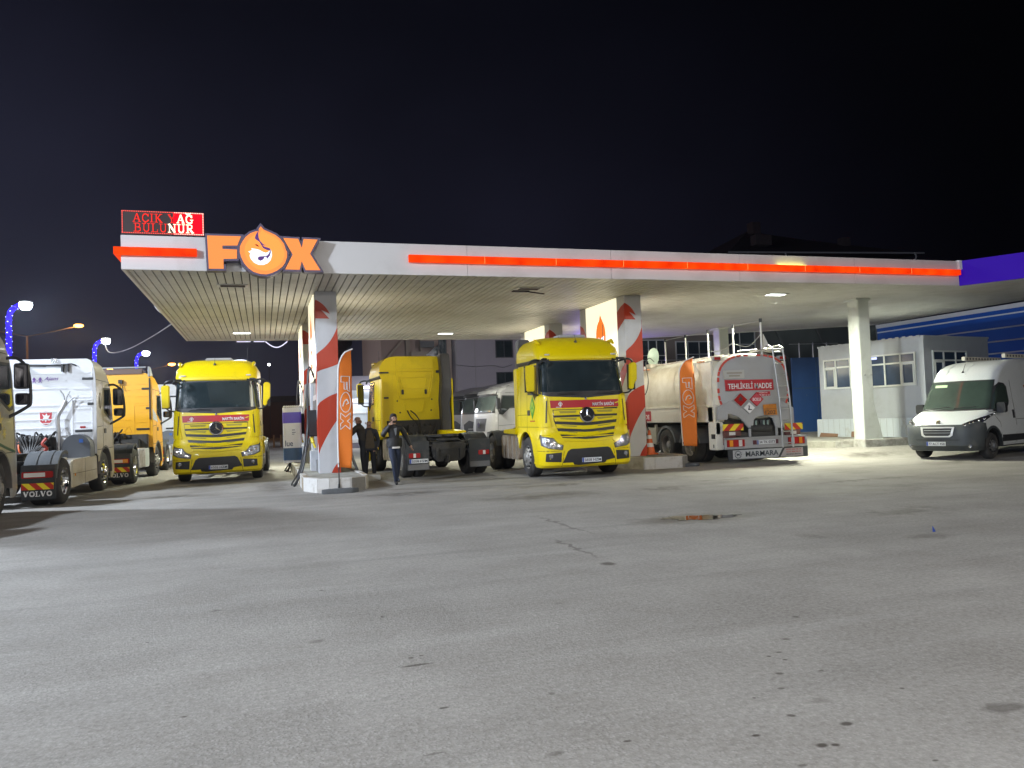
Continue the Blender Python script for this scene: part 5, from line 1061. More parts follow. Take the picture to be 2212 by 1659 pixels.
    m=MB(); m.prism([(-.86,.15),(-.86,.40),(.80,.40),(.64,.15)],-.176,-.169); m.build('white_panel',mat('board_white',(.42,.43,.43),.6,0,.1,3,dirt=(.28,.27,.25),ds=4),bd); m=MB(); m.prism([(.72,.15),(.88,.39),(1.50,.39),(1.50,.15)],-.176,-.169); m.build('dealer_panel',mat('board_pinkgrey',(.38,.33,.32),.6),bd)
    ml_=mat('mark_slate',(.05,.06,.07),.5); text('board_lettering','MARMARA',1.10,.15,ml_,bd,TM(.10,-.182,.28),.003,.02)
    m=MB(); 
    for k in range(14):
        t=2*PI*k/14; t2=t+2*PI/14; m.prism(line2((-.70+.095*math.cos(t),.275+.095*math.sin(t)),(-.70+.095*math.cos(t2),.275+.095*math.sin(t2)),.014),-.182,-.177); m.prism(line2((-.70+.10*math.cos(t),.275+.10*math.sin(t)),(-.70+.118*math.cos(t),.275+.118*math.sin(t)),.018),-.182,-.177)
    m.build('gear_mark',ml_,bd); text('gear_letter','M',.09,.08,ml_,bd,TM(-.70,-.182,.275),.003,.015)
    for k in range(3): text('dealer_lettering',('0532 443 74 14','0533 484 54 31','MARMARA MAKINA')[k],.50,.040,BAN if k<2 else ml_,bd,TM(1.17,-.182,.345-.068*k),.002,.005)
    # ladder
    m=MB()
    for x in(.60,.95): m.tube([(x,.25,3.38),(x,-.02,3.40),(x,-.20,3.32),(x+.06,-.34,1.8),(x+.10,-.34,.42)],.026,8)
    for k in range(9): z_=.55+.33*k; t_=(z_-.42)/2.9; m.cyl((.60+.10*(1-t_),-.34+.14*max(0,(z_-1.8)/1.5),z_),(.95+.10*(1-t_),-.34+.14*max(0,(z_-1.8)/1.5),z_),.016,n=8)
    m.build('rear_ladder',MET,T)
    m=MB(); m.box(.30,1.15,.0,.5,3.24,3.27); m.tube([(.35,-.02,3.30),(1.1,-.02,3.30)],.02,6); m.tube([(-.3,.2,3.26),(.35,.2,3.3)],.02,6); m.build('roof_step',ALU,T)
    for s in(-1,1): m=MB(); m.box(*sorted((s*.98,s*1.22)),.02,.16,2.98,3.10); mm=m.build('marker_box',GRY,T,bev=.01); m=MB(); m.box(*sorted((s*1.0,s*1.2)),.01,.02,3.0,3.08); m.build('marker_lens',RED,mm)
    # folding hand-rail posts and rail line
    m=MB()
    for k in range(5): y=-.15+1.44*k; MB().cyl((.42,y+.2,3.12),(.42,y+.2,4.12),.028,n=8).build('rail_post',mat('post_white',(.66,.66,.62),.4,.2),T)
    m=MB()
    for k in range(5): y=-.15+1.44*k; m.cyl((.42,y+.2,4.09),(.42,y+.2,4.20),.045,n=8)
    m.build('post_cap',BLK,T); m=MB(); m.tube([(.42,.05,4.15),(.42,5.81,4.15)],.010,5)
    for k in range(2): m.tube(smooth_path([(.42,.05+1.44*k,3.75-.1*k),(.42,.7+1.44*k,3.45),(.42,1.49+1.44*k,3.60-.1*k)]),.012,5)
    m.build('rail_line',MET,T)
    m=MB(); m.prism([(.50,3.25),(.78,3.25),(.52,3.75)],.08,.10); m.build('folded_plate',WLN,T)
    m=MB(); M4=TM(-.55,4.9,3.48,R(25),0,R(8)); m.lathe([(.0,-.06),(.18,-.045),(.30,.0),(.32,.02),(.30,.03),(0,.02)],(0,0,0),28,axis='y'); o=m.build('manhole_lid',mat('lid_mint',(.52,.62,.52),.45,0,.06,3,bump=.1),T); o.matrix_local=M4
    m=MB(); m.cyl((-.55,4.9,3.1),(-.55,4.9,3.22),.30,n=20); m.box(-.62,.62,.4,6.2,3.14,3.19); m.build('roof_walkway',ALU,T)
    # side signs
    m=MB(); m.box(-1.282,-1.268,3.90,6.1,1.27,1.60); q=m.build('side_hazard_banner',BAN,T); text('side_hazard_lettering','TEHL\u0130KEL\u0130 MADDE',2.0,.20,TXW,q,TM(-1.285,5.0,1.435,-PI/2),.003,.022)
    for yy,m_,m2,nm in((1.07,RED,RED,'side_flammable_placard'),(1.50,mat('placard_cream',(.45,.42,.30),.5),mat('placard_olive',(.20,.17,.08),.5),'side_environment_placard')):
        m=MB(); m.prism([(yy-.17,1.49),(yy,1.71),(yy+.17,1.49),(yy,1.27)],-1.315,-1.30,'x'); a=m.build(nm,m2,T); m=MB(); m.prism([(yy-.15,1.49),(yy,1.68),(yy+.15,1.49),(yy,1.30)],-1.318,-1.313,'x'); m.build('placard_face',m_,a)
        m=MB(); m.prism([(yy-.04,1.44),(yy-.05,1.50),(yy,1.58),(yy+.02,1.50),(yy+.05,1.52),(yy+.04,1.44)],-1.322,-1.316,'x'); m.build('placard_symbol',TXB,a)
    m=MB()
    for y_ in(.9,4.4): m.box(-1.10,-.98,y_,y_+.25,3.0,3.03); 
    m.build('side_reflector',mat('reflect_orange',(.50,.18,.07),.5),T)
    m=MB(); 
    for s in(-1,1): m.box(s*.43-.05,s*.43+.05,.1,9.6,.72,1.02)
    m.cyl((-.95,1.55,.5),(.95,1.55,.5),.1); m.cyl((-.95,3.0,.5),(.95,3.0,.5),.1); m.box(-.6,.6,.3,6.4,1.0,1.22); m.build('chassis_frame',DRK,T)
    # cab ahead of the tank, facing away
    cs=Shell([(.35,1.2,.1,.3,.08),(.9,1.24,0,.34,.1),(1.8,1.22,.08,.3,.1),(2.6,1.18,.3,.28,.1),(2.85,1.0,.6,.3,.08),(2.95,.8,.9,.3,.05)],1.9)
    c=cs.body(MB(),[.35,.6,.9,1.2,1.5,1.8,2.2,2.6,2.75,2.85,2.92,2.95],arch(1.35,.5,.6)).build('cab',WHT,T); c.location=(0,9.5,0); c.rotation_euler=(0,0,PI)
    m=MB(); cs.patch(m,[(-1.1,1.75),(1.1,1.75),(1.05,2.55),(-1.05,2.55)],.008,.012); m.build('windscreen',GLS,c)
    for s in(-1,1): m=MB(); cs.patch(m,[(.5,1.75),(1.3,1.8),(1.3,2.5),(.7,2.5)],.008,.012,side=s); m.build('side_window',GLS,c)
    return T
tanker()
hs=hose(None,smooth_path([(10.76,21.3,2.05),(11.05,21.5,2.15),(11.35,21.9,2.55),(11.6,22.5,3.1),(12.1,23.2,3.34),(12.9,24.4,3.30)],8),.016,BLK,'cable'); tag(hs,'black cable looping from the big striped pillar up to the tanker roof','cable')
# ------------------------------------------------------------------ white panel van
def van():
    T=thing('panel_van',(17.28,16.85,0),R(-72),'white panel van with black bumper parked at the right picture edge','van')
    sh=Shell([(.24,.88,.16,.35,.06),(.40,.97,.01,.45,.12),(.75,1.0,.02,.45,.14),(.92,.995,.07,.42,.15),(1.02,.985,.16,.40,.15),(1.12,.98,.34,.36,.15),(1.22,.97,.62,.32,.15),(1.32,.95,.92,.28,.15),(1.6,.925,1.12,.25,.15),(2.05,.87,1.42,.22,.13),(2.16,.865,1.50,.24,.13),(2.34,.86,1.64,.28,.12),(2.50,.85,1.86,.32,.12),(2.60,.83,2.15,.34,.10),(2.67,.79,2.5,.34,.07),(2.71,.72,2.9,.3,.05),(2.73,.62,3.3,.25,.03)],5.6)
    def zm(x,y):
        if abs(x)<.62: return 0
        for yc in(.98,4.45):
            if abs(y-yc)<.47: return .36+math.sqrt(.47**2-(y-yc)**2)*1.08
        return .32 if .98<y<4.45 else 0
    rows=[.24,.28,.33,.40,.5,.6,.75,.85,.92,.97,1.02,1.07,1.12,1.17,1.22,1.27,1.32,1.45,1.6,1.8,2.05,2.12,2.16,2.25,2.34,2.42,2.50,2.55,2.60,2.64,2.67,2.70,2.72,2.73]
    m=MB(); sh.body(m,rows,zm,n3=46); m.build('van_body',mat('van_white',(.66,.69,.70),.28,0,.02,2,coat=.5,dirt=(.45,.45,.42),ds=1.3,dlo=.55,dhi=1.),T,ang=.5)
    m=MB(); m.box(-.6,.6,.3,5.4,.26,.9); 
    for s in(-1,1):
        for yc in(.98,4.45): m.prism(arc(yc,.36,.475,-.1,PI+.1,14)+arc(yc,.36,.44,PI+.1,-.1,14),*sorted((s*.6,s*.955)),'x')
    m.build('wheel_housing',BLK,T)
    VB=mat('bumper_plastic',(.045,.052,.056),.5,0,.15,4,bump=.08,dirt=(.10,.10,.09),ds=2.5)
    m=MB(); sh.patch(m,[(-1.19,.26),(1.19,.26),(1.22,.60),(1.34,.80),(1.22,.97),(.95,1.0),(.74,.945),(.56,.93),(-.56,.93),(-.74,.945),(-.95,1.0),(-1.22,.97),(-1.34,.80),(-1.22,.60)],.022,.04,step=.08); m.build('front_bumper',VB,T)
    for s in(-1,1):
        m=MB(); m.prism(arc(.98,.36,.53,-.1,PI*.86,14)+arc(.98,.36,.46,PI*.86,-.1,14),*sorted((s*.93,s*1.015)),'x'); m.build('arch_flare',VB,T,bev=.01)
    m=MB(); 
    o_=[(-.44,.875),(.44,.875),(.40,.66),(.33,.615),(-.33,.615),(-.40,.66)]; i_=[(-.385,.845),(.385,.845),(.35,.685),(.30,.65),(-.30,.65),(-.35,.685)]
    for k in range(6): sh.patch(m,[o_[k],o_[(k+1)%6],i_[(k+1)%6],i_[k]],.045,.03)
    gf=m.build('grille_frame',mat('bright_trim',(.72,.72,.72),.3,.3,.04),T); m=MB(); sh.patch(m,i_,.030,.01); m.build('grille_mesh',BLK,gf)
    m=MB(); sh.patch(m,line2((-.35,.79),(.35,.79),.014),.036,.008); sh.patch(m,line2((-.35,.73),(.35,.73),.014),.036,.008); m.build('grille_bar',GRY,gf)
    m=MB(); sh.patch(m,[(-.60,.555),(.60,.555),(.55,.53),(-.55,.53)],.026,.006); m.build('bumper_slot',BLK,T)
    plate(T,-.02,sh.P(0,.45).y-.035,.44,'77 ACT 458',.50,.11)
    q=sh.P(0,1.0); m=MB(); P=[(-.05,-.05),(-.06,.0),(-.03,.05),(.03,.06),(.06,.03),(.03,.01),(.06,-.02),(.03,-.06),(0,-.02),(-.02,-.06)]; m.prism([(a*1.1,b*1.1+q.z+.0) for a,b in P],q.y-.03,q.y-.005); m.build('bonnet_badge',CHR,T,bev=.006)
    for s in(-1,1):
        fl_=(lambda P:P) if s>0 else mirror
        hp=[(.55,.905),(.70,.90),(.95,.94),(1.12,1.0),(1.30,1.10),(1.46,1.22),(1.44,1.265),(1.20,1.21),(.95,1.12),(.75,1.03),(.60,.95)]
        m=MB(); sh.patch(m,fl_(hp),.006,.012,step=.06); h=m.build('headlight',mat('lamp_dark',(.03,.03,.032),.08,0,.3,9,coat=1),T)
        for k,(u_,z_) in enumerate(((.66,.925),(.78,.96),(.86,.985),(.97,1.03),(1.08,1.07),(1.26,1.15),(1.36,1.19))):
            p=sh.P(s*u_,z_); m=MB(); m.lathe([(.0,-.022),(.022,-.015),(.032,.0)],(p.x,p.y-.004,p.z),12,axis='y'); m.build('lamp_reflector',CHR,h)
        p=sh.P(s*.80,.38); m=MB(); m.lathe([(.05,0),(.045,-.02),(0,-.028)],(p.x,p.y-.02,p.z),14,axis='y'); m.build('fog_light',LMP,T)
    m=MB(); sh.patch(m,[(-.93,1.315),(0,1.29),(.93,1.315),(.865,2.12),(-.865,2.12)],.014,.022,step=.06); w=m.build('windscreen_surround',BLK,T)
    m=MB(); sh.patch(m,[(-.90,1.35),(0,1.33),(.90,1.35),(.84,2.09),(-.84,2.09)],.018,.006,step=.06); m.build('windscreen',GLV,w)
    m=MB(); sh.patch(m,[(-.66,2.02),(-.30,2.02),(-.30,1.95),(-.66,1.95)],.022,.003); m.build('windscreen_sticker',mat('sticker_green',(.45,.60,.35),.5),w)
    for x0 in(-.62,.05): m=MB(); a=sh.P(x0,1.36);b=sh.P(x0+.55,1.40); m.tube([a+Vector((0,-.03,.01)),b+Vector((0,-.03,.01))],.010,6); m.build('wiper',BLK,T)
    m=MB(); p=sh.P(0,2.36); m.tube([p,p+Vector((0,.02,.05))],[.035,.012],8); m.tube([p+Vector((0,.02,.04)),p+Vector((.02,.15,.26))],.006,5); m.build('antenna',BLK,T)
    for x_ in(-.45,.10): m=MB(); m.tube([sh.P(x_,z_)+Vector((0,0,-.004)) for z_ in(2.3,2.42,2.52,2.60)],.016,6); m.build('roof_rib',MATS['van_white'],T)
    for s in(-1,1):
        m=MB(); sh.patch(m,[(.98,1.26),(1.70,1.25),(1.92,1.32),(2.10,1.42),(2.16,1.52),(2.16,1.92),(2.04,2.02),(1.75,2.05),(1.55,1.96),(1.30,1.72)],.010,.016,side=s,step=.06); w=m.build('window_surround',BLK,T)
        m=MB(); sh.patch(m,[(1.12,1.32),(1.70,1.30),(1.90,1.37),(2.06,1.46),(2.10,1.55),(2.10,1.90),(2.0,1.98),(1.76,2.0),(1.58,1.91),(1.34,1.68)],.014,.006,side=s,step=.06); m.build('side_window',GLV,w)
        m=MB(); sh.patch(m,rrect(2.26,2.37,1.05,1.28,.03),.012,.014,side=s); m.build('door_handle',BLK,T)
        m=MB()
        for q in(((1.52,.45),(1.46,.95)),((1.46,.95),(1.10,1.22)),((2.42,.4),(2.42,2.1)),((3.9,.4),(3.9,2.2)),((2.45,1.02),(5.5,1.02))): sh.patch(m,line2(*q,.012),.003,.004,side=s,step=.3)
        m.build('door_seam',MATS['dark_seam'],T)
        m=MB(); sh.patch(m,[(1.56,.44),(3.95,.44),(3.95,.60),(1.56,.62)],.02,.03,side=s); m.build('side_moulding',BLK,T)
        m=MB(); m.prism(rrect(min(s*.98,s*1.20),max(s*.98,s*1.20),1.22,1.50,.06),1.30,1.44); mm=m.build('door_mirror',BLK,T,bev=.03); m=MB(); m.prism(rrect(min(s*1.02,s*1.18),max(s*1.02,s*1.18),1.27,1.46,.04),1.441,1.446); m.build('mirror_glass',MATS['mirror_face'],mm)
        m=MB(); sh.patch(m,[(3.25,1.95),(3.8,2.02),(3.8,1.92),(3.3,1.88)],.004,.004,side=s); sh.patch(m,arc(3.45,1.62,.16,.3,5.6,10)+arc(3.45,1.62,.10,5.6,.3,10),.004,.004,side=s); m.build('orange_side_print',mat('print_orange',(.45,.10,.03),.5),T)
        wheel(T,s*.965,.98,s,Rr=.35,w=.22,rim=mat('steel_wheel',(.13,.13,.13),.5,.3,.3,8)); wheel(T,s*.965,4.45,s,Rr=.35,w=.22,rim=MATS['steel_wheel'])
        m=MB(); m.box(*sorted((s*.50,s*.60)),2.95,5.3,2.76,2.88)
        r_=m.build('roof_rack_rail',mat('rack_cream',(.55,.52,.44),.6),T,bev=.01)
        m=MB()
        for k in range(12): m.box(*sorted((s*.495,s*.605)),3.05+.19*k,3.12+.19*k,2.79,2.85)
        m.build('rack_hole',BLK,r_)
    m=MB(); sh.patch(m,line2((-.80,1.50),(.82,1.49),.006),.010,.003) 
    return T
van()
# ------------------------------------------------------------------ prefab kiosk on the platform
def kiosk():
    T=thing('prefab_kiosk',(21.4,21.2,.382),R(12),'grey prefabricated kiosk with white framed windows behind the plain pillar','kiosk'); H=3.46; L_=4.28; W_=3.82
    KW=mat('kiosk_wall',(.40,.42,.45),.5,0,.05,1.2,dirt=(.30,.31,.32),ds=1.2,dlo=.5,dhi=.9); KF=mat('window_frame_white',(.66,.68,.64),.4,0,.04,3); KP=mat('kiosk_plinth',(.55,.60,.64),.5,0,.05,2,dirt=(.36,.33,.27),ds=2,dlo=.55,dhi=.8)
    KG=mat('kiosk_glass',(.030,.050,.095),.12,0,.5,1.2,coat=.3,spec=.5)
    m=MB(); m.box(0,W_,0,L_,.02,H-.06); m.build('kiosk_wall',KW,T)
    m=MB(); m.box(-.03,W_+.03,-.03,L_+.03,H-.06,H); 
    random.seed(5)
    for i in range(16): m.box(-.06,-.03,.1+i*.26,.22+i*.26,H-.03,H+random.uniform(.0,.03))
    m.build('roof_edge',KW,T)
    m=MB()
    for y in(0.0,L_-.05): m.box(-.012,.0,y,y+.05,.67,H-.06)
    m.box(-.008,W_,-.012,0,H-.12,H-.06)
    m.build('corner_trim',KW,T)
    m=MB(); m.box(-.10,-.012,-.1,L_+.16,0,.67); m.box(-.1,W_,-.10,-.012,0,.67); p=m.build('plinth',KP,T,bev=.01)
    m=MB()
    for i in range(18): m.box(-.103,-.0995,.0+i*.245,.008+i*.245,.03,.66)
    m.build('plinth_groove',GRY,p); m=MB(); m.prism([(L_+.08,.0),(L_-.75,.0),(L_-.78,.12),(L_+.0,.16)],-.115,-.10,'x'); m.prism([(2.95,0),(2.70,0),(2.74,.22),(2.92,.2)],-.115,-.10,'x'); m.build('bare_brick_patch',mat('bare_brick',(.26,.15,.09),.85,0,.3,8,bump=.4),p,bev=.01)
    def win(side,a0,a1,z0,z1,cols,tz,nm,extra=None):
        m=MB(); g=MB(); t=.055
        def b(u0,u1,w0,w1,d0=-.05,d1=.0,mb=m):
            if side=='L': mb.box(d0,d1,u0,u1,w0,w1)
            else: mb.box(u0,u1,d0,d1,w0,w1)
        b(a0,a1,z0,z0+t);b(a0,a1,z1-t,z1);b(a0,a0+t,z0+t,z1-t);b(a1-t,a1,z0+t,z1-t);b(a0+t,a1-t,tz,tz+t)
        for c in cols: b(c-t/2,c+t/2,z0+t,tz);b(c-t/2,c+t/2,tz+t,z1-t)
        if extra: 
            e0,e1=extra; b(e0,e0+.045,z0+t+.001,tz-.001,-.065,-.003); b(e1-.045,e1,z0+t+.001,tz-.001,-.065,-.003); b(e0+.045,e1-.045,z0+t+.001,z0+t+.045,-.065,-.003); b(e0+.045,e1-.045,tz-.045,tz-.001,-.065,-.003)
        f_=m.build('window',KF,T,bev=.004); b(a0+t,a1-t,z0+t,z1-t,-.02,-.012,g); g.build('pane',KG,f_)
        g=MB(); b(a0+.12,a1-.12,z0+.45,z0+.52,-.0115,-.0105,g); g.build('curtain_band',mat('curtain',(.10,.12,.18),.8,0,.4,3),f_)
    win('L',2.30,4.07,1.80,2.93,[3.52,2.9],2.58,'a',(3.56,4.01))
    win('L',.30,2.14,1.78,2.93,[.86,1.48],2.56,'b',(.36,.83))
    win('R',.43,2.42,1.75,2.95,[1.05,1.75],2.58,'c',(.50,1.02))
    MB().box(-.055,-.021,1.78,1.98,2.78,2.86).build('inner_lamp',emat('blue_tube',(.55,.60,1),2.0),T)
    return T
kiosk()
# blue clad hall behind the kiosk, white joints
T=thing('blue_clad_hall',(32.1,34.9,0),R(-88.0),'blue clad hall wall with thin white horizontal bands at the right behind the kiosk','building')
BLU=mat('blue_cladding',(.002,.045,.20),.5,0,.18,.8,em=(.0,.010,.07),es=.6,spec=.25); BWT=mat('cladding_white',(.50,.50,.50),.5,0,.08,1)  # emission in the cladding stands in for light falling on it
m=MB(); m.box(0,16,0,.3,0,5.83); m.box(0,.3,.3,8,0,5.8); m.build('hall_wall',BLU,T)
m=MB(); m.box(-.03,16,-.05,.0,5.66,5.86); 
for z_ in(5.44,4.84,4.24,3.69,3.1): m.box(-.0,16,-.03,.0,z_-.035,z_+.03)
m.build('white_band',BWT,T)
# blue sheet gate left of the kiosk
T=thing('blue_metal_gate',(24.9,30.9,.2),R(-8),'scratched blue metal gate panel between the tanker and the kiosk','gate')
m=MB(); m.box(-1.35,1.1,0,.06,0,3.66); m.build('gate_panel',mat('gate_blue',(.012,.06,.22),.55,0,.25,1.5,dirt=(.18,.19,.17),ds=2.2,dlo=.62,dhi=.72),T)
m=MB(); m.box(-1.35,1.1,-.02,.0,2.2,2.25); m.box(-.12,-.09,-.015,0,0,3.66); m.build('gate_rail',mat('gate_rail_blue',(.03,.07,.16),.6),T)
m=MB()
for x in(-.9,-.2,.5): m.cyl((x,.03,3.66),(x,.03,4.35),.025,n=6)
m.cyl((-1.4,.03,4.3),(1.1,.03,4.3),.02,n=6); m.build('gate_railing',MET,T)
# dark workshop behind with gridded window
T=thing('dark_workshop',(20.2,40,0),0,'dark brownish workshop with a white gridded window band seen over the tanker','building')
DB=mat('workshop_wall',(.16,.13,.11),.8,0,.2,1); m=MB(); m.box(-.9,8.2,0,9,0,8.5); m.build('wall',DB,T)
FRM=mat('pale_window_frame',(.38,.37,.36),.6)
def gridwin(par,x0,x1,z0,z1,nx_,nz_,y=-.06,fm=FRM,gl=GLS,t=.06):
    m=MB(); m.box(x0-t,x1+t,y,0,z0-t,z0);m.box(x0-t,x1+t,y,0,z1,z1+t);m.box(x0-t,x0,y,0,z0,z1);m.box(x1,x1+t,y,0,z0,z1)
    for i in range(1,nx_): x=x0+(x1-x0)*i/nx_; m.box(x-t*.4,x+t*.4,y+.01,0,z0,z1)
    for i in range(1,nz_): z=z0+(z1-z0)*i/nz_; m.box(x0,x1,y+.012,0,z-t*.4,z+t*.4)
    f_=m.build('window',fm,par); MB().box(x0,x1,-.02,-.005,z0,z1).build('pane',gl,f_)
gridwin(T,-.4,1.65,3.9,5.6,4,2); gridwin(T,2.4,4.6,4.1,5.5,3,2); gridwin(T,5.6,7.6,4.6,6.1,2,2)
m=MB(); m.box(-2,8.2,-1.2,0,3.35,3.5)
for i in range(9): m.cyl((-1.5+i*1.15,-1.15,3.5),(-1.5+i*1.15,-1.15,4.4),.025,n=6)
m.cyl((-1.9,-1.15,4.4),(8,-1.15,4.4),.025,n=6); m.build('balcony_rail',FRM,T)
T=thing('dark_shed',(28.6,41,0),0,'dark shed with slanted roof struts between the workshop and the blue hall','building')
m=MB(); m.box(-.1,9,0,6,0,7.2); m.build('wall',mat('shed_wall',(.05,.055,.05),.8,0,.3,1),T); m=MB(); m.tube([(1.2,-.3,6.4),(2.6,-.3,3.4)],.09,6); m.tube([(4.2,-.3,6.4),(5.6,-.3,3.6)],.08,6); m.build('strut',DRK,T)
# apartment blocks
def block(x,y,w,d_,h,col,label,wins,extra=None,hip=False):
    T=thing('apartment_building',(x,y,0),0,label,'building'); MB().box(0,w,0,d_,0,h).build('wall',mat('wall_'+extra,tuple(min(.5,c*1.5) for c in col),.85,0,.10,.6,bump=.1,bs=3),T)
    for x0,x1,z0,z1 in wins: gridwin(T,x0,x1,z0,z1,2,1,fm=mat('dark_window_frame',(.03,.03,.035),.5),t=.08)
    return T
T=block(14.45,60,9.5,12,14,(.20,.18,.20),'grey plastered apartment block with dark sliding windows behind the middle trucks',[(3.35,4.65,6.40,7.65),(3.35,4.65,3.75,5.1),(3.35,4.65,9.2,10.5)],'grey')
m=MB(); m.box(1.55,1.60,-.05,0,0,14); m.box(0,.10,-.04,0,0,14); m.build('drain_pipe',mat('pipe_grey',(.26,.24,.25),.6),T); MB().tube(smooth_path([(0,-.1,5.8),(1.5,-.1,5.65),(3,-.1,5.7),(3.8,-.1,5.55),(4.6,-.1,5.75)]),.015,5).build('wall_cable',BLK,T)
m=MB(); m.box(5.2,6.0,-.5,-.05,6.35,7.25); m.build('air_conditioner',GRY,T,bev=.05)
T=block(8.8,61,5.6,12,13,(.20,.15,.13),'brownish apartment block with balcony openings left of the grey block',[(4.6,5.1,5.2,7.9)],'brown')
m=MB(); m.prism([(.1,6.2),(1.6,7.9),(1.7,7.75),(.3,6.2)],-.4,0); m.box(1.9,2.2,-.3,0,5.5,9); m.box(3.0,3.15,-.5,0,4,9); m.box(2.2,4.4,-.9,0,6.0,6.9); m.build('balcony',mat('balcony_plaster',(.30,.25,.20),.8,0,.15,1),T); MB().prism([(3.3,5.3),(3.3,6.6),(4.3,7.4),(4.3,5.3)],-.92,-.905).build('window',GLS,T)
m=MB(); m.box(2.9,4.0,-.93,-.9,7.2,7.7); m.build('opening',BLK,T)
# minaret-like pale tower far behind
T=thing('pale_tower',(4.9,85,0),0,'faint brown round tower in the dark behind the flag','tower'); m=MB(); m.lathe([(1.0,0),(.95,9.3),(1.5,9.9),(1.5,10.6),(.85,10.8),(.8,14),(0,17)],(2.8,0,0),20,axis='z'); m.build('tower_shaft',mat('tower_stone',(.10,.07,.06),.9,0,.15,1),T)
# tiled-roof house above the canopy
T=thing('hip_roof_house',(49.0,75,0),0,'dark house with hipped tile roof and chimneys above the right of the canopy','house')
HW=mat('house_wall',(.30,.30,.32),.8,0,.1,1); RT=mat('roof_tiles',(.13,.10,.10),.8,0,.3,2,bump=.6,bs=4)
m=MB(); m.box(3.5,24.5,1,16,0,18.6); m.build('wall',HW,T)
V=[(0,-.5,18.7),(27,-.5,19.4),(27,17,19.4),(0,17,18.7),(8.5,8,23.4),(17,8,22.6)]
m=MB(); m.add(V,[(0,1,5,4),(1,2,5),(2,3,4,5),(3,0,4),(0,3,2,1)]); rf=m.build('roof',RT,T,smooth=False)
m=MB(); m.box(7.9,9.0,6,7.2,22.6,24.1); m.build('chimney',RT,rf); m=MB(); m.box(19.3,20.4,4,5,20.6,22.1); m.build('chimney',RT,rf); m=MB(); m.box(2.6,4.6,-2,-1,19.4,20.5); m.build('chimney',RT,rf)
m=MB(); m.tube([(0,-.6,18.75),(27,-.6,19.4)],.10,6); m.tube(smooth_path([(7.3,-.6,19.0),(7.3,-.6,18.3),(6.6,.8,17.7),(6.6,.9,14)]),.09,6); m.tube(smooth_path([(25.6,-.6,19.4),(25.6,-.6,18.6),(24.6,.8,17.9),(24.6,.9,14)]),.09,6); m.build('gutter',mat('gutter_pale',(.75,.73,.72),.6),T); m=MB(); m.box(4,6.3,.9,.98,15,18.2); m.build('window',mat('window_glow_faint',(.2,.2,.2),.5,em=(.045,.045,.05),es=1),T)
# white service hall with tube lamp behind the yellow truck
T=thing('white_service_hall',(3.6,50,0),0,'white panelled service hall with a glowing tube lamp behind the flag','building')
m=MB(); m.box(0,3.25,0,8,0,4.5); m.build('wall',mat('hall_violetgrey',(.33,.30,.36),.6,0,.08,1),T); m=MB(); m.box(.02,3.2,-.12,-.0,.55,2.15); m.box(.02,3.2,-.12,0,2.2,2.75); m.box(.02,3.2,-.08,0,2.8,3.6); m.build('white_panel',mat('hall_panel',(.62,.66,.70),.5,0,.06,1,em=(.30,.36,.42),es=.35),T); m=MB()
for i in range(26): m.box(.05+i*.125,.06+i*.125,-.135,-.12,.56,2.14)
m.box(.0,3.22,-.16,-.0,2.14,2.2); m.box(.0,3.22,-.2,0,.33,.55); m.build('panel_rib',TXW,T)
for x0 in(.35,2.15): MB().box(x0,x0+1.15,-.35,-.25,3.70,3.82).build('tube_lamp',emat('tube_glow',(.95,.97,1),9),T)
light('fill_block_behind','SPOT',(16,44,6.5),(17,60,6),1500,(.95,.93,1),.3,R(110),.8)  # added unseen spot that brightens the apartment blocks
light('hall_tube_light','AREA',(5.2,49.2,3.7),(5.2,46,0),220,(.95,.97,1),2.5)
# distant dark street side at left: low buildings, small lights
T=thing('distant_low_building',(-9,105,0),0,'low brown building in the far dark street between the left yellow truck and the pillar','building'); m=MB(); m.box(0,30,0,8,0,4.6); m.build('wall',mat('far_wall',(.10,.06,.045),.9,0,.3,.3),T); m=MB(); m.box(6,30,-.5,0,4.6,5.3); m.build('roof',mat('far_roof',(.05,.045,.045),.9),T)
def sm_light(name,x,y,z,r,col,st,label,cat):
    T=thing(name,(x,y,z),0,label,cat); m=MB(); m.lathe([(0,-r),(r*.7,-r*.7),(r,0),(r*.7,r*.7),(0,r)],(0,0,0),12,axis='z'); m.build('lamp_glass',emat(name+'_glow',col,st),T); m=MB(); m.cyl((0,.05,-z),(0,.05,-r),.04,n=6); m.build('pole',DRK,T)
sm_light('wall_lamp',-1.1,60,1.95,.13,(1,.35,.08),6,'small orange lamp low in the dark street beside the left yellow truck','lamp'); sm_light('yard_lamp',.8,100,9.0,.16,(1,1,1),9,'tiny white lamp high in the dark sky right of the left yellow truck','lamp'); sm_light('tail_lamp',-1.0,58,.55,.09,(1,.05,.05),5,'small red tail lamp glowing low beside the left yellow truck','lamp')
T=thing('parked_vehicle_far',(-1.9,60,0),0,'dark truck parked far behind with pale board beside the left yellow truck','truck'); m=MB(); m.box(-1.2,.7,0,5,.5,2.9); m.build('body',mat('far_brown',(.10,.05,.035),.7,0,.3,1),T,bev=.1); m=MB(); m.box(.75,1.9,-.1,0,.95,1.7); m.build('yellow_board',mat('far_yellow',(.40,.26,.08),.7,0,.3,3),T); 
for xx in(-.9,.4): m=MB(); m.lathe([(.0,0),(.45,0),(.48,.1),(.45,.3),(0,.3)],(xx,.0,.48),16,axis='y'); m.build('wheel',RUB,T)
m=MB(); m.cyl((2.6,0,0),(2.6,0,.9),.07); m.cyl((3.1,0,0),(3.1,0,.9),.07); m.build('post',mat('far_post',(.3,.18,.08),.8),T)
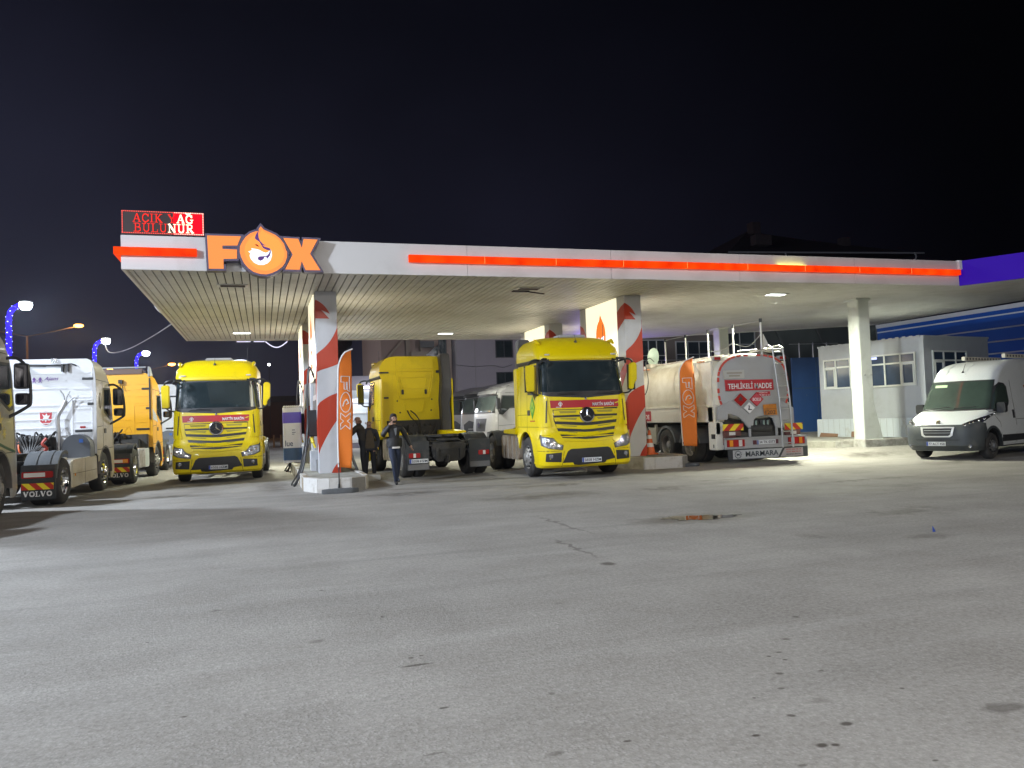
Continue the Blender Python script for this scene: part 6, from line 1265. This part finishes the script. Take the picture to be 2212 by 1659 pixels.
# ------------------------------------------------------------------ lamp posts
def post(x,y,h,label):
    T=thing('lamp_post',(x,y,0),0,label,'lamp post','tall floodlight posts wrapped in blue light strings'); ax=.55
    P=smooth_path([(0,0,0),(0,0,h*.4),(0,0,h-1.5),(.03,0,h-.95),(.15,0,h-.62),(ax,0,h-.35)],6); MB().tube(P,[.09]*6+[.075]*(len(P)-6),8).build('pole',MET,T)
    m=MB(); hx=[]; 
    n=170
    L_=[0]; 
    for i in range(1,len(P)): L_.append(L_[-1]+(P[i]-P[i-1]).length)
    def at(s):
        for i in range(1,len(P)):
            if L_[i]>=s: return P[i-1].lerp(P[i],(s-L_[i-1])/(L_[i]-L_[i-1])),(P[i]-P[i-1]).normalized()
        return P[-1],Vector((1,0,0))
    for i in range(n):
        s=2.+(L_[-1]-2.2)*i/n; p,d=at(s); a=Vector((0,1,0)); b=d.cross(a); t=i*.85; hx.append(p+a*.12*math.cos(t)+b*.12*math.sin(t))
    m.tube(P[2:],.12,10); m.tube(hx,.035,4); m.build('blue_light_string',emat('blue_string',(.03,.015,1.0),2.0),T)  # glowing sheath stands in for the string's blue light on the pole
    m=MB()
    for i in range(0,n,3): q=hx[i]; m.bbox(q,(.05,.05,.035))
    m.build('bright_bulbs',emat('blue_bulb_core',(.55,.62,1),6),T)
    m=MB(); m.bbox((ax+.20,-.02,h-.26),(.55,.38,.10),m=TM(0,0,0)); m.build('lamp_head',GRY,T,bev=.02)
    m=MB(); m.bbox((ax+.20,-.06,h-.335),(.46,.34,.05)); m.lathe([(0,-.34),(.17,-.30),(.27,-.18),(.29,-.04),(.22,.05)],(ax+.20,-.06,h-.33),16,axis='z'); m.build('lamp_glass',emat('flood_glow',(.88,.94,1),42),T)  # glass enlarged to imitate the glare round the lamp
    l=light('post_flood_light','SPOT',(x+ax+.2,y-.1,h-.62),(x+9,y-5,0),4800,COOL,.2,R(150),.7); l.parent=T; l.matrix_parent_inverse=Matrix.Translation((-x,-y,0))
    return T
post(-11.75,43.9,8.35,'nearest blue wrapped lamp post rising behind the beige truck at the left edge')
post(-11.2,61.4,8.40,'middle blue wrapped lamp post rising over the white truck')
post(-9.95,71.6,8.42,'farthest blue wrapped lamp post rising over the amber truck')
def sodium(x,y,h,label,two=True,s=1):
    T=thing('street_lamp',(x,y,0),0,label,'street lamp','orange street lamps far down the road'); MB().tube([(0,0,0),(0,0,h-.7)],[.10,.06],8).build('pole',mat('pole_lit',(.12,.08,.055),.7),T)
    for k in((1,-1) if two else (1,)):
        MB().tube(smooth_path([(0,0,h-.75),(k*1.2,0,h-.5),(k*2.8,0,h-.1)]),.035,6).build('arm',MATS['pole_lit'],T)
        m=MB(); m.lathe([(0,-.13*s),(.20*s,-.09*s),(.30*s,0),(.22*s,.08*s),(0,.10*s)],(k*3.0,0,h-.05),12,axis='z'); m.build('lamp_glass',emat('sodium_glow',(1,.42,.06),14),T)
        l=light('sodium_light','POINT',(x+k*3.0,y,h-.5),(x,y,0),500,(1,.5,.15),.2); l.parent=T; l.matrix_parent_inverse=Matrix.Translation((-x,-y,0))
sodium(-14.5,58,8.7,'double armed orange street lamp above the white truck at the left')
sodium(-21.0,108,9.3,'small orange street lamp above the amber truck',False,1.3); sodium(-12.9,98,9.1,'small orange street lamp just left of the left yellow truck roof',False,1.4); sodium(-13.2,90,5.9,'small low orange street lamp beside the mirror of the left yellow truck',False,1.3)
cb=MB().tube(smooth_path([(-10.5,61.2,7.75),(-9.2,55,6.6),(-6.6,44,5.7),(-4.4,36,5.5),(-2.8,31,5.65)],8),.022,5).build('overhead_cable',mat('cable_pale',(.30,.30,.32),.5)); tag(cb,'thin pale cable sagging from the middle lamp post to the canopy corner','cable')
m=MB(); m.tube(smooth_path([(-2.82,26.2,5.9),(-3.05,26.2,5.85),(-3.12,26.2,5.5),(-3.0,26.3,5.25),(-2.80,26.6,5.15)]),.025,6); c_=m.build('pipe_hook',mat('hook_white',(.5,.5,.52),.5)); tag(c_,'small white bent pipe on the left edge of the canopy','pipe')
# ------------------------------------------------------------------ white tractors parked behind
def white_truck(loc,a,label,kind,z=0,sc=1):
    T=thing('tractor_truck',(*loc,z),a,label,'truck','white tractor trucks parked in the back')
    sh=Shell([(.35,1.18,.1,.3,.08),(.5,1.22,0,.32,.1),(1.2,1.22,.02,.3,.1),(1.9,1.20,.10,.28,.1),(2.65,1.12,.34,.26,.1),(2.8,1.10,.45,.28,.1),(2.95,1.0,.75,.3,.08),(3.03,.85,1.1,.3,.05)],2.2)
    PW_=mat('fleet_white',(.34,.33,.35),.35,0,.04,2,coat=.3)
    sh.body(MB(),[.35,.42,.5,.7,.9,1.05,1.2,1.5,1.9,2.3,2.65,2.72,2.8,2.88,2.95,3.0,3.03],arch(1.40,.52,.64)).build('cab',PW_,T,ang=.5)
    m=MB(); sh.patch(m,[(-1.2,1.78),(1.2,1.78),(1.12,2.58),(-1.12,2.58)],.006,.012); w=m.build('windscreen_surround',BLK,T); m=MB(); sh.patch(m,[(-1.12,1.86),(1.12,1.86),(1.06,2.52),(-1.06,2.52)],.012,.006); m.build('windscreen',mat('clear_glass_dim',(.10,.12,.12),.06,0,.4,2,coat=.6),w)
    m=MB(); sh.patch(m,[(-1.05,2.60),(1.05,2.60),(1.02,2.72),(-1.02,2.72)],.10,.11); m.build('sun_visor',BLK if kind=='r' else PW_,T)
    if kind=='r':
        m=MB(); sh.patch(m,[(-.78,1.28),(-.38,1.48),(0,1.40),(.38,1.48),(.78,1.28),(.66,.45),(-.66,.45)],.008,.02); g=m.build('grille',BLK,T); m=MB()
        for z_ in(.58,.70,.82,.94,1.06): sh.patch(m,line2((-.40,z_),(.40,z_),.03),.03,.03)
        m.build('grille_bar',GRY,g)
    else:
        m=MB(); sh.patch(m,[(-.62,1.55),(.62,1.55),(.52,.98),(-.52,.98)],.008,.02); g=m.build('grille',BLK,T); m=MB(); m.prism([(-.14,1.30),(0,1.42),(.14,1.30),(.10,1.12),(0,1.28),(-.10,1.12)],-.05,-.02); m.build('grille_emblem',CHR,g)
        m=MB()
        for z_ in(.55,.66,.77): sh.patch(m,line2((-.6,z_),(.6,z_),.06),.008,.01)
        m.build('bumper_slot',BLK,T)
    for s in(-1,1):
        fl_=(lambda P:P) if s>0 else mirror
        m=MB(); sh.patch(m,fl_([(.70,.95),(1.15,1.0),(1.2,.70),(.75,.66)]),.008,.012); h=m.build('headlight_housing',BLK,T); m=MB(); sh.patch(m,fl_([(.76,.90),(1.08,.94),(1.12,.74),(.8,.72)]),.014,.006,step=.06); m.build('headlight',LMP,h)
        m=MB(); sh.patch(m,[(.42,1.72),(.62,1.70),(.95,1.96),(1.52,2.0),(1.62,2.08),(1.62,2.52),(.62,2.55)],.006,.012,side=s); w=m.build('window_surround',BLK,T); m=MB(); sh.patch(m,[(.50,1.80),(.64,1.78),(.96,2.03),(1.32,2.05),(1.32,2.47),(.68,2.5)],.012,.008,side=s); m.build('side_window',GLS,w); m=MB(); sh.patch(m,rrect(1.38,1.58,2.08,2.46,.04),.012,.008,side=s); m.build('quarter_window',mat('quarter_glass',(.30,.36,.34),.2),w)
        m=MB()
        for q in(((1.46,1.1),(1.46,2.0)),((.36,1.0),(.40,1.75)),((1.6,1.2),(1.6,2.6)),((.4,1.22),(2.18,1.30)),((.5,2.66),(2.18,2.66))): sh.patch(m,line2(*q,.014),.003,.004,side=s,step=.3)
        m.build('door_seam',MATS['dark_seam'],T); m=MB(); sh.patch(m,rrect(1.28,1.45,1.42,1.58,.02),.014,.016,side=s); m.build('door_handle',BLK,T)
        m=MB(); m.tube(smooth_path([(s*1.12,.4,2.5),(s*1.32,.3,2.45),(s*1.40,.32,2.2),(s*1.38,.32,1.95),(s*1.2,.45,1.8)]),.03,6); m.box(*sorted((s*1.26,s*1.44)),.28,.42,1.95,2.42); m.build('mirror',BLK,T,bev=.015)
        wheel(T,s*1.18,1.40,s); wheel(T,s*1.22,5.0,s,dual=True); x0,x1=sorted((s*.56,s*1.22)); mudguard(T,x0,x1,5.0,.52,.66,.06*PI,.90*PI,m_=FLP)
        m=MB(); m.prism(rrect(2.4,4.0,.42,1.0,.12),*sorted((s*.55,s*1.14)),'x'); m.build('fuel_tank',ALU,T,bev=.02)
        m=MB(); m.prism([(2.0,1.02),(2.3,1.1),(2.5,.98),(2.25,.9)],*sorted((s*.9,s*1.2)),'x'); m.build('mudguard_lip',BLK,T)
        m=MB(); m.prism([(.9,2.98),(1.4,3.10),(2.1,3.25),(2.2,3.24),(2.15,3.0),(1.5,2.92)],*sorted((s*.84,s*.88)),'x'); m.build('spoiler_side',PW_,T)
    m=MB(); m.prism([(.85,2.99),(1.4,3.13),(2.1,3.27),(2.2,3.25),(2.16,3.20),(1.4,3.07),(.9,2.95)],-.84,.84,'x'); m.build('roof_spoiler',PW_,T)
    chassis(T,2.1,5.6,5.0)
    return T
white_truck((9.25,34.2),R(-83),'nearest white tractor truck in the back, side window toward the camera, chevron emblem on grille','m')
white_truck((9.75,37.2),R(-62),'white tractor truck with big black grille standing between two other white trucks','r')
white_truck((9.45,40.9),R(-66),'farthest white tractor truck in the back row, mostly hidden by the others','r')
# ------------------------------------------------------------------ people
SKN=mat('skin',(.42,.25,.17),.55,0,.06,9); HAIR=mat('dark_hair',(.02,.015,.012),.7,0,.3,20,bump=.4,bs=60)
def person(loc,rz,label,J,cloth,zsplit,z=0,hair='short',skin=SKN,jopen=None,hem=None):
    """J: joint table; one skinned body with head, neck, limbs and hands"""
    T=thing('person',(*loc,z),rz,label,'person'); V=[];E=[];Rr=[];idx={}
    def v(n,p,r):
        idx[n]=len(V); V.append(p); Rr.append(r if isinstance(r,tuple) else (r,r))
    def e(a,b): E.append((idx[a],idx[b]))
    v('pel',J['pel'],(.165,.125)); v('waist',J['waist'],(.160,.12)); v('chest',J['chest'],(.185,.135)); v('upc',J['upc'],(.150,.11)); v('neck',J['neck'],(.060,.062)); v('jaw',J['jaw'],(.068,.078)); v('head',J['head'],(.078,.092)); v('crown',J['crown'],(.058,.070))
    for a,b in(('pel','waist'),('waist','chest'),('chest','upc'),('upc','neck'),('neck','jaw'),('jaw','head'),('head','crown')): e(a,b)
    for s in 'LR':
        v('sh'+s,J['sh'+s],(.080,.078)); v('el'+s,J['el'+s],(.068,.066)); v('wr'+s,J['wr'+s],(.046,.044)); v('pa'+s,J['pa'+s],(.040,.022)); e('upc','sh'+s); e('sh'+s,'el'+s); e('el'+s,'wr'+s); e('wr'+s,'pa'+s)
        v('hip'+s,J['hip'+s],(.105,.105)); v('kn'+s,J['kn'+s],(.078,.078)); v('an'+s,J['an'+s],(.058,.055)); v('he'+s,J['he'+s],(.045,.042)); v('to'+s,J['to'+s],(.042,.032)); e('pel','hip'+s); e('hip'+s,'kn'+s); e('kn'+s,'an'+s); e('an'+s,'he'+s); e('he'+s,'to'+s)
    me=bpy.data.meshes.new('b'); me.from_pydata(V,E,[]); o=bpy.data.objects.new('b',me); COL.objects.link(o)
    sk=o.modifiers.new('s','SKIN'); sk.use_smooth_shade=True; sk.branch_smoothing=.6
    for i,r in enumerate(Rr): d=me.skin_vertices[0].data[i]; d.radius=r; d.use_root=(i==0)
    sb=o.modifiers.new('u','SUBSURF'); sb.levels=2; sb.render_levels=2
    bpy.context.view_layer.update(); bm_=bpy.data.meshes.new_from_object(o.evaluated_get(bpy.context.evaluated_depsgraph_get())); bpy.data.objects.remove(o)
    up,lo,shoe=cloth; bm_.materials.clear()
    for m_ in(up,lo,skin,shoe): bm_.materials.append(m_)
    wr=[Vector(J['wr'+s]) for s in 'LR']; pa=[Vector(J['pa'+s]) for s in 'LR']; nk=Vector(J['neck']).z
    def sdist(c,a,b):
        a=Vector(a);b=Vector(b);d=b-a; t=max(0,min(1,(c-a).dot(d)/d.length_squared)); return (c-a-d*t).length
    for p in bm_.polygons:
        c=p.center; k=0 if c.z>zsplit else 1
        if k==1 and min(sdist(c,J['el'+q],J['wr'+q]) for q in 'LR')<.075 and min(min(sdist(c,J['hip'+q],J['kn'+q]) for q in 'LR'),sdist(c,J['pel'],J['waist']))>.075: k=0
        if c.z>nk-.005 and (Vector(J['jaw'])-c).length<.32 and abs(c.x-J['jaw'][0])<.15: k=2
        for a,b in zip(wr,pa):
            if (c-b).length<.085 and (c-b).length<(c-a).length+.045: k=2
        if c.z<.085 and min((c-Vector(J['to'+s])).length for s in 'LR')<.3 : k=3
        p.material_index=k
    # fingers: short tapered chains rooted in the palm, joined into the same mesh
    m=MB(); m.V=[tuple(q.co) for q in bm_.vertices]; m.F=[tuple(p.vertices) for p in bm_.polygons]; m.I=[p.material_index for p in bm_.polygons]
    for s in 'LR':
        if J.get('pocket'): continue
        p=Vector(J['pa'+s]); d=(p-Vector(J['wr'+s])).normalized(); sd=d.cross(Vector(J.get('palmn'+s,(1 if s=='R' else -1,0,.0)))).normalized(); fw=sd.cross(d).normalized()
        for i,(of,ln) in enumerate(((-.030,.068),(-.010,.078),(.010,.074),(.030,.058))):
            r0_=p+sd*of; a=r0_+d*ln*.5+fw*.008; b=a+d*ln*.32+fw*.022; m.tube([r0_,r0_+d*ln*.2,a,b],[.0095,.0095,.0085,.0065],6,2)
        m.tube([p-d*.02-sd*.035,p+d*.01-sd*.055+fw*.015,p+d*.035-sd*.055+fw*.03],[.012,.011,.008],6,2)
    body=m.build('body',[up,lo,skin,shoe],T,ang=1.2,fix=False)
    # face features
    H=Vector(J['head']); f_=Vector(J['face']).normalized(); sd=f_.cross(Vector((0,0,1))).normalized(); h_=MB()
    Jw=Vector(J['jaw']); h_.tube([H+f_*.088+Vector((0,0,.0)),H+f_*.112-Vector((0,0,.035)),H+f_*.098-Vector((0,0,.045))],[.010,.017,.012],6)
    for k in(-1,1): h_.tube([H+sd*k*.082-Vector((0,0,.03)),H+sd*k*.094-f_*.01+Vector((0,0,.0)),H+sd*k*.088-f_*.015+Vector((0,0,.03))],[.008,.014,.008],6)
    h_.build('nose_and_ears',skin,T)
    fe=MB(); 
    for k in(-1,1): fe.tube([H+f_*.083+sd*k*.022+Vector((0,0,.004)),H+f_*.080+sd*k*.044+Vector((0,0,.002))],.007,5); fe.tube([H+f_*.088+sd*k*.016+Vector((0,0,.022)),H+f_*.083+sd*k*.048+Vector((0,0,.024))],.006,5)
    fe.tube([H+f_*.088-sd*.022-Vector((0,0,.072)),H+f_*.094-Vector((0,0,.070)),H+f_*.088+sd*.022-Vector((0,0,.072))],.006,5); fe.build('eyes_and_mouth',HAIR,T)
    if hair!='bald':
        m=MB(); C_=H+Vector((0,0,.035))-f_*.018; V=[];F=[]; n=14; k_=7
        for i in range(k_+1):
            t=i/k_*PI*.60
            for j in range(n):
                a=2*PI*j/n; dr=(f_*math.cos(a)+sd*math.sin(a)); ln=1-.35*max(0,math.cos(a))*(i/k_); V.append(C_+dr*(.094*math.sin(t)*ln)+Vector((0,0,.098*math.cos(t*(1-.35*max(0,math.cos(a)))))))
        F=[(i*n+j,i*n+(j+1)%n,(i+1)*n+(j+1)%n,(i+1)*n+j) for i in range(k_) for j in range(n)]; m.add(V,F); m.build('hair',HAIR,T)
        if hair=='beard': m=MB(); m.tube([H+sd*.078-Vector((0,0,.03)),Jw+sd*.058+f_*.04,Jw+f_*.085-Vector((0,0,.012)),Jw-sd*.058+f_*.04,H-sd*.078-Vector((0,0,.03))],[.012,.022,.028,.022,.012],6); m.build('beard',HAIR,T)
    if hem:
        m=MB(); W_=hem; n=20; V=[]; pts=[]
        for (zz,a,b,cy) in W_:
            for j in range(n): t=2*PI*j/n; V.append((J['waist'][0]+a*math.cos(t),J['waist'][1]+cy+b*math.sin(t),zz))
        m.add(V,[(i*n+j,i*n+(j+1)%n,(i+1)*n+(j+1)%n,(i+1)*n+j) for i in range(len(W_)-1) for j in range(n)]); m.build('jacket_skirt',up,T,ang=1.2,fix=False)
    return T,idx
JK=mat('jacket_black',(.012,.012,.014),.55,0,.3,8,bump=.8,bs=14); JN=mat('jeans_navy',(.020,.028,.055),.8,0,.25,6,bump=.3,bs=20); SH=mat('shoes_black',(.015,.015,.016),.5)
def stand(ht=1.75,**k):
    s=ht/1.75; J=dict(pel=(0,0,.95),waist=(0,0,1.10),chest=(0,0,1.27),upc=(0,0,1.41),neck=(0,-.005,1.50),jaw=(0,-.022,1.575),head=(0,-.015,1.645),crown=(0,-.005,1.695),face=(0,-1,0),
      shL=(-.185,0,1.415),shR=(.185,0,1.415),elL=(-.235,.02,1.13),elR=(.235,.02,1.13),wrL=(-.235,-.05,.90),wrR=(.235,-.05,.90),paL=(-.235,-.07,.82),paR=(.235,-.07,.82),
      hipL=(-.095,0,.88),hipR=(.095,0,.88),knL=(-.11,-.015,.50),knR=(.11,-.015,.50),anL=(-.125,.01,.10),anR=(.125,.01,.10),heL=(-.125,.02,.045),heR=(.125,.02,.045),toL=(-.15,-.14,.035),toR=(.15,-.14,.035)); J.update(k)
    return {a:(tuple(c*s for c in b) if isinstance(b,tuple) and a!='face' else b) for a,b in J.items()}
# man walking with a phone at his ear
JA=stand(1.76,elL=(-.30,.0,1.20),wrL=(-.17,-.13,1.44),paL=(-.105,-.10,1.55),palmnL=(1,0,0),shL=(-.19,0,1.42),elR=(.33,.04,1.17),wrR=(.42,.0,.95),paR=(.45,-.01,.87),hipL=(-.09,0,.89),hipR=(.09,0,.89),knL=(-.06,-.16,.52),anL=(-.03,-.17,.11),heL=(-.03,-.15,.05),toL=(-.06,-.33,.035),knR=(.10,.06,.50),anR=(.13,.26,.18),heR=(.13,.28,.13),toR=(.15,.14,.045),face=(.1,-1,-.05))
person((3.14,19.95),R(8),'man in black jacket and navy jeans walking toward the camera, phone held at his ear',JA,(JK,JN,SH),.98,hair='beard',hem=[(1.16,.19,.14,0),(1.02,.20,.155,0),(.93,.195,.15,0)])
ph=MB().prism(rrect(-.036,.036,-.075,.075,.01),-.005,.005).build('mobile_phone',BLK,bev=.002); ph.location=(3.14-.105*1.0,19.95-.10,1.60); ph.rotation_euler=(0,R(12),R(75)); tag(ph,'black mobile phone held at the ear of the walking man','phone')
sh_=MB().box(-.10,.10,-.155,-.145,.90,.945).build('white_shirt_hem',TXW); sh_.parent=[o for o in COL.objects if o.name=='person'][0]
sh2=MB().prism([(-.045,1.40),(.03,1.42),(.02,1.26),(-.005,1.22)],-.150,-.138).build('grey_shirt_front',mat('shirt_grey',(.22,.23,.25),.8),sh_.parent)
# older man standing with hands in his pockets, open dark blazer over brown sweater
JB=stand(1.66,elL=(-.265,.05,1.12),elR=(.265,.05,1.12),wrL=(-.215,-.06,.92),wrR=(.215,-.06,.92),paL=(-.18,-.08,.86),paR=(.18,-.08,.86),pocket=True,anL=(-.13,.01,.10),waist=(0,-.02,1.10))
TB,_=person((2.80,22.2),R(-2),'bald older man in dark blazer over brown sweater, hands in pockets, standing by the truck',JB,(mat('blazer_dark',(.022,.024,.034),.8,0,.2,6,bump=.2,bs=20),mat('trousers_black',(.014,.015,.02),.8,0,.2,6),SH),.90,hair='bald',skin=mat('skin_tan',(.33,.19,.13),.5,0,.06,9),hem=[(1.05,.205,.15,0),(.92,.225,.165,0),(.80,.235,.165,0)])
m=MB(); V=[];
for zz,a,y in((1.36,.055,-.125),(1.22,.095,-.158),(1.05,.115,-.170),(.92,.13,-.185),(.86,.12,-.182)): V+=[(-a,y+.02,zz),(-a*.4,y-.008,zz),(a*.4,y-.008,zz),(a,y+.02,zz)]
m.add(V,[(i*4+j,i*4+j+1,(i+1)*4+j+1,(i+1)*4+j) for i in range(4) for j in range(3)]); m.build('brown_sweater',mat('sweater_brown',(.085,.065,.042),.9,0,.3,14,bump=.3),TB)
# third man behind the flag, leaning toward the pump
JC=stand(1.66,upc=(-.06,-.0,1.39),neck=(-.08,-.01,1.48),jaw=(-.12,-.01,1.55),head=(-.135,-.01,1.615),crown=(-.13,0,1.665),face=(-1,-.1,-.35),shL=(-.20,-.14,1.37),shR=(-.10,.16,1.38),elL=(-.36,-.16,1.15),wrL=(-.50,-.12,1.05),paL=(-.57,-.10,1.03),elR=(-.32,.18,1.15),wrR=(-.48,.15,1.08),paR=(-.55,.13,1.07),hipL=(0,-.09,.88),hipR=(0,.09,.88),knL=(-.02,-.10,.50),knR=(.03,.10,.5),anL=(0,-.11,.10),anR=(.08,.11,.10),heL=(.01,-.11,.05),heR=(.09,.11,.05),toL=(-.14,-.12,.035),toR=(-.08,.12,.035),chest=(-.05,0,1.26),face2=0)
JC.pop('face2')
tag(MB().box(2.40,3.0,21.5,22.8,0,.16).build('concrete_step',CON,bev=.02),kind='structure')
person((2.62,22.2),R(0),'bald man in dark clothes bending to the pump, half hidden by the orange flag',JC,(mat('coat_dark',(.03,.025,.02),.8,0,.2,6),MATS['trousers_black'],SH),.92,z=.16,hair='bald',skin=MATS['skin_tan'])
# ------------------------------------------------------------------ small litter
m=MB(); m.add([(-.03,0,0),(.04,.01,0),(.02,.05,.01),(-.01,.02,.09),(.03,.03,.05)],[(0,1,3),(1,4,3),(0,3,2),(3,4,2),(1,2,4)]); o=m.build('litter_scrap',mat('blue_litter',(.03,.08,.4),.4),smooth=False); o.location=(7.75,7.68,.002); o.scale=(.8,.8,.8); tag(o,'small blue scrap of litter on the asphalt right of the puddle','litter')

# ------------------------------------------------------------------ thin haze volume added to give a soft bloom round the lamps
hm=bpy.data.materials.new('bloom_haze'); hm.use_nodes=True; hn=hm.node_tree.nodes; hn.remove(hn['Principled BSDF']); pv=hn.new('ShaderNodeVolumePrincipled'); pv.inputs['Density'].default_value=.00042; pv.inputs['Color'].default_value=(.70,.80,1,1); pv.inputs['Anisotropy'].default_value=.78; hm.node_tree.links.new(pv.outputs[0],hn['Material Output'].inputs['Volume'])
tag(MB().box(-170,180,-95,265,-1,27).build('haze',hm),kind='stuff')
